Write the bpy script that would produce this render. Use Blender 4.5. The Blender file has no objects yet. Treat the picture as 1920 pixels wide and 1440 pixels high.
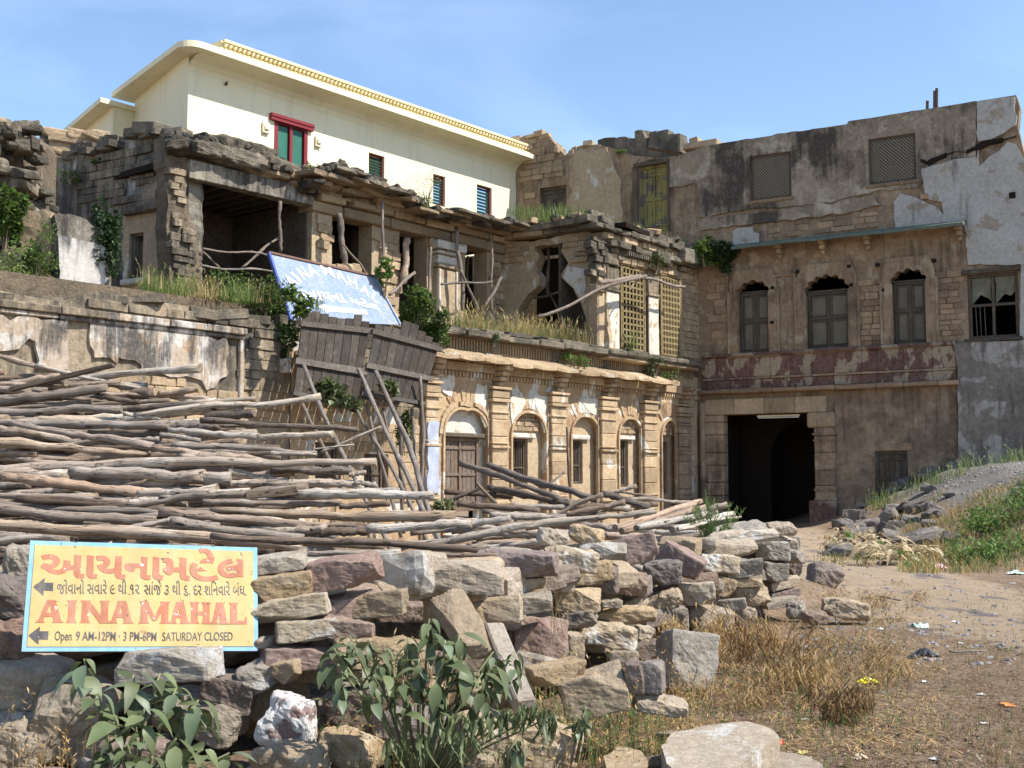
import bpy, bmesh, math, random
import numpy as np
from mathutils import Vector, Matrix, noise, geometry
RNG = random.Random(11)
rnd, uni = RNG.random, RNG.uniform
scene = bpy.context.scene
COL = scene.collection

# ------------------------------------------------------------------ camera, light, exposure
F = 2200.0                      # focal length in photo pixels (photo is 1920 wide)
PITCH = math.atan(180 / F)
CAMZ = 1.5
cam = bpy.data.objects.new('camera', bpy.data.cameras.new('camera'))
COL.objects.link(cam)
cam.location = (0, 0, CAMZ)
cam.rotation_euler = (math.radians(90) + PITCH, 0, 0)
cam.data.sensor_width = 36
cam.data.lens = F / 1920 * 36
cam.data.clip_start = 0.1
cam.data.clip_end = 5000
scene.camera = cam

SUN_AZ = math.radians(-18)       # horizontal direction towards the sun, from +X
SUN_EL = math.radians(50)
sun_dir = Vector((math.cos(SUN_AZ) * math.cos(SUN_EL), math.sin(SUN_AZ) * math.cos(SUN_EL), math.sin(SUN_EL)))
sl = bpy.data.lights.new('sun', 'SUN')
sl.energy = 5.0
sl.angle = math.radians(0.5)
sl.color = (1.0, 0.955, 0.88)
sun = bpy.data.objects.new('sun', sl)
COL.objects.link(sun)
sun.rotation_euler = (-sun_dir).to_track_quat('-Z', 'Y').to_euler()
sun.location = (20, -5, 40)

world = bpy.data.worlds.new('World')
scene.world = world
world.use_nodes = True
wt = world.node_tree
for n in list(wt.nodes):
    wt.nodes.remove(n)
wo = wt.nodes.new('ShaderNodeOutputWorld')
bg = wt.nodes.new('ShaderNodeBackground')
sky = wt.nodes.new('ShaderNodeTexSky')
sky.sky_type = 'NISHITA'
sky.sun_disc = False
sky.sun_elevation = SUN_EL
sky.sun_rotation = math.pi / 2 - SUN_AZ
sky.air_density = 1.0
sky.dust_density = 0.3
sky.ozone_density = 2.6
bg.inputs[1].default_value = 0.145
tcw = wt.nodes.new('ShaderNodeTexCoord')
mpw = wt.nodes.new('ShaderNodeMapping')
mpw.inputs['Scale'].default_value = (1.0, 1.6, 4.0)
mpw.inputs['Rotation'].default_value = (0.2, 0.25, 0.4)
nzw = wt.nodes.new('ShaderNodeTexNoise')
nzw.inputs['Scale'].default_value = 1.6
nzw.inputs['Detail'].default_value = 7
nzw.inputs['Roughness'].default_value = 0.55
nzw.inputs['Distortion'].default_value = 0.6
rpw = wt.nodes.new('ShaderNodeValToRGB')
rpw.color_ramp.elements[0].position = 0.5
rpw.color_ramp.elements[0].color = (0, 0, 0, 1)
rpw.color_ramp.elements[1].position = 0.85
rpw.color_ramp.elements[1].color = (0.30, 0.30, 0.30, 1)
mxw = wt.nodes.new('ShaderNodeMix')
mxw.data_type = 'RGBA'
mxw.inputs['B'].default_value = (6.8, 7.8, 9.2, 1)
L = wt.links
L.new(tcw.outputs['Generated'], mpw.inputs['Vector'])
L.new(mpw.outputs[0], nzw.inputs['Vector'])
L.new(nzw.outputs['Fac'], rpw.inputs[0])
L.new(rpw.outputs[0], mxw.inputs[0])
L.new(sky.outputs[0], mxw.inputs['A'])
L.new(mxw.outputs['Result'], bg.inputs[0])
L.new(bg.outputs[0], wo.inputs[0])

vs = scene.view_settings
vs.view_transform = 'Standard'
vs.look = 'None'
vs.gamma = 1
vs.use_curve_mapping = False
vs.exposure = 0.72

# ------------------------------------------------------------------ pixel rays and walls
CP, SP = math.cos(PITCH), math.sin(PITCH)


def ray(px, py):
    u, v = (px - 960) / F, (720 - py) / F
    return Vector((u, CP - v * SP, SP + v * CP))


def at(px, py, y):
    """point of the place seen at photo pixel (px,py) at ground distance y"""
    r = ray(px, py)
    return Vector((0, 0, CAMZ)) + r * (y / r.y)


class Wall:
    def __init__(s, ox, oy, dx, dy):
        l = math.hypot(dx, dy)
        s.d = Vector((dx / l, dy / l, 0))
        s.i = Vector((-s.d.y, s.d.x, 0))
        s.o = Vector((ox, oy, 0))
        s.m = Matrix(((s.d.x, s.i.x, 0, ox), (s.d.y, s.i.y, 0, oy), (0, 0, 1, 0), (0, 0, 0, 1)))

    def px(s, px, py, y=0.0):
        r = ray(px, py)
        c = Vector((0, 0, CAMZ))
        pl = s.o + s.i * y
        k = (pl - c).dot(s.i) / r.dot(s.i)
        h = c + r * k
        return ((h - s.o).dot(s.d), h.z)

    def P(s, a, y, z):
        return s.o + s.d * a + s.i * y + Vector((0, 0, z))

    def pts(s, l, y=0.0):
        return [s.px(a, b, y) for a, b in l]


K = (6.37, 40.04)
D1 = (0.641, 0.767)
D2 = (0.862, -0.507)
WF = Wall(*K, *D1)                 # lit lower facade and boundary wall
WR = Wall(*K, *D2)                 # shaded gatehouse wall
WG = Wall(-0.34, 37.5, *D1)        # set-back ruined gallery
WA = Wall(2.76, 35.7, *D2)         # wall with the broken arch (s<0 goes back)
WS = Wall(-7.9, 28.5, *D2)         # side wall of the roofless room
WC = Wall(0.14, 43.7, *D1)         # cream building

# ------------------------------------------------------------------ object helpers


def link(o, parent=None):
    COL.objects.link(o)
    if parent is not None:
        o.parent = parent
    return o


def thing(name, label, cat, m=None, group=None):
    o = bpy.data.objects.new(name, None)
    o.empty_display_size = 0.2
    COL.objects.link(o)
    if m is not None:
        o.matrix_world = m if isinstance(m, Matrix) else Matrix.Translation(m)
    return tag(o, label, cat, group)


LABELS = {}


def tag(o, label, cat, group=None, kind=None):
    o['label'] = label
    o['category'] = cat
    if group:
        o['group'] = group
    if kind:
        o['kind'] = kind
    LABELS.setdefault(label, []).append(o)
    return o


class MB:
    def __init__(s):
        s.v = []
        s.f = []

    def add(s, v, f):
        b = len(s.v)
        s.v += [tuple(x) for x in v]
        s.f += [tuple(b + i for i in q) for q in f]
        return s

    def box(s, x0, x1, y0, y1, z0, z1, bev=0.0, jit=0.0):
        if x1 < x0: x0, x1 = x1, x0
        if y1 < y0: y0, y1 = y1, y0
        if z1 < z0: z0, z1 = z1, z0
        if bev <= 0:
            v = [(x, y, z) for x in (x0, x1) for y in (y0, y1) for z in (z0, z1)]
            f = [(0, 1, 3, 2), (4, 6, 7, 5), (0, 4, 5, 1), (2, 3, 7, 6), (0, 2, 6, 4), (1, 5, 7, 3)]
        else:
            v, f = chamfer(x1 - x0, y1 - y0, z1 - z0, bev)
            cx, cy, cz = (x0 + x1) / 2, (y0 + y1) / 2, (z0 + z1) / 2
            v = [(a + cx, b + cy, c + cz) for a, b, c in v]
        if jit:
            v = [(a + uni(-jit, jit), b + uni(-jit, jit), c + uni(-jit, jit)) for a, b, c in v]
        return s.add(v, f)

    def bar(s, a, b, w, h=None, up=Vector((0, 0, 1))):
        a, b = Vector(a), Vector(b)
        d = (b - a)
        l = d.length
        d.normalize()
        x = d.cross(up)
        if x.length < 1e-3:
            x = d.cross(Vector((1, 0, 0)))
        x.normalize()
        z = x.cross(d)
        h = h or w
        v = []
        for p in (a, b):
            for i, j in ((-1, -1), (1, -1), (1, 1), (-1, 1)):
                v.append(p + x * (i * w / 2) + z * (j * h / 2))
        f = [(0, 1, 2, 3), (7, 6, 5, 4), (0, 4, 5, 1), (1, 5, 6, 2), (2, 6, 7, 3), (3, 7, 4, 0)]
        return s.add(v, f)

    def prism(s, poly, y0, y1):
        """extrude a polygon of (s,z) from y0 to y1"""
        n = len(poly)
        v = [(a, y0, b) for a, b in poly] + [(a, y1, b) for a, b in poly]
        tri = geometry.tessellate_polygon([[Vector((a, b, 0)) for a, b in poly]])
        f = [tuple(t) for t in tri] + [tuple(n + i for i in reversed(t)) for t in tri]
        f += [(i, (i + 1) % n, n + (i + 1) % n, n + i) for i in range(n)]
        return s.add(v, f)

    def tube(s, pts, rads, n=8, cap=True, irr=0.0, seed=0):
        pts = [Vector(p) for p in pts]
        rings = []
        m = len(pts)
        ref = Vector((0, 0, 1))
        base = len(s.v)
        vs_ = []
        for i, p in enumerate(pts):
            t = (pts[min(i + 1, m - 1)] - pts[max(i - 1, 0)])
            t.normalize()
            x = t.cross(ref)
            if x.length < 0.05:
                x = t.cross(Vector((0, 1, 0)))
            x.normalize()
            z = x.cross(t)
            for k in range(n):
                a = 2 * math.pi * k / n
                r = rads[i]
                if irr:
                    r *= 1 + irr * noise.noise(Vector((math.cos(a) * 1.3 + seed, math.sin(a) * 1.3, i * 0.35 + seed)))
                vs_.append(p + (x * math.cos(a) + z * math.sin(a)) * r)
        f = []
        for i in range(m - 1):
            for k in range(n):
                f.append((i * n + k, i * n + (k + 1) % n, (i + 1) * n + (k + 1) % n, (i + 1) * n + k))
        if cap:
            f.append(tuple(range(n))[::-1])
            f.append(tuple((m - 1) * n + k for k in range(n)))
        return s.add(vs_, f)

    def mesh(s, name, mat, smooth=False, fix=True):
        me = bpy.data.meshes.new(name)
        me.from_pydata(s.v, [], s.f)
        mats = mat if isinstance(mat, (list, tuple)) else [mat]
        for q in mats:
            me.materials.append(q)
        if fix:
            bm = bmesh.new()
            bm.from_mesh(me)
            bmesh.ops.recalc_face_normals(bm, faces=bm.faces)
            bm.to_mesh(me)
            bm.free()
        if smooth:
            me.shade_smooth()
        me.update()
        return me

    def build(s, name, mat, parent=None, smooth=False, kind=None, fix=True):
        o = bpy.data.objects.new(name, s.mesh(name, mat, smooth, fix))
        link(o, parent)
        if kind:
            o['kind'] = kind
        return o


def chamfer(w, d, h, b):
    b = min(b, w * .4, d * .4, h * .4)
    H = (w / 2, d / 2, h / 2)
    v = []
    idx = {}
    for sx in (-1, 1):
        for sy in (-1, 1):
            for sz in (-1, 1):
                for ax in range(3):
                    c = [H[0] - b, H[1] - b, H[2] - b]
                    c[ax] = H[ax]
                    idx[(sx, sy, sz, ax)] = len(v)
                    v.append((sx * c[0], sy * c[1], sz * c[2]))
    f = []
    S = (-1, 1)
    for ax in range(3):
        o = [a for a in range(3) if a != ax]
        for s0 in S:
            q = []
            for a, c in ((-1, -1), (1, -1), (1, 1), (-1, 1)):
                k = [0, 0, 0]
                k[ax] = s0
                k[o[0]] = a
                k[o[1]] = c
                q.append(idx[(*k, ax)])
            f.append(tuple(q))
    for ax in range(3):
        o = [a for a in range(3) if a != ax]
        for a in S:
            for c in S:
                k0 = [0, 0, 0]; k1 = [0, 0, 0]
                k0[o[0]] = k1[o[0]] = a
                k0[o[1]] = k1[o[1]] = c
                k0[ax] = -1; k1[ax] = 1
                f.append((idx[(*k0, o[0])], idx[(*k1, o[0])], idx[(*k1, o[1])], idx[(*k0, o[1])]))
    for sx in S:
        for sy in S:
            for sz in S:
                f.append((idx[(sx, sy, sz, 0)], idx[(sx, sy, sz, 1)], idx[(sx, sy, sz, 2)]))
    return v, f


# ------------------------------------------------------------------ materials


def sr(r, g, b):
    def c(x):
        x /= 255
        return x / 12.92 if x <= 0.04045 else ((x + .055) / 1.055) ** 2.4
    return (c(r), c(g), c(b), 1)


class NT:
    def __init__(s, name):
        s.m = bpy.data.materials.new(name)
        s.m.use_nodes = True
        s.t = s.m.node_tree
        s.b = s.t.nodes['Principled BSDF']
        s.out = s.t.nodes['Material Output']
        s.b.inputs['Roughness'].default_value = 0.9
        s.b.inputs['Specular IOR Level'].default_value = 0.2

    def n(s, t, **k):
        x = s.t.nodes.new('ShaderNode' + t)
        for a, b in k.items():
            setattr(x, a, b)
        return x

    def l(s, a, b):
        s.t.links.new(a, b)

    def pos(s, scale=(1, 1, 1), kind='world', off=True):
        if kind == 'world':
            o = s.n('NewGeometry').outputs['Position']
        else:
            o = s.n('TexCoord').outputs['Object']
        mp = s.n('Mapping')
        s.l(o, mp.inputs['Vector'])
        mp.inputs['Scale'].default_value = scale
        if kind != 'world' and off:
            oi = s.n('ObjectInfo')
            ml = s.n('Math', operation='MULTIPLY')
            s.l(oi.outputs['Random'], ml.inputs[0])
            ml.inputs[1].default_value = 57.0
            cb = s.n('CombineXYZ')
            s.l(ml.outputs[0], cb.inputs[0])
            s.l(ml.outputs[0], cb.inputs[2])
            s.l(cb.outputs[0], mp.inputs['Location'])
        return mp.outputs[0]

    def noise(s, vec, scale, detail=6, rough=0.6, dist=0.0):
        x = s.n('TexNoise')
        s.l(vec, x.inputs['Vector'])
        x.inputs['Scale'].default_value = scale
        x.inputs['Detail'].default_value = detail
        x.inputs['Roughness'].default_value = rough
        x.inputs['Distortion'].default_value = dist
        return x.outputs['Fac']

    def vor(s, vec, scale, feature='F1'):
        x = s.n('TexVoronoi', feature=feature)
        s.l(vec, x.inputs['Vector'])
        x.inputs['Scale'].default_value = scale
        return x.outputs['Distance']

    def ramp(s, fac, a, b, ca=0.0, cb=1.0):
        x = s.n('MapRange')
        s.l(fac, x.inputs[0])
        x.inputs[1].default_value = a
        x.inputs[2].default_value = b
        x.inputs[3].default_value = ca
        x.inputs[4].default_value = cb
        return x.outputs[0]

    def mix(s, fac, a, b, mode='MIX'):
        x = s.n('Mix', data_type='RGBA', blend_type=mode)
        for sock, val in ((x.inputs[0], fac), (x.inputs['A'], a), (x.inputs['B'], b)):
            if isinstance(val, (int, float, tuple)):
                sock.default_value = val
            else:
                s.l(val, sock)
        return x.outputs['Result']

    def math(s, op, a, b=0.0):
        x = s.n('Math', operation=op)
        for i, v in enumerate((a, b)):
            if isinstance(v, (int, float)):
                x.inputs[i].default_value = v
            else:
                s.l(v, x.inputs[i])
        return x.outputs[0]

    def bump(s, h, dist, strength=1.0, prev=None):
        x = s.n('Bump')
        s.l(h, x.inputs['Height'])
        x.inputs['Distance'].default_value = dist
        x.inputs['Strength'].default_value = strength
        if prev is not None:
            s.l(prev, x.inputs['Normal'])
        return x.outputs[0]

    def done(s, col=None, nrm=None, rough=None, spec=None):
        if col is not None:
            if isinstance(col, tuple):
                s.b.inputs['Base Color'].default_value = col
            else:
                s.l(col, s.b.inputs['Base Color'])
        if nrm is not None:
            s.l(nrm, s.b.inputs['Normal'])
        if rough is not None:
            s.b.inputs['Roughness'].default_value = rough
        if spec is not None:
            s.b.inputs['Specular IOR Level'].default_value = spec
        return s.m


def weather(name, c1, c2, c3=None, c3t=(0.55, 0.62), dark=None, dt=(0.55, 0.7), streak=0.5, pale=None, pt=(0.6, 0.63),
            sc=1.0, bump=0.02, fine=1.0, kind='world', rand=0.25, topdark=None, zdark=None):
    """weathered stone or plaster: two-tone mottling, hard-edged patches, runs of dark grime"""
    g = NT(name)
    p = g.pos((1, 1, 1), kind)
    n1 = g.noise(p, 0.9 * sc, 8, 0.65)
    col = g.mix(g.ramp(n1, 0.35, 0.68), c1, c2)
    if c3 is not None:
        n3 = g.noise(p, 1.7 * sc, 9, 0.6, 0.4)
        col = g.mix(g.ramp(n3, *c3t), col, c3)
    if pale is not None:
        n4 = g.noise(g.pos((1.3, 1.3, 0.8), kind), 1.15 * sc, 10, 0.62, 0.2)
        col = g.mix(g.ramp(n4, *pt), col, pale)
    n5 = g.noise(p, 9 * sc, 9, 0.75)
    col = g.mix(g.ramp(n5, 0.3, 0.75), g.mix(0.38, col, (0.02, 0.017, 0.012, 1)), g.mix(0.12, col, (0.9, 0.85, 0.75, 1)))
    if dark is not None:
        a = g.noise(p, 0.55 * sc, 7, 0.6)
        b = g.noise(g.pos((5, 5, 0.55), kind), 0.8, 8, 0.7)
        m = g.math('ADD', g.math('MULTIPLY', a, 1 - streak), g.math('MULTIPLY', b, streak))
        if zdark:
            sx = g.n('SeparateXYZ')
            g.l(g.n('NewGeometry').outputs['Position'], sx.inputs[0])
            m = g.math('ADD', m, g.ramp(sx.outputs[2], zdark[0], zdark[1], 0.0, zdark[2]))
        f = g.ramp(m, *dt)
        if topdark:
            gz = g.n('SeparateXYZ')
            g.l(g.n('NewGeometry').outputs['Normal'], gz.inputs[0])
            f = g.math('MAXIMUM', f, g.math('MULTIPLY', g.ramp(gz.outputs[2], 0.3, 0.8), topdark))
        f = g.math('MULTIPLY', f, g.ramp(g.noise(p, 14, 6, 0.7), 0.2, 0.6, 0.55, 1.0))
        col = g.mix(f, col, dark)
    if rand:
        oi = g.n('ObjectInfo')
        hs = g.n('HueSaturation')
        g.l(col, hs.inputs['Color'])
        g.l(g.ramp(oi.outputs['Random'], 0, 1, 1 - rand, 1 + rand), hs.inputs['Value'])
        hs.inputs['Hue'].default_value = 0.5
        col = hs.outputs[0]
    h1 = g.noise(p, 7 * sc, 10, 0.7)
    nb = g.bump(h1, bump * 1.6, 1.0)
    h2 = g.noise(p, 38, 8, 0.75)
    nb = g.bump(h2, bump * 0.35 * fine, 1.0, nb)
    return g.done(col, nb, 0.92, 0.15)


SAND1, SAND2 = (0.46, 0.33, 0.19, 1), (0.33, 0.22, 0.125, 1)
LICH = (0.07, 0.062, 0.05, 1)
M = {}
M['cream'] = None
M['sand'] = weather('sandstone', SAND1, SAND2, (0.27, 0.15, 0.09, 1), (0.6, 0.75), LICH, (0.56, 0.74), 0.5, rand=0.22)
M['sand_clean'] = weather('sandstone_clean', (0.50, 0.37, 0.22, 1), (0.40, 0.27, 0.15, 1), (0.36, 0.19, 0.11, 1), (0.57, 0.7), LICH, (0.55, 0.72), 0.5, (0.62, 0.58, 0.50, 1), (0.62, 0.64), rand=0.2)
M['sand_arcade'] = weather('sandstone_arcade', (0.52, 0.37, 0.20, 1), (0.40, 0.26, 0.14, 1), (0.33, 0.17, 0.10, 1), (0.57, 0.68), LICH, (0.54, 0.70), 0.6, (0.68, 0.64, 0.56, 1), (0.57, 0.585), rand=0.1)
M['rubble'] = weather('rubble_mortar', (0.25, 0.18, 0.11, 1), (0.16, 0.115, 0.07, 1), (0.09, 0.06, 0.04, 1), (0.5, 0.7), LICH, (0.5, 0.7), 0.4, sc=2.2, bump=0.05, rand=0)
M['lichen'] = weather('lichen_stone', (0.25, 0.20, 0.14, 1), (0.15, 0.125, 0.09, 1), (0.34, 0.27, 0.19, 1), (0.55, 0.66), (0.075, 0.07, 0.055, 1), (0.46, 0.6), 0.3, sc=2.5, bump=0.05, rand=0.3, topdark=0.55)
M['roofstone'] = weather('roof_stone', (0.42, 0.30, 0.18, 1), (0.30, 0.21, 0.13, 1), (0.36, 0.21, 0.12, 1), (0.58, 0.7), (0.05, 0.048, 0.04, 1), (0.58, 0.72), 0.2, sc=1.6, bump=0.04, rand=0.22, topdark=0.9)
M['wall_grey'] = weather('stained_grey_wall', (0.30, 0.26, 0.20, 1), (0.18, 0.15, 0.12, 1), (0.38, 0.33, 0.25, 1), (0.55, 0.64), (0.045, 0.042, 0.038, 1), (0.465, 0.575), 0.55, (0.50, 0.47, 0.42, 1), (0.60, 0.64), rand=0, bump=0.035)
M['cement'] = weather('grey_cement_plaster', (0.35, 0.265, 0.18, 1), (0.19, 0.135, 0.09, 1), (0.46, 0.38, 0.28, 1), (0.52, 0.64), (0.05, 0.042, 0.036, 1), (0.515, 0.60), 0.35, sc=1.1, bump=0.012, rand=0.06, zdark=(10.8, 12.8, 0.06))
M['cement_low'] = weather('brown_lime_plaster', (0.27, 0.17, 0.10, 1), (0.135, 0.088, 0.055, 1), (0.40, 0.27, 0.165, 1), (0.48, 0.64), (0.055, 0.04, 0.03, 1), (0.50, 0.66), 0.6, sc=0.6, bump=0.006, rand=0, fine=0.5)
M['greywash'] = weather('grey_washed_plaster', (0.26, 0.215, 0.17, 1), (0.15, 0.12, 0.095, 1), (0.40, 0.36, 0.31, 1), (0.52, 0.56), (0.10, 0.088, 0.08, 1), (0.5, 0.62), 0.8, sc=0.7, bump=0.008, rand=0)
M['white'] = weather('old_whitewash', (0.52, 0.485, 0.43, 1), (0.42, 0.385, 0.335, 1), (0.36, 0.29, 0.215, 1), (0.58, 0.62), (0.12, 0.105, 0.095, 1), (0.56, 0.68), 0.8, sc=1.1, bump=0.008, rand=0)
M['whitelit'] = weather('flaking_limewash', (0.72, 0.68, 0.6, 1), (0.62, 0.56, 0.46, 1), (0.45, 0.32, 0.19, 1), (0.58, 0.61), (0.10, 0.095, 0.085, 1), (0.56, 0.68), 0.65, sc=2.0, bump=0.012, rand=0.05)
M['plast_tan'] = weather('tan_plaster', (0.48, 0.36, 0.22, 1), (0.38, 0.27, 0.16, 1), (0.36, 0.21, 0.13, 1), (0.56, 0.7), LICH, (0.60, 0.74), 0.6, (0.62, 0.56, 0.47, 1), (0.6, 0.64), rand=0.08, bump=0.015)
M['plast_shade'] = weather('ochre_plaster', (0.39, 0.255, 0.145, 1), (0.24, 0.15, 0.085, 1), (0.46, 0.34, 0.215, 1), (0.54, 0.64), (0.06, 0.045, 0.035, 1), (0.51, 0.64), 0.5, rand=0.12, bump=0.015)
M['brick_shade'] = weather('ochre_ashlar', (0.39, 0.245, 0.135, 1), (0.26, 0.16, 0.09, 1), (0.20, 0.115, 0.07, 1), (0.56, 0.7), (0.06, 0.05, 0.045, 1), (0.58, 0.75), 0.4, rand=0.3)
M['redband'] = weather('red_painted_frieze', (0.155, 0.055, 0.036, 1), (0.11, 0.04, 0.028, 1), (0.20, 0.10, 0.06, 1), (0.55, 0.62), (0.06, 0.035, 0.03, 1), (0.55, 0.7), 0.4, (0.38, 0.28, 0.18, 1), (0.53, 0.57), rand=0.1, sc=1.2)
M['boundary'] = weather('boundary_ashlar', (0.40, 0.31, 0.20, 1), (0.28, 0.215, 0.14, 1), (0.36, 0.24, 0.14, 1), (0.58, 0.7), (0.07, 0.063, 0.052, 1), (0.48, 0.60), 0.45, rand=0.2, zdark=(3.0, 5.2, 0.06), bump=0.035)
M['bplaster'] = weather('pink_ochre_plaster', (0.52, 0.42, 0.33, 1), (0.38, 0.27, 0.17, 1), (0.40, 0.24, 0.11, 1), (0.56, 0.66), (0.07, 0.066, 0.062, 1), (0.485, 0.56), 0.5, (0.62, 0.57, 0.51, 1), (0.50, 0.55), sc=1.3, bump=0.015, rand=0.1)
M['jali'] = weather('brass_coloured_jali', (0.47, 0.36, 0.17, 1), (0.34, 0.25, 0.11, 1), None, dark=(0.10, 0.08, 0.05, 1), dt=(0.6, 0.8), rand=0, bump=0.004)
M['dark'] = None
M['inner'] = weather('shade_toned_inner_plaster', (0.085, 0.058, 0.038, 1), (0.035, 0.025, 0.018, 1), rand=0, bump=0.02)  # albedo lowered so the colour itself carries the indoor shade


def stone_mat(name, c1, c2, c3, pale=None, pt=(0.6, 0.64), sc=3.0, bump=0.017):
    g = NT(name)
    p = g.pos((1, 1, 1), 'object')
    col = g.mix(g.ramp(g.noise(p, 1.6 * sc, 8, 0.65), 0.3, 0.7), c1, c2)
    col = g.mix(g.ramp(g.noise(p, 2.7 * sc, 8, 0.6, 0.5), 0.55, 0.7), col, c3)
    if pale:
        col = g.mix(g.ramp(g.noise(p, 1.1 * sc, 9, 0.65, 0.2), *pt), col, pale)
    f = g.noise(p, 22, 9, 0.8)
    col = g.mix(g.ramp(f, 0.3, 0.72), g.mix(0.42, col, (0.03, 0.025, 0.02, 1)), g.mix(0.15, col, (0.9, 0.85, 0.78, 1)))
    oi = g.n('ObjectInfo')
    hs = g.n('HueSaturation')
    g.l(col, hs.inputs['Color'])
    g.l(g.ramp(oi.outputs['Random'], 0, 1, 0.84, 1.22), hs.inputs['Value'])
    r2 = g.math('FRACT', g.math('MULTIPLY', oi.outputs['Random'], 17.3))
    g.l(g.ramp(r2, 0, 1, 0.7, 1.15), hs.inputs['Saturation'])
    nb = g.bump(g.noise(p, 9, 10, 0.72), bump * 2.2, 1.0)
    nb = g.bump(g.noise(p, 55, 8, 0.8), bump * 0.5, 1.0, nb)
    v = g.vor(p, 26)
    nb = g.bump(g.ramp(v, 0.0, 0.35), bump * 0.5, 0.6, nb)
    return g.done(hs.outputs[0], nb, 0.92, 0.15)


S = {
    't': stone_mat('tan_stone', (0.47, 0.345, 0.205, 1), (0.35, 0.245, 0.14, 1), (0.52, 0.43, 0.31, 1)),
    'w': stone_mat('whitewashed_stone', (0.53, 0.44, 0.32, 1), (0.42, 0.325, 0.22, 1), (0.38, 0.28, 0.185, 1), (0.66, 0.62, 0.55, 1), (0.53, 0.60)),
    'g': stone_mat('grey_weathered_stone', (0.37, 0.30, 0.21, 1), (0.24, 0.195, 0.145, 1), (0.42, 0.35, 0.26, 1), (0.15, 0.125, 0.10, 1), (0.58, 0.64)),
    'p': stone_mat('purple_red_stone', (0.35, 0.225, 0.17, 1), (0.25, 0.15, 0.12, 1), (0.45, 0.35, 0.27, 1)),
    'b': stone_mat('brown_stone', (0.27, 0.185, 0.13, 1), (0.20, 0.135, 0.10, 1), (0.34, 0.25, 0.19, 1)),
    'd': stone_mat('dark_purple_stone', (0.25, 0.185, 0.145, 1), (0.16, 0.115, 0.095, 1), (0.34, 0.26, 0.20, 1)),
    'm': stone_mat('white_paint_on_pink_stone', (0.33, 0.20, 0.17, 1), (0.26, 0.155, 0.14, 1), (0.4, 0.3, 0.25, 1), (0.78, 0.75, 0.71, 1), (0.48, 0.50), 3.0),
}


def wood_mat(name, c1, c2, c3, lo=0.7, hi=1.25, ax='x', sat=(0.7, 1.1)):
    g = NT(name)
    sc = (0.55, 9, 9) if ax == 'x' else (9, 9, 0.55)
    p = g.pos(sc, 'object')
    q = g.pos((1, 1, 1), 'object')
    st = g.noise(p, 3.0, 9, 0.7)
    col = g.mix(g.ramp(st, 0.3, 0.7), c1, c2)
    col = g.mix(g.ramp(g.noise(q, 2.2, 6, 0.6, 0.5), 0.52, 0.68), col, c3)
    fine = g.noise(p, 12.0, 8, 0.75)
    col = g.mix(g.ramp(fine, 0.35, 0.62), g.mix(0.55, col, (0.03, 0.022, 0.016, 1)), col)
    crack = g.noise(g.pos(tuple(a * 0.6 for a in sc), 'object'), 4.0, 4, 0.5)
    cf = g.ramp(g.math('ABSOLUTE', g.math('SUBTRACT', crack, 0.5)), 0.0, 0.012)
    col = g.mix(cf, g.mix(0.7, col, (0.02, 0.015, 0.01, 1)), col)
    kn = g.vor(g.pos((0.9, 3.5, 3.5) if ax == 'x' else (3.5, 3.5, 0.9), 'object'), 2.2)
    col = g.mix(g.ramp(kn, 0.06, 0.12), (0.035, 0.025, 0.02, 1), col)
    oi = g.n('ObjectInfo')
    hs = g.n('HueSaturation')
    g.l(col, hs.inputs['Color'])
    g.l(g.ramp(oi.outputs['Random'], 0, 1, lo, hi), hs.inputs['Value'])
    r2 = g.math('FRACT', g.math('MULTIPLY', oi.outputs['Random'], 13.7))
    g.l(g.ramp(r2, 0, 1, *sat), hs.inputs['Saturation'])
    nb = g.bump(st, 0.012, 1.0)
    nb = g.bump(fine, 0.005, 1.0, nb)
    nb = g.bump(cf, 0.008, 1.0, nb)
    return g.done(hs.outputs[0], nb, 0.85, 0.2)


M['log'] = wood_mat('weathered_log', (0.50, 0.385, 0.28, 1), (0.33, 0.24, 0.17, 1), (0.60, 0.50, 0.40, 1), .65, 1.3)
M['log_pink'] = wood_mat('pinkish_log', (0.49, 0.36, 0.265, 1), (0.33, 0.23, 0.165, 1), (0.58, 0.47, 0.37, 1), .65, 1.25)
M['log_dark'] = wood_mat('dark_log', (0.22, 0.16, 0.115, 1), (0.14, 0.10, 0.075, 1), (0.28, 0.215, 0.16, 1))
M['log_pale'] = wood_mat('pale_log', (0.60, 0.52, 0.42, 1), (0.46, 0.37, 0.28, 1), (0.68, 0.61, 0.52, 1), 0.85, 1.15)
M['plank_tan'] = wood_mat('tan_plank', (0.36, 0.25, 0.14, 1), (0.30, 0.20, 0.11, 1), (0.4, 0.28, 0.16, 1))
M['cut'] = wood_mat('sawn_end', (0.42, 0.31, 0.2, 1), (0.33, 0.24, 0.155, 1), (0.45, 0.35, 0.25, 1))
M['board'] = wood_mat('grey_board', (0.088, 0.072, 0.058, 1), (0.048, 0.038, 0.031, 1), (0.13, 0.108, 0.088, 1), 0.7, 1.3, 'z')
M['rail'] = wood_mat('grey_rail', (0.17, 0.145, 0.12, 1), (0.10, 0.083, 0.07, 1), (0.22, 0.19, 0.16, 1), 0.8, 1.2, 'x')
M['shutter'] = wood_mat('old_shutter_wood', (0.155, 0.118, 0.08, 1), (0.095, 0.07, 0.048, 1), (0.20, 0.155, 0.11, 1), 0.85, 1.15, 'z')
M['door'] = wood_mat('brown_door_wood', (0.23, 0.165, 0.115, 1), (0.16, 0.11, 0.08, 1), (0.27, 0.2, 0.15, 1), 0.85, 1.15, 'z')
M['post'] = wood_mat('bare_pole', (0.30, 0.24, 0.19, 1), (0.20, 0.155, 0.12, 1), (0.35, 0.29, 0.24, 1), 0.75, 1.2)


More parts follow.
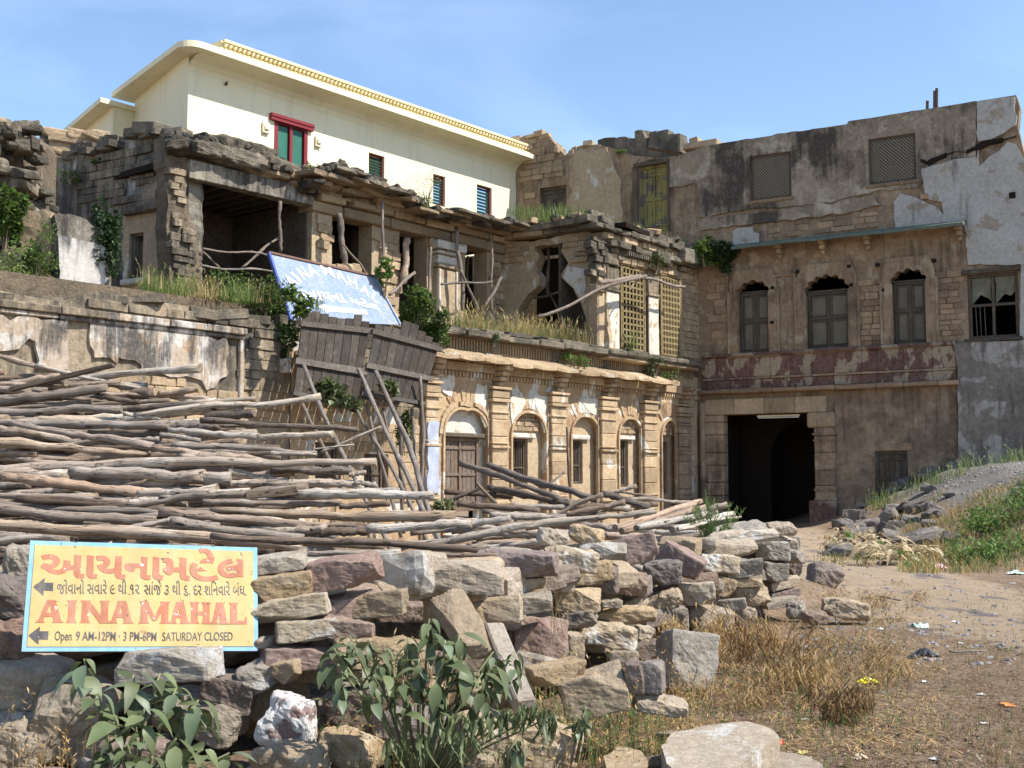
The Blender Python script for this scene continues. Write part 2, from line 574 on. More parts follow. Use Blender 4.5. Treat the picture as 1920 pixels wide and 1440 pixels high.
def plain(name, c, rough=0.7, spec=0.3, var=0.12, sc=8, bump=0.002):
    g = NT(name)
    p = g.pos((1, 1, 1), 'world')
    n = g.noise(p, sc, 8, 0.7)
    col = g.mix(g.ramp(n, 0.3, 0.7), tuple(x * (1 - var) for x in c[:3]) + (1,), tuple(min(1, x * (1 + var)) for x in c[:3]) + (1,))
    return g.done(col, g.bump(n, bump), rough, spec)


def _dark():  # near-black colour puts the shade of unlit rooms and openings into the surface
    g = NT('shade_dark_interior')
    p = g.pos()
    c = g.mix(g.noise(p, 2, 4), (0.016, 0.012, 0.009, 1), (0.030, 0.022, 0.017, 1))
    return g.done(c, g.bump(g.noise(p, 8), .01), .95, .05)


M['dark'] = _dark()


def leaf_mat(name, c1, c2, trans=0.35, gloss=0.35):
    g = NT(name)
    p = g.pos((1, 1, 1), 'world')
    oi = g.n('ObjectInfo')
    col = g.mix(g.ramp(g.noise(p, 5, 4, 0.6), 0.35, 0.65), c1, c2)
    hs = g.n('HueSaturation')
    g.l(col, hs.inputs['Color'])
    g.l(g.ramp(oi.outputs['Random'], 0, 1, 0.75, 1.3), hs.inputs['Value'])
    g.b.inputs['Roughness'].default_value = 0.5
    g.b.inputs['Specular IOR Level'].default_value = gloss
    g.l(hs.outputs[0], g.b.inputs['Base Color'])
    tr = g.n('BsdfTranslucent')
    g.l(hs.outputs[0], tr.inputs[0])
    ms = g.n('MixShader')
    ms.inputs[0].default_value = trans
    g.l(g.b.outputs[0], ms.inputs[1])
    g.l(tr.outputs[0], ms.inputs[2])
    g.l(ms.outputs[0], g.out.inputs[0])
    return g.m


M['leaf_big'] = leaf_mat('dull_green_leaf', (0.145, 0.17, 0.075, 1), (0.085, 0.11, 0.045, 1), 0.28, 0.45)
M['leaf_dark'] = leaf_mat('dark_green_leaf', (0.045, 0.085, 0.025, 1), (0.025, 0.055, 0.018, 1), 0.25, 0.5)
M['leaf_green'] = leaf_mat('fresh_green_leaf', (0.13, 0.20, 0.045, 1), (0.075, 0.13, 0.03, 1), 0.4)
M['grass_green'] = leaf_mat('green_grass_blade', (0.20, 0.24, 0.075, 1), (0.12, 0.17, 0.045, 1), 0.4)
M['grass_gold'] = leaf_mat('golden_grass_blade', (0.42, 0.33, 0.15, 1), (0.30, 0.24, 0.10, 1), 0.4)
M['dry_brown'] = leaf_mat('brown_dead_leaf', (0.27, 0.165, 0.075, 1), (0.17, 0.10, 0.045, 1), 0.25, 0.15)
M['dry'] = leaf_mat('dry_straw', (0.46, 0.32, 0.14, 1), (0.33, 0.21, 0.085, 1), 0.3, 0.2)
M['dry_pale'] = leaf_mat('pale_dry_leaf', (0.55, 0.46, 0.30, 1), (0.40, 0.30, 0.17, 1), 0.3, 0.2)
M['stem'] = leaf_mat('green_stem', (0.18, 0.20, 0.09, 1), (0.14, 0.13, 0.07, 1), 0.1)
M['twig'] = leaf_mat('brown_twig', (0.22, 0.16, 0.10, 1), (0.15, 0.11, 0.07, 1), 0.0)

# ------------------------------------------------------------------ sheets of wall with openings


def inside(poly, X, Y):
    c = np.zeros(X.shape, bool)
    n = len(poly)
    for i in range(n):
        x0, y0 = poly[i]
        x1, y1 = poly[(i + 1) % n]
        if y0 == y1:
            continue
        t = ((y0 > Y) != (y1 > Y)) & (X < (x1 - x0) * (Y - y0) / (y1 - y0) + x0)
        c ^= t
    return c


def resample(poly, step, rag=0.0, seed=0.0):
    out = []
    n = len(poly)
    for i in range(n):
        a = Vector(poly[i]); b = Vector(poly[(i + 1) % n])
        k = max(1, int(round((b - a).length / step)))
        for j in range(k):
            p = a.lerp(b, j / k)
            if rag:
                q = Vector((p.x * 3.1 + seed, p.y * 3.1, seed))
                p = p + Vector((noise.noise(q), noise.noise(q + Vector((9, 4, 2))))) * rag
                q = q * 4.0
                p = p + Vector((noise.noise(q), noise.noise(q + Vector((9, 4, 2))))) * rag * 0.5
            out.append((p.x, p.y))
    return out


def sheet(outer, holes=(), step=0.25, amp=0.02, thick=0.3, y0=0.0, seed=0.0, rag=0.0, hrag=0.0, fq=1.2):
    outer = resample(outer, step, rag, seed)
    hs = [resample(h, step * 0.7, hrag, seed + 3) for h in holes]
    xs = [p[0] for p in outer]; ys = [p[1] for p in outer]
    x0, x1, z0, z1 = min(xs), max(xs), min(ys), max(ys)
    gx, gy = np.meshgrid(np.arange(x0, x1, step), np.arange(z0, z1, step))
    rs = np.random.RandomState(int(abs(seed) * 10) % 9999 + 1)
    gx = (gx + rs.uniform(-.3, .3, gx.shape) * step).ravel()
    gy = (gy + rs.uniform(-.3, .3, gy.shape) * step).ravel()
    ok = inside(outer, gx, gy)
    for h in hs:
        ok &= ~inside(h, gx, gy)
    co = list(outer)
    ed = [(i, (i + 1) % len(outer)) for i in range(len(outer))]
    for h in hs:
        b = len(co)
        co += h
        ed += [(b + i, b + (i + 1) % len(h)) for i in range(len(h))]
    co += list(zip(gx[ok], gy[ok]))
    v, e, f, *_ = geometry.delaunay_2d_cdt([Vector((float(a), float(b))) for a, b in co], ed, [], 0, 1e-5)
    V = np.array([(p.x, p.y) for p in v])
    T = np.array([t for t in f if len(t) == 3])
    c = V[T].mean(axis=1)
    keep = inside(outer, c[:, 0], c[:, 1])
    for h in hs:
        keep &= ~inside(h, c[:, 0], c[:, 1])
    T = T[keep]
    cnt = {}
    for t in T:
        for a, b in ((t[0], t[1]), (t[1], t[2]), (t[2], t[0])):
            k = (min(a, b), max(a, b))
            cnt.setdefault(k, []).append((a, b))
    n = len(V)
    fv = []
    for a, b in V:
        q = Vector((a * fq, b * fq, seed * 1.7))
        d = noise.fractal(q, 0.9, 2.1, 4) * amp
        fv.append((float(a), y0 + float(d), float(b)))
    bv = [(float(a), y0 + thick, float(b)) for a, b in V]
    faces = [tuple(int(i) for i in t) for t in T]
    if thick > 0:
        for k, l in cnt.items():
            if len(l) == 1:
                a, b = int(l[0][0]), int(l[0][1])
                faces.append((b, a, n + a, n + b))
        fv += bv
    return fv, faces


def add_sheet(name, parent, mat, outer, holes=(), kind=None, **k):
    mb = MB()
    v, f = sheet(outer, holes, **k)
    mb.add(v, f)
    return mb.build(name, mat, parent, kind=kind)


def add_patch(W, parent, pxs, mat, y0=-0.07, step=0.16, rag=0.10, amp=0.012, thick=0.06, holes=(), name='plaster_patch', seed=None):
    return add_sheet(name, parent, mat, W.pts(pxs), holes, step=step, rag=rag, amp=amp, thick=thick, y0=y0, seed=seed if seed is not None else uni(0, 90))


# block variants for masonry (unit boxes, 44 triangles)
BLK = {}


def block_meshes(mat):
    if mat.name not in BLK:
        l = []
        for i in range(8):
            mb = MB()
            v, f = chamfer(1, 1, 1, 0.07)
            v = [(a + uni(-.035, .035), b + uni(-.05, .05), c + uni(-.05, .05)) for a, b, c in v]
            mb.add(v, f)
            l.append(mb.mesh('stone_block', mat))
        BLK[mat.name] = l
    return BLK[mat.name]


NPART = {}


def put_block(parent, mat, c, size, rot=(0, 0, 0), name='stone_block'):
    o = bpy.data.objects.new(name, RNG.choice(block_meshes(mat)))
    link(o, parent)
    o.location = c
    o.scale = size
    o.rotation_euler = rot
    return o


def masonry(parent, mat, region, holes=(), ch=0.2, ln=(0.3, 0.6), y0=-0.04, dep=0.16, gap=0.014, jit=0.015, skip=0.0, tilt=0.0, name='stone_block', maxn=300, z_ref=None):
    xs = [p[0] for p in region]; ys = [p[1] for p in region]
    x0, x1, z0, z1 = min(xs), max(xs), min(ys), max(ys)
    key = parent.name
    z = z0
    extra = MB()
    while z < z1:
        h = ch * uni(0.8, 1.2)
        x = x0 + uni(-0.3, 0)
        while x < x1:
            w = uni(*ln)
            px_, pz_ = np.array([x + .03, x + w - .03, x + .03, x + w - .03, x + w / 2]), np.array([z + .02, z + .02, z + h - .02, z + h - .02, z + h / 2])
            ok = inside(region, px_, pz_).all()
            if ok:
                for hh in holes:
                    if inside(hh, px_, pz_).any():
                        ok = False
                        break
            if ok and rnd() > skip:
                out = uni(-jit, jit)
                c = (x + w / 2, y0 + dep / 2 + out, z + h / 2)
                sz = (w - gap, dep, h - gap)
                if NPART.get(key, 0) < maxn:
                    NPART[key] = NPART.get(key, 0) + 1
                    put_block(parent, mat, c, sz, (uni(-.02, .02), uni(-1, 1) * (0.01 + tilt), uni(-.03, .03)), name)
                else:
                    v, f = chamfer(*sz, 0.015)
                    extra.add([(a + c[0] + uni(-.005, .005), b + c[1], d + c[2] + uni(-.005, .005)) for a, b, d in v], f)
            x += w
        z += h
    if extra.v:
        extra.build('small_stone_blocks', mat, parent, kind='stuff', fix=True)


# rough loose stones --------------------------------------------------------


def stone_mesh(w, d, h, seed, rough=0.05, cuts=3, n=6, rnd_=0.16, name='stone', mat=None):
    """rough hewn block: cube grid, rounded corners, knocked off by random planes, then noise"""
    rs = random.Random(seed)
    bm = bmesh.new()
    bmesh.ops.create_cube(bm, size=2)
    bmesh.ops.subdivide_edges(bm, edges=bm.edges, cuts=n, use_grid_fill=True)
    pl = []
    for _ in range(cuts):
        nv = Vector((rs.choice((-1, 1)) * rs.uniform(.25, 1), rs.choice((-1, 1)) * rs.uniform(.25, 1), rs.choice((-1, 1)) * rs.uniform(.25, 1))).normalized()
        pl.append((nv, rs.uniform(0.98, 1.28)))
    off = Vector((seed * 1.37 % 50, seed * 2.11 % 50, 0))
    m = min(w, d, h)
    for v in bm.verts:
        p = v.co.copy()
        q = Vector([max(-1 + rnd_, min(1 - rnd_, c)) for c in p])
        e = p - q
        if e.length > 1e-6:
            p = q + e.normalized() * rnd_ * min(1.0, e.length / rnd_ * 1.0 if e.length < rnd_ else 1.0)
        for nv, k in pl:
            s_ = p.dot(nv) - k
            if s_ > 0:
                p -= nv * s_
        p = Vector((p.x * w / 2, p.y * d / 2, p.z * h / 2))
        nn = noise.fractal(p * (1.1 / m) + off, 0.8, 2.2, 5)
        n2 = noise.noise(p * (4.5 / m) + off)
        n3 = noise.fractal(p * (11 / m) + off, 0.7, 2.2, 3) if n > 7 else 0
        p += v.co.normalized() * m * (rough * nn * 1.8 + rough * 0.5 * n2 + .014 * n3)
        v.co = p
    me = bpy.data.meshes.new(name)
    bm.to_mesh(me)
    bm.free()
    if mat:
        me.materials.append(mat)
    return me

# ------------------------------------------------------------------ ground


def sm(x, a, b):
    t = max(0.0, min(1.0, (x - a) / (b - a)))
    return t * t * (3 - 2 * t)


def pile_h(y):
    """height of the top surface of the log pile at distance y"""
    py = 1040 - (y - 8.6) / 5.2 * 350
    return CAMZ + (900 - py) * y / F


def mound_h(x, y):
    xx = x - 0.1 * (y - 25)
    return 1.95 * sm(xx, 7.4, 13.2) * sm(y, 18.0, 22.5)


PATH = [(7.7, 36.0), (7.5, 30.0), (6.1, 20.6), (5.6, 15.7), (5.4, 12.2), (6.2, 8.0), (8.5, 3.0), (12, -4)]


def seg_d(x, y, P):
    best = 1e9
    for (a, b), (c, d) in zip(P[:-1], P[1:]):
        ux, uy = c - a, d - b
        t = max(0, min(1, ((x - a) * ux + (y - b) * uy) / (ux * ux + uy * uy)))
        best = min(best, math.hypot(x - a - ux * t, y - b - uy * t))
    return best


def gh(x, y):
    z = 0.035 * noise.fractal(Vector((x * .5, y * .5, 0)), 0.9, 2.1, 4)
    if 12 > x > -16 and 4.6 < y < 18:
        dl = (x + 0.8) * -0.846 + (y - 6.8) * 0.534
        dist = min(dl, y - 6.75 + 0.15 * noise.noise(Vector((x * 1.3, 3, 0))))
        f = sm(dist, 0.25, 0.9) * (1 - sm(y, 13.5, 17))
        z += 0.62 * f
        if x < 0.4:
            pe = (830 - (min(14, max(8.3, y)) - 8.3) / 5.2 * 430 - 960) / F * y
            g = sm(y, 7.4, 8.8) * (1 - sm(y, 13.8, 15.2)) * (1 - sm(x, pe - 1.3, pe))
            yy = min(13.9, max(8.3, y))
            z = z * (1 - g) + g * (pile_h(yy) - 0.6)
        # spill of rubble in front of the wall
    if x > 6.5 and y > 17.5:
        m = mound_h(x, y)
        z += m + 0.10 * min(1, m * 2) * noise.fractal(Vector((x * .9, y * .9, 5)), 0.9, 2.1, 4)
    return z


def build_ground():
    xs = list(np.arange(-13, 19, 0.16)); ys = list(np.arange(2, 38, 0.16))
    xs = [-3000, -1200, -400, -120, -50, -25, -17] + xs + [20, 26, 40, 90, 300, 1200, 3000]
    ys = [-3000, -800, -200, -60, -20, -8, -3, 0, 1] + ys + [39, 41, 44, 50, 60, 90, 200, 600, 1500, 3000]
    nx, ny = len(xs), len(ys)
    v = []
    pm = []
    for y in ys:
        for x in xs:
            v.append((x, y, gh(x, y)))
            w = 1.25 + 0.55 * noise.noise(Vector((x * .35, y * .35, 7)))
            d = seg_d(x, y, PATH)
            pm.append(max(0, min(1, (w + 0.5 - d) / 0.9)))
    f = [(j * nx + i, j * nx + i + 1, (j + 1) * nx + i + 1, (j + 1) * nx + i) for j in range(ny - 1) for i in range(nx - 1)]
    me = bpy.data.meshes.new('ground')
    me.from_pydata(v, [], f)
    a = me.attributes.new('path', 'FLOAT', 'POINT')
    a.data.foreach_set('value', pm)
    a = me.attributes.new('gravel', 'FLOAT', 'POINT')
    a.data.foreach_set('value', [sm(mound_h(p[0], p[1]) + 0.25 * noise.noise(Vector((p[0] * .7, p[1] * .7, 2))), 0.75, 1.15) if p[0] > 6 and p[1] > 17 else 0 for p in v])
    me.shade_smooth()
    g = NT('dry_littered_earth')
    p = g.pos((1, 1, 1))
    n1 = g.noise(p, 0.8, 8, 0.65)
    col = g.mix(g.ramp(n1, 0.35, 0.65), (0.34, 0.25, 0.17, 1), (0.23, 0.16, 0.105, 1))
    n2 = g.noise(p, 16, 8, 0.8)
    col = g.mix(g.ramp(n2, 0.5, 0.6), col, (0.12, 0.065, 0.042, 1))
    n3 = g.noise(p, 23, 6, 0.7, 0.5)
    col = g.mix(g.ramp(n3, 0.58, 0.64), col, (0.40, 0.31, 0.21, 1))
    n4 = g.noise(p, 0.6, 6, 0.6)
    col = g.mix(g.math('MULTIPLY', g.ramp(n4, 0.55, 0.68), g.ramp(g.noise(p, 18, 4), 0.4, 0.6)), col, (0.13, 0.13, 0.05, 1))
    at_ = g.n('Attribute', attribute_name='path')
    nn = g.noise(p, 1.8, 8, 0.7)
    pc = g.mix(g.ramp(g.noise(p, 3.5, 8, 0.7), 0.35, 0.65), (0.42, 0.32, 0.22, 1), (0.33, 0.25, 0.17, 1))
    pc = g.mix(g.ramp(g.noise(g.pos((1.6, 0.5, 1)), 1.1, 9, 0.75), 0.54, 0.60), pc, (0.17, 0.15, 0.14, 1))
    pf = g.ramp(g.math('ADD', at_.outputs['Fac'], g.math('MULTIPLY', nn, 0.9)), 0.85, 1.1)
    col = g.mix(pf, col, pc)
    a2 = g.n('Attribute', attribute_name='gravel')
    gc = g.mix(g.ramp(g.noise(p, 9, 9, 0.8), 0.35, 0.65), (0.17, 0.155, 0.14, 1), (0.25, 0.225, 0.20, 1))
    col = g.mix(a2.outputs['Fac'], col, gc)
    h = g.noise(p, 11, 10, 0.8)
    nb = g.bump(h, 0.05)
    nb = g.bump(g.noise(p, 50, 8, 0.8), 0.012, 1, nb)
    me.materials.append(g.done(col, nb, 0.95, 0.1))
    o = bpy.data.objects.new('ground', me)
    link(o)
    o['kind'] = 'structure'
    return o


build_ground()

# ------------------------------------------------------------------ shared building bits


def arch_poly(cx, w, z0, zs, rise, n=10):
    """pointed arch outline, from bottom left round to bottom right"""
    r = (rise * rise + w * w / 4) / w
    p = [(cx - w / 2, z0), (cx - w / 2, zs)]
    c = cx - w / 2 + r
    a1 = math.acos(max(-1, min(1, (r - w / 2) / r)))
    for i in range(1, n + 1):
        a = a1 * i / n
        p.append((c - r * math.cos(a), zs + r * math.sin(a)))
    q = [(2 * cx - a, b) for a, b in reversed(p[:-1])]
    return p + q


def cusp_poly(cx, w, z0, zs, rise, lobes=5, n=6):
    """many-lobed arch outline"""
    p = [(cx - w / 2, z0), (cx - w / 2, zs)]
    cs = []
    for i in range(lobes + 1):
        a = math.pi * i / lobes
        cs.append((cx - w / 2 * 0.98 * math.cos(a), zs + rise * math.sin(a) ** 0.8 if 0 < i < lobes else zs))
    for i in range(lobes):
        a, b = Vector(cs[i]), Vector(cs[i + 1])
        m = (a + b) / 2
        out = (m - Vector((cx, zs - 0.1)))
        out.normalize()
        L_ = (b - a).length
        for k in range(1, n):
            t = k / n
            q = a.lerp(b, t) + out * (L_ * 0.38 * math.sin(math.pi * t))
            p.append((q.x, q.y))
        if i < lobes - 1:
            p.append((b.x, b.y))
    p += [(cx + w / 2, zs), (cx + w / 2, z0)]
    return p


def rect(s0, s1, z0, z1):
    return [(s0, z0), (s0, z1), (s1, z1), (s1, z0)]


def frame_mb(s0, s1, z0, z1, y, t=0.07, d=0.08, mull=1, trans=0):
    mb = MB()
    mb.box(s0, s0 + t, y, y + d, z0, z1, .008)
    mb.box(s1 - t, s1, y, y + d, z0, z1, .008)
    mb.box(s0 + t, s1 - t, y + .003, y + d, z1 - t, z1 - .002, .008)
    mb.box(s0 + t, s1 - t, y + .003, y + d, z0 + .002, z0 + t, .008)
    for i in range(mull):
        x = s0 + (s1 - s0) * (i + 1) / (mull + 1)
        mb.box(x - t * .4, x + t * .4, y + .006, y + d, z0 + t, z1 - t, .006)
    for zz in ([] if not trans else [z0 + (z1 - z0) * trans]):
        mb.box(s0 + t, s1 - t, y + .01, y + d, zz - t * .4, zz + t * .4, .006)
    return mb


def window(parent, s0, s1, z0, z1, y, style, mats=None, name='window'):
    sh, dk = M['shutter'], M['dark']
    W_, H_ = s1 - s0, z1 - z0
    if style == 'lattice':
        f = frame_mb(s0, s1, z0, z1, y, .07, .09, 0).build(name, M['shutter'], parent)
        mb = MB()
        st = 0.11
        k = -H_
        x0, x1, a0, a1 = s0 + .06, s1 - .06, z0 + .06, z1 - .06
        c = x0 - (a1 - a0)
        while c < x1:
            for sg in (1, -1):
                pts = []
                for t in np.linspace(0, 1, 2):
                    pass
                # line x = c + (z-a0) (or mirrored)
                lo = max(0, x0 - c); hi = min(a1 - a0, x1 - c)
                if hi - lo > .05:
                    A_, B_ = (c + lo, a0 + lo), (c + hi, a0 + hi)
                    if sg < 0:
                        A_, B_ = (x0 + x1 - A_[0], A_[1]), (x0 + x1 - B_[0], B_[1])
                    mb.bar((A_[0], y + .03 + .012 * sg, A_[1]), (B_[0], y + .03 + .012 * sg, B_[1]), .018, .016, up=Vector((0, 1, 0)))
            c += st
        mb.build('lattice', M['latt'], f)
        b = MB()
        b.box(s0 + .05, s1 - .05, y + .075, y + .085, z0 + .05, z1 - .05)
        b.build('pane', M['screen'], f)
        return f
    if style == 'mesh':       # wooden leaves with wire-netting panels
        f = frame_mb(s0, s1, z0, z1, y, .08, .10, 1, 0.53).build(name, M['shutter'], parent)
        for i in range(2):
            for j in range(2):
                xa = s0 + .09 + i * (W_ / 2 - .02); xb = xa + W_ / 2 - .15
                za = z0 + .1 + (H_ * .53 - .03 if j else 0); zb = (z1 - .1) if j else z0 + H_ * .53 - .06
                if xb - xa < .1: continue
                mb = frame_mb(xa, xb, za, zb, y + .03, .045, .04, 0)
                mb.build('sash', M['shutter'], f)
        mb = MB()
        n = int(W_ / .06)
        for i in range(1, n):
            x = s0 + .08 + (W_ - .16) * i / n
            mb.bar((x, y + .06, z0 + .08), (x, y + .06, z1 - .08), .009)
        n = int(H_ / .06)
        for i in range(1, n):
            z = z0 + .08 + (H_ - .16) * i / n
            mb.bar((s0 + .08, y + .066, z), (s1 - .08, y + .066, z), .009, up=Vector((0, 1, 0)))
        mb.build('wire_netting', M['latt'], f)
        b = MB()
        b.box(s0 + .05, s1 - .05, y + .085, y + .095, z0 + .05, z1 - .05)
        b.build('pane', M['screen2'], f)
        return f
    if style == 'bars':
        f = frame_mb(s0, s1, z0, z1, y, .06, .10, 0, 0.42).build(name, M['shutter'], parent)
        n = max(3, int((W_ - .12) / .085))
        for i in range(n):
            x = s0 + .06 + (W_ - .12) * (i + .5) / n
            MB().bar((x, y + .05, z0 + .05), (x, y + .05, z1 - .05), .026).build('bar', M['shutter'], f)
        b = MB()
        b.box(s0 + .05, s1 - .05, y + .30, y + .31, z0 + .05, z1 - .05)
        b.build('pane', M['dark'], f)  # dark sheet painting the unlit space behind the bars
        return f
    if style == 'planks':
        dm = mats or M['door']
        f = frame_mb(s0, s1, z0, z1, y, .09, .12, 0).build(name, dm, parent)
        n = max(2, int(round((W_ - .18) / .17)))
        for i in range(n):
            xa = s0 + .09 + (W_ - .18) * i / n
            xb = s0 + .09 + (W_ - .18) * (i + 1) / n
            MB().box(xa + .004, xb - .004, y + .05 + uni(0, .012), y + .09, z0 + .09, z1 - .09, .006).build('plank', dm, f)
        for t in (.12, .5, .86):
            z = z0 + H_ * t
            for i in range(2):
                xa = s0 + .1 + i * (W_ / 2 - .07); xb = xa + W_ / 2 - .14
                MB().box(xa, xb, y + .02, y + .05, z - .04, z + .04, .006).build('batten', dm, f)
        mb = MB()
        mb.box(s0 + W_ / 2 - .03, s0 + W_ / 2 + .03, y + .01, y + .055, z0 + .09, z1 - .09, .006)
        mb.build('meeting_rail', dm, f)
        return f


M['latt'] = plain('lattice_metal', (0.27, 0.23, 0.17, 1), 0.7)
M['screen'] = plain('dusty_screen', (0.115, 0.098, 0.070, 1), 0.8, sc=3, var=.3)
M['screen2'] = plain('dusty_netting_backing', (0.175, 0.16, 0.105, 1), 0.8, sc=2.2, var=.5)
M['awning'] = plain('faded_green_awning', (0.105, 0.13, 0.10, 1), 0.8, sc=3, var=.25)
M['iron'] = plain('rusty_iron', (0.11, 0.075, 0.055, 1), 0.7)
M['tube'] = plain('white_tube', (0.75, 0.76, 0.74, 1), 0.3, 0.5, .02)
M['redpaint'] = plain('dark_red_paint', (0.19, 0.016, 0.022, 1), 0.6, 0.3)
M['greenpaint'] = plain('green_shutter_paint', (0.018, 0.12, 0.08, 1), 0.5, 0.4, .15, 3)
M['greendark'] = plain('dark_green_blind', (0.014, 0.05, 0.035, 1), 0.9, 0.1)
M['yellowdoor'] = weather('faded_yellow_paint', (0.31, 0.27, 0.06, 1), (0.25, 0.20, 0.055, 1), (0.13, 0.105, 0.08, 1), (0.52, 0.56), (0.07, 0.055, 0.045, 1), (0.52, 0.6), 0.85, sc=1.6, bump=.006, rand=.1)
g_ = NT('cream_paint')
p_ = g_.pos((1, 1, 1))
c_ = g_.mix(g_.ramp(g_.noise(p_, .5, 6, .6), .35, .65), (0.76, 0.70, 0.50, 1), (0.72, 0.655, 0.455, 1))
st_ = g_.noise(g_.pos((3, 3, .25)), 1.0, 7, .65)
c_ = g_.mix(g_.ramp(st_, .5, .75, 0, .45), c_, (0.50, 0.43, 0.28, 1))
M['cream'] = g_.done(c_, g_.bump(g_.noise(p_, 6, 8, .7), .006), 0.8, 0.2)
g_ = NT('yellow_cream_trim')
p_ = g_.pos((1, 1, 1))
c_ = g_.mix(g_.ramp(g_.noise(p_, .8, 7, .7), .4, .7), (0.72, 0.62, 0.38, 1), (0.64, 0.55, 0.33, 1))
M['trim'] = g_.done(c_, g_.bump(g_.noise(p_, 9, 8, .7), .01), 0.8, 0.2)

# ------------------------------------------------------------------ the shaded gatehouse range (wall R)
GH = thing('gatehouse', 'shaded three storey palace range with dark gateway and scalloped arch windows', 'building', WR.m)


def PR(l, y=0.0):
    return WR.pts(l, y)


def rpx(x0, y0, x1, y1, yy=0.0):
    """rectangle from two corner pixels on wall R"""
    a = WR.px(x0, y1, yy); b = WR.px(x1, y0, yy)
    return a[0], b[0], a[1], b[1]


top = [(968, 262), (985, 254), (1003, 252), (1020, 250), (1035, 262), (1046, 277), (1060, 292), (1072, 278), (1100, 270), (1140, 275),
       (1152, 280), (1190, 292), (1250, 296), (1274, 290), (1330, 272), (1460, 252), (1588, 233), (1592, 227), (1905, 178), (1912, 200), (1908, 238), (1921, 290), (1935, 330)]
base_ = [(2080, 350), (2080, 1010), (1500, 1010), (1280, 990), (1230, 960), (968, 880)]
RW_out = PR(top + base_)
RW_out = [(a, max(b, -0.1)) for a, b in RW_out]
gate = rpx(1358, 773, 1528, 985); gate = (gate[0], gate[1], -0.2, gate[3])
W1 = rpx(1387, 548, 1441, 664)
W2 = rpx(1514, 545, 1590, 655)
W3 = rpx(1676, 527, 1735, 646)
W4 = rpx(1817, 508, 1908, 637)
L1 = rpx(1409, 284, 1483, 377)
L2 = rpx(1631, 250, 1716, 347)
DY = rpx(1199, 306, 1251, 440)
DG = rpx(1012, 346, 1062, 425)
DS = rpx(1644, 846, 1701, 950)
cw = []
for (a, b, z0, z1), lob in ((W1, 5), (W2, 7), (W3, 5)):
    w = b - a
    cw.append(cusp_poly((a + b) / 2, w * 1.02, z0, z1 - .05, w * .42, lob))
holes_R = [rect(*gate)] + cw + [rect(*W4), rect(*L1), rect(*L2), rect(*DY), rect(*DG), rect(*DS)]
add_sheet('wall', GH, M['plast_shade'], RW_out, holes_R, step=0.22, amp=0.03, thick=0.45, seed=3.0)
# rooms behind
z_top = WR.px(1590, 228)[1]
mb = MB()
mb.box(-9.6, 13.2, 4.0, 4.3, -.2, 11.2)
mb.box(-9.6, 13.2, .46, 4.0, 10.75, 10.95)
mb.box(-9.6, 13.2, .46, 4.0, 7.55, 7.75)
mb.box(-9.6, 13.2, .46, 4.0, 4.75, 4.95)
mb.box(-9.6, -9.35, .46, 4.0, 0, 10.7)
mb.box(12.95, 13.2, .46, 4.0, 0, 10.7)
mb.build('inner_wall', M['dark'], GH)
# gateway passage: jambs, cross wall with arch, piers
gs0, gs1, _, gz1 = gate
mb = MB()
mb.box(gs0 - .5, gs0 - .1, .47, 3.99, -.1, 4.7)
mb.box(gs1 + .1, gs1 + .5, .47, 3.99, -.1, 4.7)
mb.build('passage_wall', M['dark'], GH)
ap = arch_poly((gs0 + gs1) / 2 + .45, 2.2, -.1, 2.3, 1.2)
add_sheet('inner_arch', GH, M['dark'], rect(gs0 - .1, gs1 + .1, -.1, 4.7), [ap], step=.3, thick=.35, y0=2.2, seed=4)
# cement plaster of the top storey
cem = [(1213, 300), (1275, 292), (1330, 273), (1460, 253), (1588, 234), (1592, 229), (1830, 191), (1830, 262), (1832, 300), (1770, 312), (1735, 330), (1722, 350), (1722, 352),
       (1630, 360), (1632, 362), (1560, 378), (1485, 388), (1410, 392), (1312, 408), (1310, 378), (1308, 345), (1256, 352), (1254, 300)]
LL = [(a - .01, b + .01, c - .01, d + .01) for a, b, c, d in (L1, L2)]
add_patch(WR, GH, cem, M['cement'], y0=-.06, holes=[rect(*l) for l in LL], seed=5, thick=.07, rag=.06)
add_patch(WR, GH, [(1312, 412), (1480, 392), (1640, 368), (1650, 385), (1560, 405), (1440, 418), (1310, 432)], M['cement'], y0=-.09, seed=6, thick=.12, name='string_course')
add_patch(WR, GH, [(1075, 282), (1138, 280), (1150, 300), (1165, 340), (1166, 440), (1072, 440), (1070, 330)], M['plast_tan'], y0=-.05, seed=7)
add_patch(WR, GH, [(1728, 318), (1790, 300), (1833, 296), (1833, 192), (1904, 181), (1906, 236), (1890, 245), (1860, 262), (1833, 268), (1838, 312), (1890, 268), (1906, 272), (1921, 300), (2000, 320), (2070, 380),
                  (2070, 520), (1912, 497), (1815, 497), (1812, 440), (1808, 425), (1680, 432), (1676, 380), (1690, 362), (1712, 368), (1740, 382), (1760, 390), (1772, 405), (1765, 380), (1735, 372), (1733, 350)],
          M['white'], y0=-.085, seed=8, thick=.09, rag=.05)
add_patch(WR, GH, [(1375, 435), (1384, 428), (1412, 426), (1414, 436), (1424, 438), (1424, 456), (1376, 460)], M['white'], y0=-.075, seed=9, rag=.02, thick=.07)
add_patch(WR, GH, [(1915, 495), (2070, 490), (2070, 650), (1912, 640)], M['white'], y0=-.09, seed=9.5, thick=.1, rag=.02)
add_patch(WR, GH, [(1566, 735), (1640, 728), (1795, 712), (1798, 880), (1790, 985), (1566, 990)], M['cement_low'], y0=-.055, holes=[rect(DS[0] - .02, DS[1] + .02, DS[2] - .5, DS[3] + .02)], seed=10, thick=.05, rag=.03)
add_patch(WR, GH, [(1790, 645), (1860, 641), (2070, 636), (2070, 980), (1797, 980), (1799, 800), (1797, 690)], M['greywash'], y0=-.20, seed=11, thick=.2, rag=.03)
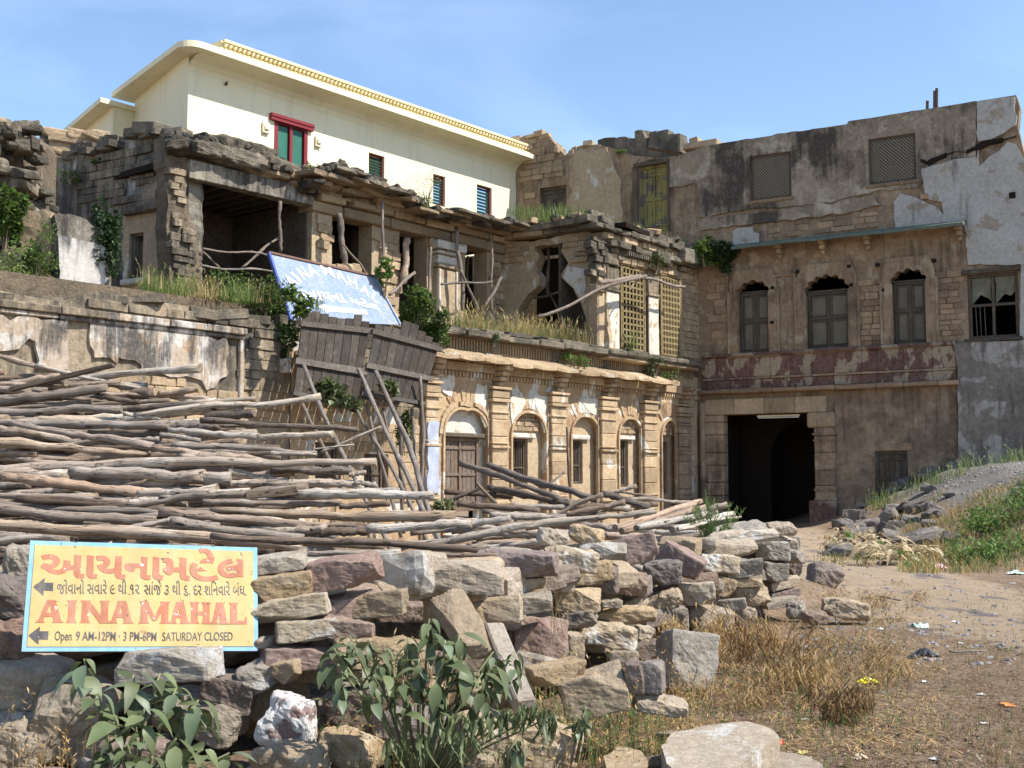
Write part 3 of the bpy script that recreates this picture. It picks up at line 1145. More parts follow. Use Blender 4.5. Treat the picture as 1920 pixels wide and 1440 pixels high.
# crack in the white wall
mb = MB()
cr = PR([(1726, 300), (1740, 306), (1752, 300), (1775, 290), (1790, 284), (1812, 285), (1832, 276), (1850, 268), (1880, 262), (1905, 255)], -.1)
for i, ((a, b), (c, d)) in enumerate(zip(cr[:-1], cr[1:])):
    t = .05 + .05 * math.sin(i * 1.3)
    mb.prism([(a, b - t), (a, b + t), (c, d + t), (c, d - t)], -.105, -.01)
mb.build('crack', M['dark'], GH)
# ashlar showing on the middle storey and in the broken corner
hh = holes_R
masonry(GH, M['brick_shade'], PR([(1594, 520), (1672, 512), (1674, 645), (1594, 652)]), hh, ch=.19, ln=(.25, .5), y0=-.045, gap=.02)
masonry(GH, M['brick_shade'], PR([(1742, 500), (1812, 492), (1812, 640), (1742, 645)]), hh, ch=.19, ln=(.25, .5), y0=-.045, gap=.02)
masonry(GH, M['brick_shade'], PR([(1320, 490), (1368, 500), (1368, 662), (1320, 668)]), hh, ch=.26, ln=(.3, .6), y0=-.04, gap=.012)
masonry(GH, M['sand'], PR([(970, 264), (985, 256), (1020, 252), (1046, 280), (1060, 294), (1068, 300), (1066, 440), (970, 440)]), [rect(DG[0] - .1, DG[1] + .1, DG[2] - 1, DG[3] + .15)], ch=.24, ln=(.3, .8), y0=-.06, jit=.04, tilt=.02)
masonry(GH, M['brick_shade'], PR([(1640, 372), (1728, 352), (1765, 378), (1768, 398), (1700, 362), (1660, 372)]), [], ch=.17, ln=(.2, .45), y0=-.1, jit=.04)
masonry(GH, M['brick_shade'], PR([(1880, 235), (1912, 225), (1925, 300), (1925, 330), (1900, 275), (1880, 262)]), [], ch=.2, ln=(.2, .45), y0=-.1, jit=.05)
masonry(GH, M['brick_shade'], PR([(1480, 405), (1650, 384), (1676, 382), (1678, 432), (1430, 452), (1430, 425)]), [], ch=.18, ln=(.3, .6), y0=-.03, jit=.015, skip=.15)
# awning with brackets
a0 = WR.px(1382, 464, -.15); a1 = WR.px(1812, 430, -.15)
zaw = (a0[1] + a1[1]) / 2
mb = MB()
nseg = 26
for i in range(nseg):
    x0 = a0[0] + (a1[0] - a0[0]) * i / nseg; x1 = a0[0] + (a1[0] - a0[0]) * (i + 1) / nseg
    j0 = .015 * noise.noise(Vector((x0, 0, 0))) * 3; j1 = .015 * noise.noise(Vector((x1, 0, 0))) * 3
    mb.add([(x0, -.06, zaw + .22), (x1, -.06, zaw + .22), (x1, -.75, zaw + .02 + j1), (x0, -.75, zaw + .02 + j0),
            (x0, -.06, zaw + .12), (x1, -.06, zaw + .12), (x1, -.75, zaw - .07 + j1), (x0, -.75, zaw - .07 + j0)],
           [(0, 1, 2, 3), (7, 6, 5, 4), (3, 2, 6, 7), (0, 4, 5, 1)] + ([(0, 3, 7, 4)] if i == 0 else []) + ([(1, 5, 6, 2)] if i == nseg - 1 else []))
mb.build('awning', M['awning'], GH)
for bx in (1462, 1543, 1628, 1800):
    s_ = WR.px(bx, 465, -.15)[0]
    mb = MB()
    mb.box(s_ - .09, s_ + .09, -.5, -.03, zaw - .12, zaw + .02, .02)
    mb.box(s_ - .08, s_ + .08, -.38, -.03, zaw - .28, zaw - .125, .03)
    mb.box(s_ - .06, s_ + .06, -.22, -.03, zaw - .42, zaw - .285, .03)
    mb.build('awning_bracket', M['sand'], GH)
# window surrounds with scalloped heads, jamb pilasters
for i, ((a, b, z0, z1), lob, cp) in enumerate(zip((W1, W2, W3), (5, 7, 5), cw)):
    w = b - a
    big = rect(a - .32, b + .32, z0 - .02, z1 + w * .42 + .42)
    big = [(a - .30, z0), (a - .30, z1 + w * .3 + .1), (a - .12, z1 + w * .42 + .38), (b + .12, z1 + w * .42 + .38), (b + .30, z1 + w * .3 + .1), (b + .30, z0)]
    inner = cusp_poly((a + b) / 2, w * 1.0, z0 + .0, z1 - .05, w * .40, lob)
    inner = [(x, max(zz, z0 + .001)) for x, zz in inner]
    # surround as an open-bottomed band
    poly = [big[0]] + big[1:] + list(reversed(inner))
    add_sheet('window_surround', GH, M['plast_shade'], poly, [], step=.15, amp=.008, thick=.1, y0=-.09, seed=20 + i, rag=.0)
    MB().box(a - .4, b + .4, -.14, .1, z0 - .14, z0 - .004, .02).build('window_sill', M['brick_shade'], GH)
    for x in (a - .38, b + .30):
        MB().box(x, x + .08, -.13, .02, z0, z1 + .1, .015).build('jamb_shaft', M['plast_shade'], GH)
    window(GH, a + .01, b - .01, z0 + .01, z1 + .04, .14, 'mesh')
    MB().box(a, b, .12, .25, z1 + .045, z1 + .10, .01).build('transom', M['shutter'], GH)
# recessed panels between windows
for x0, x1, y0_, y1_ in ((1452, 1492, 512, 662), (1495, 1502, 520, 660)):
    a, b, z0, z1 = rpx(x0, y0_, x1, y1_)
    mb = MB()
    mb.box(a, a + .07, -.07, .02, z0, z1, .01); mb.box(b - .07, b, -.07, .02, z0, z1, .01)
    mb.box(a + .07, b - .07, -.067, .02, z1 - .08, z1, .01)
    mb.build('wall_panel_frame', M['plast_shade'], GH)
f4 = frame_mb(*W4[:2], *W4[2:], .05, .1, .12, 1, .52).build('window', M['shutter'], GH)
mid = (W4[2] + W4[3]) / 2 + .05
for i in range(2):
    xa = W4[0] + .1 + i * ((W4[1] - W4[0]) / 2 - .03)
    xb = xa + (W4[1] - W4[0]) / 2 - .17
    p = add_sheet('broken_pane', f4, M['screen2'], [(xa, mid + .02), (xa, W4[3] - .1), (xb, W4[3] - .1), (xb, mid + .1 + .3 * i), (xb - .12, mid + .22), (xa + .25, mid + .32), (xa + .1, mid + .12)], [], step=.1, amp=.004, thick=.01, y0=.12, rag=.03, seed=i)
for x in (.16, .24, .33, .52):
    xx = W4[0] + x * (W4[1] - W4[0])
    MB().bar((xx, .1, W4[2] + .08), (xx + uni(-.03, .03), .1, mid), .022).build('bar', M['rail'], f4)
MB().box(W4[0] - .15, W4[1] + .1, -.13, .05, W4[3] + .01, W4[3] + .14, .01).build('window_lintel', M['shutter'], GH)
MB().box(W4[0] - .1, W4[1] + .1, -.24, .05, W4[2] - .1, W4[2] - .005, .01).build('window_sill', M['shutter'], GH)
window(GH, *L1, .0, 'lattice'); window(GH, *L2, .0, 'lattice')
for w_ in (L1, L2):
    mb = MB()
    mb.box(w_[0] - .12, w_[1] + .1, -.10, .0, w_[2] - .13, w_[2] - .01, .02)
    mb.build('window_sill', M['brick_shade'], GH)
window(GH, *DS, .0, 'planks', M['shutter'], 'door')
mb = MB()
mb.box(DS[0] + .25, DS[1] + .15, -.09, .0, DS[3] + .02, DS[3] + .26, .02)
mb.build('door_lintel', M['brick_shade'], GH)
window(GH, *DG, .1, 'planks', M['shutter'], 'door')
window(GH, *DY, .06, 'planks', M['yellowdoor'], 'door')
mb = MB()
mb.box(DY[0] - .16, DY[1] + .1, -.14, .0, DY[3] + .0, DY[3] + .13, .01)
mb.box(DY[0] - .22, DY[0] - .02, -.10, .1, DY[2], DY[3] - .002, .01)
mb.box(DY[1] + .01, DY[1] + .10, -.10, .1, DY[2], DY[3] - .002, .01)
mb.build('door_frame', M['shutter'], GH)
# broken sheet roof over the yellow door
a = WR.px(1205, 275, -.3); b = WR.px(1272, 300, -.3)
mb = MB()
mb.add([(a[0], -.3, a[1]), (b[0], -.3, b[1] + .3), (b[0] + .05, -.35, b[1]), (a[0] + 1.3, -.1, a[1] - .5), (a[0], .3, a[1] + .02), (b[0], .3, b[1] + .32)],
       [(0, 1, 5, 4), (0, 3, 2, 1)])
mb.build('roof_sheet', M['iron'], GH)
# gate: lintel, pilaster in blocks, plinth, dark side pier
la, lb, lz0, lz1 = rpx(1322, 742, 1550, 771, -.1)
lz0 = gate[3]; lz1 = lz0 + .52
n = 4
for i in range(n):
    x0 = la + (lb - la) * i / n; x1 = la + (lb - la) * (i + 1) / n - .01
    MB().box(x0, x1, -.14 - .01 * (i % 2), .3, lz0 + .002, lz1, .015).build('lintel_stone', M['sand'], GH)
a, b, _, _ = rpx(1529, 800, 1565, 900, -.1)
z = 0.85
while z < lz0 - .5:
    h = uni(.42, .6)
    h = min(h, lz0 - .5 - z)
    MB().box(a, b, -.16, .3, z, z + h - .01, .02).build('pilaster_stone', M['plast_shade'], GH)
    z += h
for zz, o in ((.85, .03), (1.15, .03), (lz0 - .95, .03), (lz0 - .75, .05)):
    MB().box(a - o, b + o, -.16 - o, .2, zz, zz + .07, .012).build('pilaster_moulding', M['plast_shade'], GH)
MB().box(a - .22, b + .02, -.2, .3, lz0 - .5, lz0 - .01, .05).build('capital', M['sand'], GH)
MB().box(a - .18, b + .05, -.3, .3, -.1, .84, .03).build('plinth', M['redband'], GH)
a, b, _, _ = rpx(1312, 800, 1357, 900, -.1)
z = 0.0
while z < lz0 - .02:
    h = min(uni(.4, .6), lz0 - z)
    MB().box(a, b, -.12 - uni(0, .03), .3, z, z + h - .01, .03).build('pilaster_stone', M['plast_shade'], GH)
    z += h
for x, w in ((1297, .22), (1317, .1)):
    s_, _z = WR.px(x, 850, -.2)
    mb = MB()
    zz = np.linspace(0, lz1 - .1, 14)
    mb.tube([(s_, -.18, z_) for z_ in zz], [w * (1.15 if i in (0, 1, 12, 13) else 1 + .02 * math.sin(i * 2)) for i in range(14)], 14)
    mb.build('round_column', M['plast_shade'], GH, smooth=True)
# tube light across the gate head
tb = thing('tube_light', 'unlit tube light fixed under the lintel of the dark gateway', 'lamp', WR.m)
ta = WR.px(1420, 778, .1); tb2 = WR.px(1500, 777, .1)
MB().box(ta[0], tb2[0], .05, .12, lz0 - .10, lz0 - .04, .01).build('batten', M['cream'], tb)
MB().tube([(ta[0] + .03, .085, lz0 - .13), (tb2[0] - .03, .085, lz0 - .13)], [.02, .02], 8).build('lamp_tube', M['tube'], tb)
# red frieze band and ledge
ra = PR([(1318, 672), (1795, 648), (1800, 706), (1798, 712), (1318, 735)])
zb0, zb1 = WR.px(1560, 722)[1], WR.px(1560, 660)[1]
s0_, s1_ = ra[0][0], ra[2][0]
x = s0_
while x < s1_ - .2:
    w = min(uni(.45, .9), s1_ - x)
    for z0, z1 in ((zb0, zb0 + .3), (zb0 + .3, zb0 + .38), (zb0 + .38, zb1)):
        mt = M['redband'] if z1 - z0 > .1 else M['plast_shade']
        MB().box(x, x + w - .008, -.08 - (.05 if z1 - z0 < .1 else uni(0, .012)), .02, z0 + .004, z1 - .004, .01).build('frieze_stone', mt, GH)
    x += w
x = s0_ - .1
while x < s1_ - .1:
    w = min(uni(.8, 1.6), s1_ - x)
    MB().box(x, x + w - .01, -.34 - uni(0, .05), .0, zb0 - .17, zb0 - .02, .03, .008).build('ledge_stone', M['brick_shade'], GH)
    x += w
x = s0_
while x < s1_ - .3:
    w = min(uni(.8, 1.6), s1_ - x)
    MB().box(x, x + w - .01, -.16 - uni(0, .02), .0, zb1 + .002, zb1 + .12, .03, .006).build('ledge_stone', M['redband'], GH)
    x += w
# socket holes in the wall and vent hole in the whitewash
for q in ((1497, 510), (1593, 500), (1646, 497), (1752, 489), (1597, 535), (1655, 545), (1450, 540), (1449, 605)):
    a, z = WR.px(*q)
    MB().box(a - .06, a + .06, -.11, -.02, z - .05, z + .05).build('socket_hole', M['dark'], GH)
a, z = WR.px(1898, 366, -.1)
MB().box(a - .09, a + .09, -.12, -.02, z - .09, z + .09).build('vent_hole', M['dark'], GH)
# rods on the roof
for px_, py_, h_ in ((1737, 186, .3), (1751, 182, .55), (1755, 180, .6), (1491, 238, .22)):
    a, z = WR.px(px_, py_ + 20, .2)
    MB().bar((a, .25, z - .3), (a + .03, .25, z + h_), .08).build('roof_rod', M['iron'], GH)
# masonry lumps beyond the parapet
for (x0, y0_, x1, y1_) in ((1130, 262, 1165, 282), (1165, 258, 1200, 285), (1198, 246, 1225, 285), (1225, 246, 1262, 280), (1262, 254, 1284, 284)):
    p0 = WR.px(x0, y1_, 1.2); p1 = WR.px(x1, y0_, 1.2)
    w, h = p1[0] - p0[0], p1[1] - p0[1] + .5
    o = bpy.data.objects.new('roof_rubble_stone', stone_mesh(w, .9, h, x0, .05, 2, 5, .1, mat=M['lichen']))
    link(o, GH)
    o.location = ((p0[0] + p1[0]) / 2, 1.2, p1[1] - h / 2)
for (x0, y0_, x1, y1_) in ((1283, 262, 1348, 274), (1296, 258, 1312, 266)):
    p0 = WR.px(x0, y1_, .8); p1 = WR.px(x1, y0_, .8)
    MB().box(p0[0], p1[0], .6, 1.2, p0[1] - .2, p1[1], .03, .02).build('roof_rubble_stone', M['sand'], GH)


def capstones(W, parent, line, mat, y=0.1, dep=.5, size=(.25, .5), hz=.2, name='cap_stone', dens=1.0):
    P_ = W.pts(line, y)
    for (a, b), (c, d) in zip(P_[:-1], P_[1:]):
        L_ = math.hypot(c - a, d - b)
        k = max(1, int(L_ / (sum(size) / 2) * dens))
        for i in range(k):
            t = (i + rnd() * .8) / k
            w = uni(*size)
            o = put_block(parent, mat, (a + (c - a) * t, y + uni(-.12, .12), b + (d - b) * t - hz * .35 + uni(-.04, .06)), (w, dep * uni(.5, 1), hz * uni(.6, 1.2)), (uni(-.1, .1), uni(-.15, .15), uni(-.4, .4)), name)


capstones(WR, GH, [(970, 262), (1020, 251), (1046, 278), (1064, 292), (1100, 270), (1150, 280)], M['sand'], .2, .5, (.2, .45), .2)

# ------------------------------------------------------------------ lit lower arcade (wall F)
AR = thing('arcade_building', 'sunlit ground storey with pointed blind arches, pilasters and corrugated stone eave', 'building', WF.m)
fx = lambda px, py=800, y=0.0: WF.px(px, py, y)[0]
S_L = fx(545)
S_R = fx(1318)
ZE = 4.62       # underside of the eave
bays = []
for (x0, x1, ya, ys, wn) in ((830, 914, 768, 815, (832, 905, 822, 960)), (957, 1023, 773, 818, (971, 998, 823, 917)), (1069, 1123, 780, 820, (1076, 1101, 826, 907)),
                             (1158, 1204, 784, 822, (1165, 1186, 826, 913)), (1238, 1271, 786, 824, (1242, 1259, 829, 925))):
    a, b = fx(x0), fx(x1)
    za = WF.px((x0 + x1) / 2, ya)[1]; zs = WF.px((x0 + x1) / 2, ys)[1]
    w0 = WF.px(wn[0], wn[3]); w1 = WF.px(wn[1], wn[2])
    bays.append((a, b, za, zs, (w0[0], w1[0], max(.0, w0[1]), w1[1])))
holes_F = [arch_poly((a + b) / 2, b - a, -.05, zs, za - zs) for a, b, za, zs, w in bays]
hid = []
for (x0, y0_, x1, y1_) in ((682, 852, 728, 925), (590, 830, 640, 900)):
    p0 = WF.px(x0, y1_); p1 = WF.px(x1, y0_)
    hid.append(rect(p0[0], p1[0], max(0, p0[1]), p1[1]))
ztop_wall = 5.0
add_sheet('wall', AR, M['sand_arcade'], [(S_L, -.1), (S_L, ztop_wall), (S_R, ztop_wall), (S_R, -.1)], holes_F + hid, step=.18, amp=.02, thick=.4, seed=31)
for i, (a, b, za, zs, w) in enumerate(bays):
    ws = rect(*w)
    mt = [M['whitelit'], M['plast_tan'], M['plast_tan'], M['plast_tan'], M['plast_shade']][i]  # end bay uses darker copies throughout: its shade is put into the colour
    add_sheet('niche_panel', AR, mt, rect(a - .05, b + .05, -.1, za + .1), [rect(w[0], w[1], w[2] - (.2 if i == 0 else 0), w[3])], step=.14, amp=.015, thick=.18, y0=.17, seed=40 + i)
    if i in (1, 3, 4):     # rubble showing in the arch head
        masonry(AR, M['brick_shade'] if i == 4 else M['sand'], [(p, q) for p, q in arch_poly((a + b) / 2, (b - a) * .97, w[3] + .22, max(zs, w[3] + .23), (za - zs) * .95)], [], ch=.13, ln=(.12, .3), y0=.10, dep=.1, jit=.02, tilt=.06, gap=.012)
    if i in (1, 2, 3):
        MB().box(w[0] - .2, w[1] + .25, .06, .3, w[3] + .02, w[3] + .15, .02, .01).build('window_lintel', M['whitelit'], AR)
    # moulded arch rib
    ap = arch_poly((a + b) / 2, b - a, 0, zs, za - zs)
    ap2 = arch_poly((a + b) / 2, (b - a) - .12, 0, zs, za - zs - .07)
    mb = MB()
    for j in range(len(ap) - 1):
        mb.bar((ap[j][0], -.025, ap[j][1]), (ap[j + 1][0], -.025, ap[j + 1][1]), .07, .09, up=Vector((0, 1, 0)))
    mb.build('arch_rib', M['plast_shade'] if i == 4 else M['sand_arcade'], AR)
    if i == 0:
        window(AR, w[0] + .02, w[1] - .02, w[2], w[3], .12, 'planks', M['door'], 'door')
        MB().box(w[0] - .18, w[1] + .15, .0, .3, w[3] + .01, w[3] + .12, .015, .008).build('door_lintel', M['shutter'], AR)
        # arched hood broken above the door
        k0 = arch_poly((a + b) / 2, (b - a) + .28, zs - .1, zs, za - zs + .12)
        mb = MB()
        for j in range(1, len(k0) - 2):
            if rnd() < .85:
                mb.bar((k0[j][0], -.04, k0[j][1]), (k0[j + 1][0], -.04, k0[j + 1][1]), .12 + uni(-.03, .03), .10, up=Vector((0, 1, 0)))
        mb.build('arch_hood', M['sand'], AR)
    else:
        window(AR, w[0] + .02, w[1] - .02, w[2] + .01, w[3] - .01, .26, 'bars')
for h in hid:
    window(AR, h[0][0] + .02, h[2][0] - .02, h[0][1], h[1][1], .15, 'planks', M['shutter'], 'window')
# joggled voussoir fans over the arches
for i, (a, b, za, zs, w) in enumerate(bays):
    n = 8
    c = ((a + b) / 2, zs)
    for k in range(n):
        an0 = math.radians(52 + 76 * k / n); an1 = math.radians(52 + 76 * (k + 1) / n - 1.2)
        r0, r1 = (za - zs) * 1.13 + .02, (za - zs) + .55 + uni(-.03, .03)
        q = [(c[0] - r * math.cos(t), c[1] + r * math.sin(t)) for r, t in ((r0, an0), (r1, an0), (r1, an1), (r0, an1))]
        if rnd() < .9:
            MB().prism(q, -.024 - uni(0, .006), .05).build('voussoir', M['sand_arcade'] if i != 4 else M['brick_shade'], AR)
# pilasters
PIL = [(798, 822, 0), (922, 951, 1), (1034, 1061, 1), (1128, 1154, 1), (1208, 1231, 1), (1274, 1296, 2)]
for x0, x1, kind_ in PIL:
    a, b = fx(x0, 820, -.15), fx(x1, 820, -.15)
    pm = M['sand_clean'] if kind_ < 2 else M['plast_shade']  # end pilaster takes the darker plaster, shade painted in
    z = .0
    ztop = 3.6
    while z < ztop - .05:
        h = min(uni(.34, .5), ztop - z)
        if ztop - z - h < .15: h = ztop - z
        MB().box(a, b, -.17 - uni(0, .012), .02, z + .004, z + h - .006, .018, .004).build('pilaster_stone', pm, AR)
        z += h
    for zz, o, hh_ in ((.85, .05, .09), (1.02, .03, .05), (2.35, .05, .07), (2.47, .025, .05), (3.30, .03, .06), (3.6, .06, .10), (3.72, .03, .2), (3.94, .08, .08)):
        MB().box(a - o, b + o, -.19 - o, .02, zz, zz + hh_ - .004, .014, .003).build('pilaster_moulding', pm, AR)
    for sx in (a - .07, b + .02):
        MB().box(sx, sx + .05, -.085, .02, 0, 3.55, .012).build('pilaster_fillet', pm, AR)
    # stepped corbel carrying the eave
    for j, (o, z0, z1) in enumerate(((.14, 4.03, 4.16), (.22, 4.17, 4.30), (.30, 4.31, 4.44), (.40, 4.45, 4.60))):
        MB().box((a + b) / 2 - .13 - .01 * j, (a + b) / 2 + .13 + .01 * j, -.12 - o, .02, z0, z1 - .005, .03, .004).build('corbel_stone', pm, AR)
# plaster scraps, dentil course
for q in ([(818, 690), (850, 694), (852, 720), (846, 742), (830, 735), (815, 718)], [(893, 720), (920, 724), (922, 800), (908, 800), (897, 770), (888, 748)],
          [(1000, 740), (1030, 745), (1032, 820), (1022, 812), (1010, 775)], [(955, 745), (975, 735), (985, 755), (970, 785), (958, 800)], [(1085, 745), (1122, 748), (1126, 800), (1112, 778), (1095, 765)],
          [(925, 770), (950, 772), (940, 790), (928, 790)]):
    add_patch(WF, AR, q, M['whitelit'], y0=-.035, step=.1, rag=.08, amp=.006, thick=.05)
add_patch(WF, AR, [(792, 790), (812, 790), (812, 925), (790, 925)], plain('pale_blue_wash', (0.36, 0.39, 0.47, 1), var=.3, sc=2.5), y0=-.22, step=.1, rag=.05, thick=.22)
mb = MB()
x = fx(815)
while x < S_R:
    mb.box(x, x + .07, -.09, .02, 4.22, 4.34)
    x += .14
mb.build('dentils', M['sand_arcade'], AR, kind='stuff')
x = fx(806)
while x < S_R:
    w = min(uni(.5, 1.0), S_R - x + .01)
    MB().box(x, x + w - .01, -.12 - uni(0, .015), .02, 4.36, 4.60, .02, .004).build('cornice_stone', M['sand_clean'], AR)
    x += w
# corrugated sloping eave, slab by slab
x = fx(806, 680, -.5)
xe = fx(1268, 712, -.5)
while x < xe:
    w = min(uni(.85, 1.15), xe - x + .02)
    dz = uni(-.03, .03)
    n = int(w / .045)
    mb = MB()
    top_, bot = [], []
    V_ = []
    for i in range(n + 1):
        xx = x + (w - .02) * i / n
        k = (i % 3) / 2.0
        sk = .10
        r_ = .03 * k
        drop = .05 * (1 if 2 < i < n - 2 else 0) * 0 + .035 * abs(math.sin(math.pi * i / n))
        V_ += [(xx + sk, -.02, 4.88 + r_ + dz), (xx, -.64 + .03 * noise.noise(Vector((xx * 3, 0, 0))), 4.66 + r_ + dz - drop), (xx, -.64, 4.585 + dz - drop), (xx, -.02, 4.60 + dz)]
    Fc = []
    for i in range(n):
        for j in range(3):
            Fc.append((i * 4 + j, i * 4 + j + 1, (i + 1) * 4 + j + 1, (i + 1) * 4 + j))
    Fc += [(0, 3, 2, 1), (n * 4, n * 4 + 1, n * 4 + 2, n * 4 + 3)]
    mb.add(V_, Fc)
    mb.build('eave_slab', M['sand_clean'], AR)
    x += w
# dark frieze above the eave with fluting, ledge stones, terrace
xa, xb = fx(806), fx(1300)
add_sheet('frieze', AR, M['sand'], rect(xa, xb, 4.86, 5.32), [], step=.15, amp=.02, thick=.1, y0=-.0, seed=51)
mb = MB()
x = xa
while x < xb:
    mb.box(x, x + .055, -.06, .02, 4.93, 5.22, .0)
    x += .115
mb.build('fluting', M['sand'], AR, kind='stuff')
for px_ in (925, 1037, 1133):
    s_ = fx(px_, 670)
    MB().box(s_ - .16, s_ + .16, -.1, .02, 4.9, 5.3, .03, .01).build('ledge_bracket', M['lichen'], AR)
x = xa
while x < xb:
    w = min(uni(.6, 1.5), xb - x + .05)
    MB().box(x, x + w - .015, -.34 - uni(0, .10), .5, 5.27, 5.41 + uni(0, .05), .03, .02).build('ledge_stone', M['lichen'], AR)
    MB().box(x + uni(0, .2), x + w - uni(.02, .1), -.16 - uni(0, .06), .4, 5.42, 5.5 + uni(0, .08), .03, .02).build('ledge_stone', M['lichen'], AR)
    x += w
ZT = 5.42
mb = MB()
mb.box(fx(-120), fx(1300), .42, 3.6, 4.4, ZT - .02)
mb.build('terrace', M['rubble'], AR)
# blocks on the arcade wall between fittings: ashlar joints
masonry(AR, M['sand_arcade'], WF.pts([(812, 700), (1232, 735), (1232, 925), (812, 960)]), [[(p, q) for p, q in arch_poly((a + b) / 2, b - a + .1, -.5, zs, za - zs + .62)] for a, b, za, zs, w in bays] + [rect(fx(x0) - .12, fx(x1) + .12, -1, 6) for x0, x1, k in PIL], ch=.28, ln=(.25, .5), y0=-.018, dep=.08, jit=.004, gap=.012, maxn=120)
masonry(AR, M['brick_shade'], WF.pts([(1232, 740), (1276, 745), (1276, 930), (1232, 930)]), [[(p, q) for p, q in arch_poly((a + b) / 2, b - a + .1, -.5, zs, za - zs + .1)] for a, b, za, zs, w in bays[-1:]], ch=.25, ln=(.2, .4), y0=-.02, dep=.08, jit=.006, gap=.012, maxn=160)  # end bay ashlar in the darker copy, shade painted in
masonry(AR, M['sand'], WF.pts([(548, 770), (800, 790), (800, 940), (548, 940)]), hid, ch=.24, ln=(.25, .6), y0=-.03, dep=.1, jit=.02, gap=.015, maxn=230)
masonry(AR, M['boundary'], WF.pts([(548, 600), (800, 640), (800, 785), (548, 765)]), [], ch=.24, ln=(.25, .6), y0=-.03, dep=.1, jit=.02, gap=.015, maxn=240)

# ------------------------------------------------------------------ latticed bay standing on the arcade
JB = thing('latticed_bay', 'crumbling upper bay with two brass coloured lattice screens and white posts', 'building', WF.m)
q = WF.pts([(1128, 440), (1150, 447), (1185, 455), (1230, 468), (1300, 490), (1322, 498), (1322, 700), (1300, 696), (1128, 662)])
q = [(a, max(b, 5.4)) for a, b in q]
J1 = WF.px(1163, 655), WF.px(1207, 505)
J2 = WF.px(1238, 668), WF.px(1274, 522)
j1 = (J1[0][0], J1[1][0], 5.52, J1[1][1]); j2 = (J2[0][0], J2[1][0], 5.52, J2[1][1])
q[-3] = (q[-3][0], 5.4)
add_sheet('wall', JB, M['sand'], q, [rect(j1[0] - .04, j1[1] + .2, j1[2], j1[3]), rect(j2[0] - .04, j2[1] + .02, j2[2], j2[3])], step=.15, amp=.05, thick=.4, seed=61, rag=.05)
for (a, b, z0, z1) in (j1, j2):
    f = frame_mb(a, b, z0, z1, -.06, .035, .05, 0).build('lattice_screen', M['jali'], JB)
    mb = MB()
    r = .128
    nx = max(3, int((b - a) / .175)); nz = int((z1 - z0) / .19)
    for i in range(nx + 1):
        for j in range(nz + 1):
            cx, cz = a + (b - a) * i / nx, z0 + (z1 - z0) * j / nz
            pts = []
            for k in range(9):
                t = 2 * math.pi * k / 8
                pts.append((cx + r * math.cos(t), cz + r * math.sin(t)))
            for (x0, q0), (x1, q1) in zip(pts[:-1], pts[1:]):
                if min(x0, x1) > a and max(x0, x1) < b and min(q0, q1) > z0 and max(q0, q1) < z1:
                    mb.bar((x0, -.04, q0), (x1, -.04, q1), .017, .025, up=Vector((0, 1, 0)))
    mb.build('interlaced_rings', M['jali'], f)
mb = MB()
mb.box(j1[0] - 1.2, j2[1] + .3, 1.4, 1.5, 5.4, 9.0)
mb.build('inner_wall', M['inner'], JB)
for x0, x1, ya in ((1137, 1160, 545), (1216, 1234, 555)):
    a, b = fx(x0, 600, -.12), fx(x1, 600, -.12)
    zt = WF.px(x0, ya, -.12)[1]
    MB().box(a, b, -.15, .1, 5.45, zt, .02, .006).build('white_post', M['whitelit'], JB)
    MB().box(a - .05, b + .05, -.2, .1, zt, zt + .1, .02, .006).build('post_moulding', M['boundary'], JB)
    MB().box(a - .02, b + .02, -.16, .1, zt + .1, min(j1[3], zt + .75), .02, .006).build('white_post', M['boundary'], JB)
a, b = fx(1122, 600, -.1), fx(1136, 600, -.1)
MB().box(a, b, -.1, .3, 5.45, 8.0, .04, .01).build('corner_post', M['plast_tan'], JB)
a = fx(1209, 600); b = fx(1216, 600)
MB().box(a + .02, b, -.13, .0, 5.5, j1[3] - .1, .01).build('iron_strip', M['iron'], JB)
masonry(JB, M['boundary'], WF.pts([(1098, 440), (1130, 440), (1162, 462), (1162, 545), (1110, 560)]), [], ch=.22, ln=(.2, .5), y0=-.12, jit=.09, tilt=.08, dep=.3)
zz = j1[3]
for (x0, x1, off, h0, h1, mt) in ((1140, 1300, .05, .0, .22, 'sand'), (1138, 1285, .16, .24, .38, 'boundary'), (1130, 1300, .26, .40, .58, 'lichen'), (1120, 1312, .16, .60, .82, 'sand'), (1100, 1316, .32, .84, .98, 'lichen'), (1095, 1316, .12, 1.0, 1.25, 'lichen')):
    x, xe = fx(x0, 480), fx(x1, 480)
    while x < xe:
        w = min(uni(.25, .8), xe - x + .05)
        if rnd() < .93:
            dz = -.035 * 0
            MB().box(x, x + w - .02, -off - uni(0, .12), .35, zz + h0 + uni(-.02, .02), zz + h1 + uni(-.02, .02), .03, .018).build('cornice_stone', M[mt], JB)
        x += w
x = fx(1150, 480)
mb = MB()
while x < fx(1235, 480):
    mb.box(x, x + .06, -.26, -.0, zz + .25, zz + .39)
    x += .12
mb.build('dentils', M['lichen'], JB, kind='stuff')
masonry(JB, M['sand'], WF.pts([(1276, 515), (1322, 520), (1322, 690), (1276, 675)]), [], ch=.22, ln=(.2, .4), y0=-.05, gap=.012)
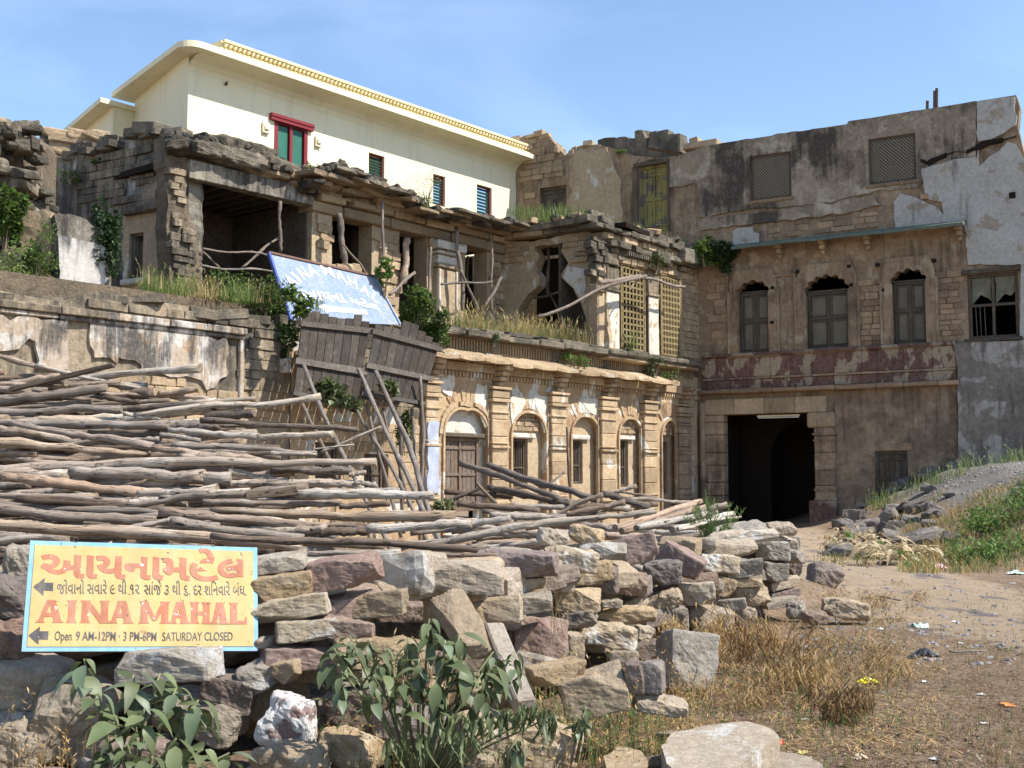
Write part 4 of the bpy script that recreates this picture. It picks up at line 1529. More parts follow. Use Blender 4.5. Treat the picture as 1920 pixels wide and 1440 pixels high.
# roof and rubble of the bay
mb = MB()
zr = zz + 1.2
mb.box(fx(1100, 480), fx(1316, 480), .2, 3.6, zr - .15, zr + .02)
mb.build('roof', M['lichen'], JB)
for i in range(70):
    t = rnd()
    s_ = fx(1100, 480) + (fx(1312, 480) - fx(1100, 480)) * t
    y_ = uni(-.1, 2.6)
    w = uni(.15, .45)
    put_block(JB, M['lichen'] if rnd() < .6 else M['sand'], (s_, y_, zr + uni(-.05, .12) + .1 * y_), (w, w * uni(.6, 1), uni(.1, .22)), (uni(-.3, .3), uni(-.3, .3), uni(0, 3)), 'roof_rubble_stone')
for i in range(6):
    s_ = fx(1060 + i * 10, 425)
for (x0, y0_, x1, y1_, yy) in ((1062, 408, 1092, 428, 1.0), (1090, 402, 1114, 420, .6), (1266, 474, 1296, 492, -.1), (1215, 478, 1240, 492, -.1)):
    p0 = WF.px(x0, y1_, yy); p1 = WF.px(x1, y0_, yy)
    o = bpy.data.objects.new('roof_rubble_stone', stone_mesh(abs(p1[0] - p0[0]), .8, abs(p1[1] - p0[1]), x0, .06, 3, 6, .15, mat=M['lichen']))
    link(o, JB)
    o.location = ((p0[0] + p1[0]) / 2, yy, (p0[1] + p1[1]) / 2)
# base moulding of the bay
x, xe = fx(1142, 670, -.4), fx(1300, 700, -.2)
while x < xe:
    w = min(uni(.4, .9), xe - x + .02)
    MB().box(x, x + w - .01, -.5, .3, 5.30, 5.47, .04, .01).build('base_moulding', M['lichen'], JB)
    MB().box(x, x + w - .01, -.4, .3, 5.16, 5.29, .04, .01).build('base_moulding', M['sand'], JB)
    x += w

# ------------------------------------------------------------------ wall with the broken arch
AW = thing('broken_arch_wall', 'upper wall with a broken pointed arch open to a dark room, beside the lattices', 'building', WA.m)


def PA(l): return WA.pts(l)


left = PA([(936, 455), (1000, 452), (1062, 440), (1125, 428), (1132, 440), (1136, 560), (1143, 665), (1100, 655),
           (1100, 600), (1090, 570), (1074, 540), (1052, 520), (1060, 500), (1066, 492), (1052, 470), (1056, 455),
           (1020, 460), (1003, 462), (1010, 480), (1003, 505), (1012, 520), (1010, 535), (990, 552), (972, 580), (965, 615), (963, 640), (936, 640)])
left = [(a, max(b, 5.3)) for a, b in left]
add_sheet('wall', AW, M['plast_tan'], left, [], step=.14, amp=.04, thick=.45, seed=71, rag=.04)
for reg in ([(940, 456), (1002, 452), (1003, 480), (1000, 498), (940, 500)], [(1058, 445), (1124, 432), (1128, 500), (1068, 497), (1056, 468)], [(1102, 600), (1138, 600), (1140, 655), (1104, 650)]):
    masonry(AW, M['sand'], PA(reg), [], ch=.17, ln=(.25, .6), y0=-.07, jit=.04, tilt=.03)
ent = PA([(935, 452), (1128, 428)])
x, xe = ent[0][0], ent[1][0] + .2
while x < xe:
    w = min(uni(.5, 1.1), xe - x + .02)
    z0 = (ent[0][1] + ent[1][1]) / 2
    MB().box(x, x + w - .015, -.3 - uni(0, .1), .4, z0 - .05, z0 + .13, .04, .015).build('cornice_stone', M['sand'] if rnd() < .6 else M['lichen'], AW)
    MB().box(x + .05, x + w - .06, -.2 - uni(0, .1), .4, z0 + .14, z0 + .32 + uni(0, .1), .04, .02).build('cornice_stone', M['lichen'], AW)
    x += w
pa = PA([(1066, 500), (1100, 505), (1100, 540), (1096, 570), (1080, 545), (1058, 522)])
add_sheet('plaster_patch', AW, M['whitelit'], pa, [], step=.12, amp=.01, thick=.05, y0=-.06, rag=.06, seed=72)
# dark room behind
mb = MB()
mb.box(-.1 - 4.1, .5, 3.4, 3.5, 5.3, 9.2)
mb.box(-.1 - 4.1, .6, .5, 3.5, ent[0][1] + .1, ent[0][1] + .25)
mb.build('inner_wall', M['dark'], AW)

# ------------------------------------------------------------------ set-back gallery (wall G)
M['crust'] = weather('roof_crust', (0.19, 0.15, 0.105, 1), (0.085, 0.072, 0.055, 1), (0.29, 0.22, 0.15, 1), (0.58, 0.68), (0.05, 0.048, 0.038, 1), (0.46, 0.56), 0.2, sc=3, bump=0.06, rand=0.35)
GA = thing('ruined_gallery', 'ruined upper gallery of stone piers under jagged overhanging roof slabs', 'building', WG.m)
gp = lambda px, py, y=0.0: WG.px(px, py, y)
zl = gp(740, 432)[1]                 # lintel underside
zlt = zl + .45
piers = [(581, 624), (694, 751), (798, 874), (911, 945)]
xs_ = []
for x0, x1 in piers:
    a, b = gp(x0, 520)[0], gp(x1, 520)[0]
    xs_.append((a, b))
    mb = MB()
    add_sheet('pier', GA, M['plast_tan'], rect(a + .05, b - .05, 5.35, zl + .05), [], step=.2, amp=.03, thick=.55, y0=-.0, seed=a)
    if (x0, x1) != (798, 874):
        masonry(GA, M['sand'], rect(a, b, 5.35, zl), [], ch=.24, ln=(.3, .6), y0=-.09, jit=.03, tilt=.02)
# ornate column at 797-875
a, b = xs_[2]
c = (a + b) / 2 - .15
MB().box(c - .42, c + .42, -.2, .3, 5.4, 7.9, .05, .01).build('column_shaft', M['plast_tan'], GA)
for z0, z1, o in ((7.9, 8.0, .06), (8.02, 8.3, .0), (8.32, 8.42, .1), (8.44, 8.7, .22), (5.42, 5.7, .08)):
    MB().box(c - .42 - o, c + .42 + o, -.22 - o, .3, z0, z1, .04, .01).build('column_moulding', M['whitelit'] if z0 > 8 else M['plast_tan'], GA)
for sx in (-.42, .34, ):
    MB().box(c + sx, c + sx + .08, -.26, -.1, 5.9, 7.85, .02).build('column_rib', M['whitelit'], GA)
for sx in (-1, 1):
    MB().box(c + sx * .55 - .15, c + sx * .55 + .15, -.18, .2, 8.45, zl, .06, .01).build('bracket_stone', M['sand'], GA)
# lintel beams
x = gp(580, 430)[0]; xe = gp(948, 440)[0]
while x < xe:
    w = min(uni(1.0, 2.1), xe - x + .02)
    MB().box(x, x + w - .015, -.12 - uni(0, .1), .5, zl + uni(0, .03), zl + .30, .03, .012).build('lintel_stone', M['roofstone'], GA)
    MB().box(x + uni(0, .3), x + w - .02, -.26 - uni(0, .1), .5, zl + .31, zl + .50, .03, .012).build('lintel_stone', M['sand'], GA)
    x += w
# stepped overhanging slabs: profile of the top edge follows the photo
edge = [(580, 352), (603, 322), (640, 312), (690, 332), (740, 350), (785, 372), (800, 395), (850, 397), (910, 408), (960, 418), (1008, 430)]
zz0 = zl + .5
layers = 5
for li in range(layers):
    off = -.25 - li * .20
    P_ = [gp(a, b, off) for a, b in edge]
    x = P_[0][0] + uni(-.1, .1); xe = P_[-1][0] - li * .04
    while x < xe:
        w = uni(.5, 1.5)
        xm = x + w / 2
        zt = np.interp(xm, [p[0] for p in P_], [p[1] for p in P_])
        z0 = zz0 + (zt - zz0) * li / layers - .02
        z1 = zz0 + (zt - zz0) * (li + 1) / layers
        if z1 - z0 > .04 and rnd() < .96:
            me = stone_mesh(w, .9 + .2 * li, max(.1, z1 - z0 + .03), x * 7 + li, .10 if li < layers - 1 else .16, 2, 4, .12, mat=M['roofstone'] if li < layers - 1 else M['lichen'])
            o = bpy.data.objects.new('roof_slab_stone', me)
            link(o, GA)
            o.location = (xm, off + .4 + .05 * li + uni(-.12, .12), (z0 + z1) / 2)
            o.rotation_euler = (uni(-.05, .12), uni(-.04, .04), uni(-.08, .08))
        x += w * .97
for i in range(95):
    px_ = uni(578, 1000)
    off = -uni(.35, 1.05)
    e0 = np.interp(px_, [q_[0] for q_ in edge], [q_[1] for q_ in edge])
    s_, z_ = gp(px_, e0, off)
    w = uni(.18, .5)
    o = bpy.data.objects.new('roof_crust_stone', stone_mesh(w, uni(.3, .6), uni(.12, .26), i * 1.3, .13, 3, 4, .2, mat=M['crust']))
    link(o, GA)
    o.location = (s_, off + .15, z_ - uni(-.03, .16))
    o.rotation_euler = (uni(-.2, .2), uni(-.15, .15), uni(-.6, .6))
for i in range(60):
    px_ = uni(330, 585)
    off = uni(-.25, .25)
    e0 = np.interp(px_, [330, 352, 400, 470, 520, 560, 585], [262, 268, 262, 282, 306, 330, 345])
    s_, z_ = gp(px_, e0, off)
    w = uni(.2, .55)
    o = bpy.data.objects.new('roof_crust_stone', stone_mesh(w, uni(.3, .7), uni(.14, .28), i * 2.3 + 5, .13, 3, 4, .2, mat=M['crust']))
    link(o, GA)
    o.location = (s_, off, z_ - uni(-.02, .25))
    o.rotation_euler = (uni(-.2, .2), uni(-.15, .15), uni(-.6, .6))
mb = MB()
mb.box(gp(575, 400)[0], gp(960, 440)[0], .3, 3.5, zl + .3, zl + .6)
mb.build('ceiling', M['dark'], GA)
mb = MB()
mb.box(gp(352, 400)[0], gp(960, 440)[0], 3.45, 3.6, 5.3, zl + .4)
mb.build('inner_wall', M['inner'], GA)
# inner row of shadowed piers
for x0, x1 in ((652, 668), (880, 900)):
    a, b = gp(x0, 520, 2)[0], gp(x1, 520, 2)[0]
    MB().box(a, b, 1.8, 2.4, 5.35, zl + .3, .05).build('inner_pier', M['inner'], GA)
# open room at the left end
zb = gp(470, 358)[1]
bl, br = gp(350, 300)[0], gp(580, 370)[0]
MB().box(bl, br + .1, -.12, .25, zb - .05, zb + .42, .03, .02).build('concrete_beam', M['cement'] if False else M['wall_grey'], GA)
for i in range(9):
    x = bl + (br - bl) * (i + .5) / 9
    MB().box(x - .05, x + .05, .27, 3.5, zb + .1, zb + .24, .01).build('ceiling_joist', M['shutter'], GA)
mb = MB()
mb.box(bl - .3, br + .1, .27, 3.6, zb + .3, zb + .45)
mb.build('ceiling', M['dark'], GA)
mb = MB()
mb.box(br + .05, br + .3, .2, 3.5, 5.3, zb + .3)
mb.build('partition', M['inner'], GA)
# ragged corner pier
pl_ = WG.pts([(312, 262), (352, 300), (352, 325), (350, 365), (354, 400), (366, 425), (370, 460), (378, 480), (378, 540), (378, 590), (318, 590)])
pl_ = [(a, max(b, 5.2)) for a, b in pl_]
add_sheet('corner_pier', GA, M['rubble'], pl_, [], step=.15, amp=.06, thick=.5, y0=.0, rag=.1, seed=81)
masonry(GA, M['boundary'], pl_, [], ch=.19, ln=(.2, .5), y0=-.1, jit=.07, tilt=.05, dep=.3, maxn=420)
# broken slabs lying over the beam
for (x0, y0_, x1, y1_, r) in ((365, 255, 470, 292, 6), (350, 270, 420, 300, 3), (430, 268, 510, 312, 9), (395, 290, 500, 318, 6), (490, 298, 560, 330, 10), (450, 305, 540, 335, 8), (530, 318, 585, 345, 8), (540, 338, 590, 358, 9), (560, 312, 600, 335, 5)):
    p0 = gp(x0, y1_, -.1); p1 = gp(x1, y0_, -.1)
    w, h = abs(p1[0] - p0[0]), abs(p1[1] - p0[1]) * .55
    o = bpy.data.objects.new('roof_slab_stone', stone_mesh(w, 1.0, max(.16, h), x0 * 1.1, .12, 3, 6, .14, mat=M['lichen'] if y0_ < 300 else M['roofstone']))
    link(o, GA)
    o.location = ((p0[0] + p1[0]) / 2, .1 + uni(-.1, .2), (p0[1] + p1[1]) / 2)
    o.rotation_euler = (uni(-.1, .1), math.radians(-2), uni(-.1, .1))
mb = MB()
mb.box(bl - .2, br, .1, 3.5, zb + .46, zb + .62)
mb.build('roof', M['lichen'], GA)
# low parapet of light blocks behind the blue sign
for x in (606, 625, 640, 655):
    a = gp(x, 500, -.6)
    MB().box(a[0], a[0] + .34, -.75, -.45, a[1] - .5, a[1] + .08, .02, .01).build('parapet_stone', M['sand_clean'], GA)

# ------------------------------------------------------------------ side wall left of the open room
SW = thing('side_wall', 'blackened stone side wall with a small niche left of the open room', 'wall', WS.m)
sp = WS.pts([(352, 262), (345, 250), (300, 238), (262, 245), (215, 262), (170, 275), (130, 298), (108, 308), (108, 560), (352, 590)])
sp = [(a, max(b, 5.1)) for a, b in sp]
n0 = WS.px(248, 525); n1 = WS.px(272, 440)
add_sheet('wall', SW, M['wall_grey'], sp, [rect(n0[0], n1[0], n0[1], n1[1])], step=.15, amp=.05, thick=.5, rag=.08, seed=91)
masonry(SW, M['boundary'], WS.pts([(340, 272), (300, 250), (215, 275), (125, 315), (125, 400), (230, 400), (340, 380)]), [], ch=.2, ln=(.35, .8), y0=-.07, jit=.03, skip=.25, tilt=.02)
add_patch(WS, SW, [(235, 400), (330, 388), (345, 420), (345, 585), (300, 590), (235, 560)], M['plast_tan'], y0=-.09, holes=[rect(n0[0] - .05, n1[0] + .05, n0[1] - .05, n1[1] + .05)], thick=.09, seed=92)
MB().box(n0[0] - .1, n1[0] + .1, .3, .45, n0[1] - .1, n1[1] + .1).build('niche_back', M['plast_tan'], SW)
MB().box(n0[0] - .25, n1[0] + .2, -.2, .1, n0[1] - .15, n0[1], .03).build('niche_sill', M['whitelit'], SW)
a0 = WS.px(230, 403, -.2); a1 = WS.px(310, 385, -.2)
MB().box(a0[0], a1[0], -.3, .1, (a0[1] + a1[1]) / 2 - .05, (a0[1] + a1[1]) / 2 + .1, .03, .02).build('ledge_stone', M['lichen'], SW)
capstones(WS, SW, [(352, 258), (300, 238), (262, 245), (215, 262), (170, 275), (130, 298), (108, 308)], M['lichen'], .2, .8, (.35, .8), .28, dens=1.6)
capstones(WS, SW, [(352, 266), (300, 246), (262, 252), (215, 268), (170, 282)], M['lichen'], .0, .6, (.3, .7), .24, dens=1.2)

# slabs balanced beyond the side wall
HS = thing('slab_wall_end', 'end of a farther wall topped with flat sandstone slabs against the sky', 'wall', Matrix.Translation((0, 0, 0)))
for i, (x0, y0_, x1, y1_, r) in enumerate(((95, 270, 160, 300, 8), (78, 247, 130, 266, 4), (130, 250, 180, 270, 5), (158, 250, 206, 272, 2), (95, 262, 200, 280, 5), (95, 296, 150, 330, 6), (75, 258, 96, 290, 0), (92, 318, 150, 360, 6), (100, 350, 150, 420, 0))):
    dd = 31.8
    p0 = at(x0, y1_, dd); p1 = at(x1, y0_, dd)
    o = bpy.data.objects.new('slab_stone', stone_mesh(p1.x - p0.x, .9, (p1.z - p0.z) * .9, 300 + i, .05, 2, 5, .1, mat=M['sand'] if i < 6 else M['boundary']))
    link(o, HS)
    o.location = ((p0.x + p1.x) / 2, dd, (p0.z + p1.z) / 2)
    o.rotation_euler = (0, math.radians(r), .3)
MB().box(at(70, 300, 32).x, at(150, 300, 32).x, 31.7, 32.5, 4.5, at(100, 330, 32).z, .1).build('wall', M['boundary'], HS)

# ------------------------------------------------------------------ tall ruined pier and plastered block at the left
TP = thing('ruined_pier', 'tall crumbling rubble pier at the top left, thick with lichen', 'ruin', Matrix.Translation((0, 0, 0)))
rr = random.Random(5)
for i in range(290):
    py = rr.uniform(228, 560)
    xr = 75 if py < 330 else (95 if py < 390 else 108)
    if 300 < py < 330: xr = 80
    px = rr.uniform(-90, xr - 8)
    dd = rr.uniform(24.2, 26.0)
    p = at(px, py, dd)
    w = rr.uniform(.22, .6)
    me = stone_mesh(w, rr.uniform(.3, .6), rr.uniform(.12, .28), i + .3, .09, 3, 3, .14, mat=M['boundary'] if rr.random() < .7 else M['lichen'])
    o = bpy.data.objects.new('rubble_stone', me)
    link(o, TP)
    o.location = p
    o.rotation_euler = (rr.uniform(-.2, .2), rr.uniform(-.15, .15), rr.uniform(-.5, .5))
p0, p1 = at(-90, 560, 25.6), at(66, 240, 25.6)
MB().box(p0.x, p1.x, 25.0, 27, 4.2, p1.z - .1, .15, .05).build('core', M['rubble'], TP)
p1 = at(100, 385, 25.4)
MB().box(p0.x, p1.x, 24.9, 26.5, 4.2, p1.z, .15, .05).build('core', M['rubble'], TP)
v, f = sheet([(at(48, 0, 24).x, at(0, 560, 24).z), (at(48, 0, 24).x, at(0, 395, 24).z), (at(106, 0, 24).x, at(0, 392, 24).z), (at(108, 0, 24).x, at(0, 560, 24).z)], [], step=.12, amp=.06, thick=.5, rag=.08, seed=3)
mb = MB(); mb.add(v, f)
o = mb.build('face', M['sand'], TP); o.location = (0, 24.1, 0)

PBk = thing('plastered_block', 'broken wall stub with a white plaster face standing on the boundary wall', 'ruin', Matrix.Translation((0, 0, 0)))
d_ = 23.9
fp = [(118, 585), (116, 520), (114, 440), (112, 408), (135, 403), (160, 412), (188, 432), (192, 455), (201, 462), (200, 540), (185, 548), (165, 582)]
fpw = [(at(a, b, d_).x, at(a, b, d_).z) for a, b in fp]
fpw = [(a, max(b, 4.8)) for a, b in fpw]
v, f = sheet(fpw, [], step=.12, amp=.03, thick=.9, rag=.05, seed=6)
mb = MB(); mb.add(v, f)
o = mb.build('core', M['wall_grey'], PBk); PC = Vector((at(158, 500, d_).x, d_, 0)); o.matrix_world = Matrix.Translation(PC) @ Matrix.Rotation(math.radians(30), 4, 'Z') @ Matrix.Scale(1.12, 4, Vector((1, 0, 0))) @ Matrix.Translation((-PC.x, 0, 0))
fw = [(120, 575), (119, 500), (117, 445), (150, 452), (197, 462), (198, 515), (182, 540), (163, 562), (150, 570)]
v, f = sheet([(at(a, b, d_).x, at(a, b, d_).z) for a, b in fw], [], step=.12, amp=.01, thick=.06, rag=.05, seed=7)
mb = MB(); mb.add(v, f)
o = mb.build('plaster_face', weather('streaked_white_plaster', (0.66, 0.62, 0.56, 1), (0.55, 0.50, 0.44, 1), None, dark=(0.09, 0.085, 0.08, 1), dt=(0.56, 0.68), streak=.6, rand=0, zdark=(5.5, 6.7, .20), bump=.01), PBk)
o.matrix_world = Matrix.Translation(PC) @ Matrix.Rotation(math.radians(30), 4, 'Z') @ Matrix.Scale(1.12, 4, Vector((1, 0, 0))) @ Matrix.Translation((-PC.x, -.07, 0))

# ------------------------------------------------------------------ boundary wall (left part of plane F)
BW = thing('boundary_wall', 'old stained boundary wall with flaking pink and ochre plaster behind the log pile', 'wall', WF.m)
bt = WF.pts([(-120, 540), (0, 545), (60, 556), (120, 566), (170, 548), (200, 548), (300, 566), (400, 582), (500, 600), (545, 606)])
bo = bt + [(bt[-1][0], -.1), (bt[0][0], -.1)]
add_sheet('wall', BW, M['boundary'], bo, [], step=.18, amp=.035, thick=.45, seed=101, rag=.03)
masonry(BW, M['boundary'], WF.pts([(200, 552), (300, 570), (540, 606), (540, 640), (470, 632), (165, 582), (165, 560)]), [], ch=.24, ln=(.4, .9), y0=-.06, jit=.03, gap=.015)
masonry(BW, M['boundary'], WF.pts([(428, 630), (540, 645), (540, 775), (428, 755)]), [], ch=.22, ln=(.3, .7), y0=-.05, jit=.025, gap=.015)
masonry(BW, M['sand'], WF.pts([(20, 690), (120, 700), (280, 700), (440, 725), (535, 740), (535, 800), (20, 800)]), [], ch=.2, ln=(.2, .6), y0=-.04, jit=.03, gap=.015)
masonry(BW, M['sand'], WF.pts([(128, 580), (164, 586), (164, 695), (128, 690)]), [], ch=.26, ln=(.3, .5), y0=-.10, jit=.02, gap=.015)
add_patch(WF, BW, [(168, 602), (300, 617), (425, 637), (424, 700), (405, 712), (385, 735), (370, 712), (345, 702), (330, 707), (300, 700), (262, 695), (258, 680), (218, 672), (215, 680), (176, 672), (168, 650)], M['bplaster'], y0=-.075, thick=.08, rag=.14, seed=13)
add_patch(WF, BW, [(-80, 588), (0, 593), (124, 600), (126, 690), (100, 697), (70, 690), (60, 640), (46, 640), (30, 655), (0, 662), (-80, 670)], M['bplaster'], y0=-.075, thick=.08, rag=.12, seed=14)
m0, m1 = WF.px(166, 592, -.1), WF.px(460, 636, -.1)
zm = (m0[1] + m1[1]) / 2
x = WF.px(-100, 580, -.1)[0]
while x < m1[0]:
    w = min(uni(.5, 1.2), m1[0] - x + .02)
    MB().box(x, x + w - .01, -.17 - uni(0, .02), .0, zm + .02, zm + .17, .02, .006).build('moulding_stone', M['boundary'] if x < m0[0] else M['bplaster'], BW)
    MB().box(x, x + w - .01, -.11, .0, zm - .07, zm + .015, .02, .004).build('moulding_stone', M['bplaster'], BW)
    x += w
MB().box(m1[0] - .12, m1[0], -.10, .0, 2.0, zm - .08, .02, .004).build('moulding_stone', M['bplaster'], BW)
MB().box(*sorted((WF.px(530, 680, -.1)[0], WF.px(539, 680, -.1)[0])), -.25, .05, WF.px(535, 700)[1], WF.px(535, 673)[1], .02).build('white_block', M['whitelit'], BW)
capstones(WF, BW, [(170, 550), (300, 568), (400, 584), (540, 606)], M['lichen'], .15, .6, (.4, .9), .2)
capstones(WF, BW, [(-100, 545), (0, 548), (60, 558), (125, 568)], M['lichen'], .15, .6, (.4, .9), .2, dens=1.5)

# ------------------------------------------------------------------ cream building behind
CB = thing('cream_building', 'newly painted cream palace wing with deep eave and green windows', 'building', WC.m)
cp = lambda px, py, y=0.0: WC.px(px, py, y)
ZR = cp(640, 176, -.9)[1]
cL = cp(352, 200)[0]
win = [(513, 577, 240, 312), (691, 721, 294, 330), (812, 835, 332, 372), (894, 922, 353, 395)]
wh = []
for x0, x1, y0_, y1_ in win:
    a = cp(x0, y1_); b = cp(x1, y0_)
    wh.append((a[0], b[0], a[1] - .2, b[1]))
e = Vector((.246, .969))
add_sheet('wall', CB, M['cream'], [(cL, 4), (cL, ZR + .02), (.2, ZR + .02), (.2, 4)], [rect(*w) for w in wh], step=.5, amp=.006, thick=.3, seed=111)
# side wall in two lengths
c0 = Vector((cL, .0))
mb = MB()
c1 = c0 + e * 4.7
mb.add([(c0.x + .01, c0.y + .3, 4), (c1.x, c1.y, 4), (c1.x, c1.y, ZR), (c0.x + .01, c0.y + .3, ZR), (c0.x + .6, .3, 4), (c1.x + 6, c1.y, 4), (c1.x + 6, c1.y, ZR), (c0.x + .6, .3, ZR)],
       [(0, 1, 2, 3), (1, 5, 6, 2)])
mb.add([(cL, 0, 4), (cL, 0, ZR), (cL + .01, .32, ZR), (cL + .01, .32, 4)], [(0, 1, 2, 3)])
mb.build('side_wall', M['cream'], CB)
mb = MB()
c2 = c0 + e * 4.7 + Vector((-.75, 0)); c3 = c2 + e * 9
mb.add([(c2.x, c2.y, 4), (c3.x, c3.y, 4), (c3.x, c3.y, ZR - .4), (c2.x, c2.y, ZR - .4), (c2.x + 6, c2.y, 4), (c2.x + 6, c2.y, ZR - .4)],
       [(0, 1, 2, 3), (0, 3, 5, 4)])
mb.build('side_wall', M['cream'], CB)


def slab(parent, poly, z0, z1, mat, name, cove=0.0):
    mb = MB()
    n = len(poly)
    tri = geometry.tessellate_polygon([[Vector((a, b, 0)) for a, b in poly]])
    v = [(a, b, z1) for a, b in poly] + [(a, b, z0) for a, b in poly]
    f = [tuple(t) for t in tri] + [tuple(n + i for i in reversed(t)) for t in tri]
    f += [(i, (i + 1) % n, n + (i + 1) % n, n + i) for i in range(n)]
    mb.add(v, f)
    return mb.build(name, mat, parent)


oc = c0 + Vector((-.62, -.85))
poly = []
for k in range(8):
    t = math.pi / 2 * k / 7
    poly.append((oc.x + .5 - .5 * math.cos(t), oc.y + .5 - .5 * math.sin(t)))
ce = c1 + Vector((-.62, .35))
poly = [(ce.x, ce.y)] + poly + [(.45, -.85), (.45, 6), (c1.x + 8, ce.y)]
slab(CB, poly, ZR, ZR + .16, M['cream'], 'eave')
poly2 = [((a + (.12 if a < 0 else 0)), b + .12) for a, b in poly]
slab(CB, poly2, ZR + .16, ZR + .24, M['trim'], 'roof_edge')
poly3 = [(c2.x - .5, c2.y - .1), (c2.x + 7, c2.y - .1), (c3.x + 7, c3.y), (c3.x - .5, c3.y)]
slab(CB, poly3, ZR - .4, ZR - .25, M['cream'], 'eave')
# cove between wall and eave
mb = MB()
V_ = []
prof = [(0.0, -.42), (-.05, -.26), (-.17, -.12), (-.36, -.035), (-.62, -.003)]
for s_ in (cL - .02, .2):
    V_ += [(s_, a, ZR + b) for a, b in prof]
mb.add(V_, [(i, i + 1, 6 + i, 5 + i) for i in range(4)])
mb.build('cove', M['cream'], CB)
# parapet with beaded frieze
px0 = cp(412, 90, -.5)[0]
mb = MB()
mb.box(px0, .3, -.55, .5, ZR + .24, ZR + .36)
mb.box(px0 + .05, .3, -.66, -.55, ZR + .50, ZR + .58)
mb.box(px0 + .05, .3, -.5, .5, ZR + .36, ZR + .58)
mb.build('parapet', M['trim'], CB)
x = px0 + .1
mb = MB()
while x < .3:
    mb.box(x, x + .1, -.64, -.5, ZR + .37, ZR + .49, .03)
    x += .16
mb.build('beaded_frieze', M['trim'], CB, kind='stuff')
# windows
a, b, z0, z1 = wh[0]
f = frame_mb(a, b, z0, z1, -.02, .14, .14, 1).build('window', M['redpaint'], CB)
MB().box(a - .2, b + .18, -.14, .1, z1 + .0, z1 + .12, .02).build('hood', M['redpaint'], f)
MB().box(a - .2, b + .16, -.12, .1, z1 - .10, z1 - .003, .01).build('hood', M['redpaint'], f)
for i in range(2):
    xa = a + .15 + i * ((b - a) / 2 - .09)
    MB().box(xa, xa + (b - a) / 2 - .22, .07, .11, z0 + .1, z1 - .15, .01).build('shutter', M['greenpaint'], f)
for a, b, z0, z1 in wh[1:]:
    f = frame_mb(a, b, z0, z1, .08, .05, .1, 0).build('window', M['redpaint'], CB)
    n = 9
    for i in range(n):
        zz_ = z1 - .08 - i * (z1 - z0 - .1) / n
        MB().box(a + .05, b - .05, .12, .16, zz_ - .075, zz_, .012).build('slat', M['greendark'], f)
for x0, y0_, x1, y1_ in ((490, 232, 503, 249), (589, 258, 600, 275)):
    p0, p1 = cp(x0, y1_), cp(x1, y0_)
    o = MB()
    o.box(p0[0], p1[0], -.09, -.0, p0[1], p1[1], .02)
    o.box((p0[0] + p1[0]) / 2 - .08, (p0[0] + p1[0]) / 2 + .08, -.14, -.08, (p0[1] + p1[1]) / 2 - .08, (p0[1] + p1[1]) / 2 + .08, .04)
    o.build('carved_boss', M['cream'], CB)
tl = thing('tube_light', 'unlit tube light high on the cream wall above the red framed window', 'lamp', WC.m)
a, b = cp(520, 160, -.1), cp(595, 179, -.1)
zt = (a[1] + b[1]) / 2
MB().box(a[0], b[0], -.08, .0, zt - .03, zt + .05, .01).build('batten', M['tube'], tl)
MB().tube([(a[0] + .05, -.11, zt), (b[0] - .05, -.11, zt)], [.025, .025], 8).build('lamp_tube', M['tube'], tl)
MB().bar((a[0] - .05, -.3, zt + .12), (a[0] + .05, 0, zt + .1), .02).build('bracket', M['iron'], tl)
a = cp(421, 155)
MB().tube([(a[0], -.12, a[1]), (a[0] + .04, -.02, a[1] - .05)], [.03, .05], 6).build('wall_hook', M['iron'], CB)

# ------------------------------------------------------------------ loose logs


def log_mesh(L_, r0, r1, seed, bend=.04, n=10, seg=14, sag=0.0, irr=.30):
    rs = random.Random(seed)
    ph = [rs.uniform(0, 6.3) for _ in range(4)]
    pts, rad = [], []
    for i in range(seg + 1):
        t = i / seg
        x = (t - .5) * L_
        w = math.sin(math.pi * t)
        by = bend * L_ * (math.sin(2.2 * t * 3.1 + ph[0]) * .35 + math.sin(5.1 * t + ph[1]) * .3) * .5
        bz = bend * L_ * (math.sin(2.6 * t * 3.1 + ph[2]) * .35 + math.sin(6.3 * t + ph[3]) * .25) * .5 + sag * w
        r = r0 + (r1 - r0) * t
        r *= 1 + .07 * math.sin(9 * t + ph[2]) + .05 * math.sin(23 * t + ph[1])
        for kx in (rs.random(),) if i == 0 else ():
            pass
        kj = (0 if i in (0, seg) else 1) * max(r0, r1) * .22
        pts.append((x, by + rs.uniform(-kj, kj), bz + rs.uniform(-kj, kj))); rad.append(r * rs.uniform(.93, 1.08))
    # line the chord up with the ends
    a, b = Vector(pts[0]), Vector(pts[-1])
    pts = [(p[0], p[1] - (a.y + (b.y - a.y) * i / seg), p[2] - (a.z + (b.z - a.z) * i / seg)) for i, p in enumerate(pts)]
    mb = MB()
    # a knot or two swells the trunk
    k = rs.randrange(2, seg - 1)
    rad[k] *= 1.10 + rs.random() * .12
    mb.tube(pts, rad, n, True, irr, seed)
    return mb


def log_obj(name, a, b, r0, r1, mat, seed, bend=.035, parent=None, n=10, seg=14, sag=0.0):
    a, b = Vector(a), Vector(b)
    d = b - a
    mb = log_mesh(d.length, r0, r1, seed, bend, n, seg, sag)
    me = mb.mesh(name, [mat, M['cut']], smooth=False, fix=False)
    for p in me.polygons:
        if len(p.vertices) > 4:
            p.material_index = 1
        else:
            p.use_smooth = True
    o = bpy.data.objects.new(name, me)
    link(o, parent)
    o.matrix_world = Matrix.Translation((a + b) / 2) @ d.to_track_quat('X', 'Z').to_matrix().to_4x4()
    return o


def pdepth(py):
    return 8.6 + (1040 - py) / 350 * 5.2


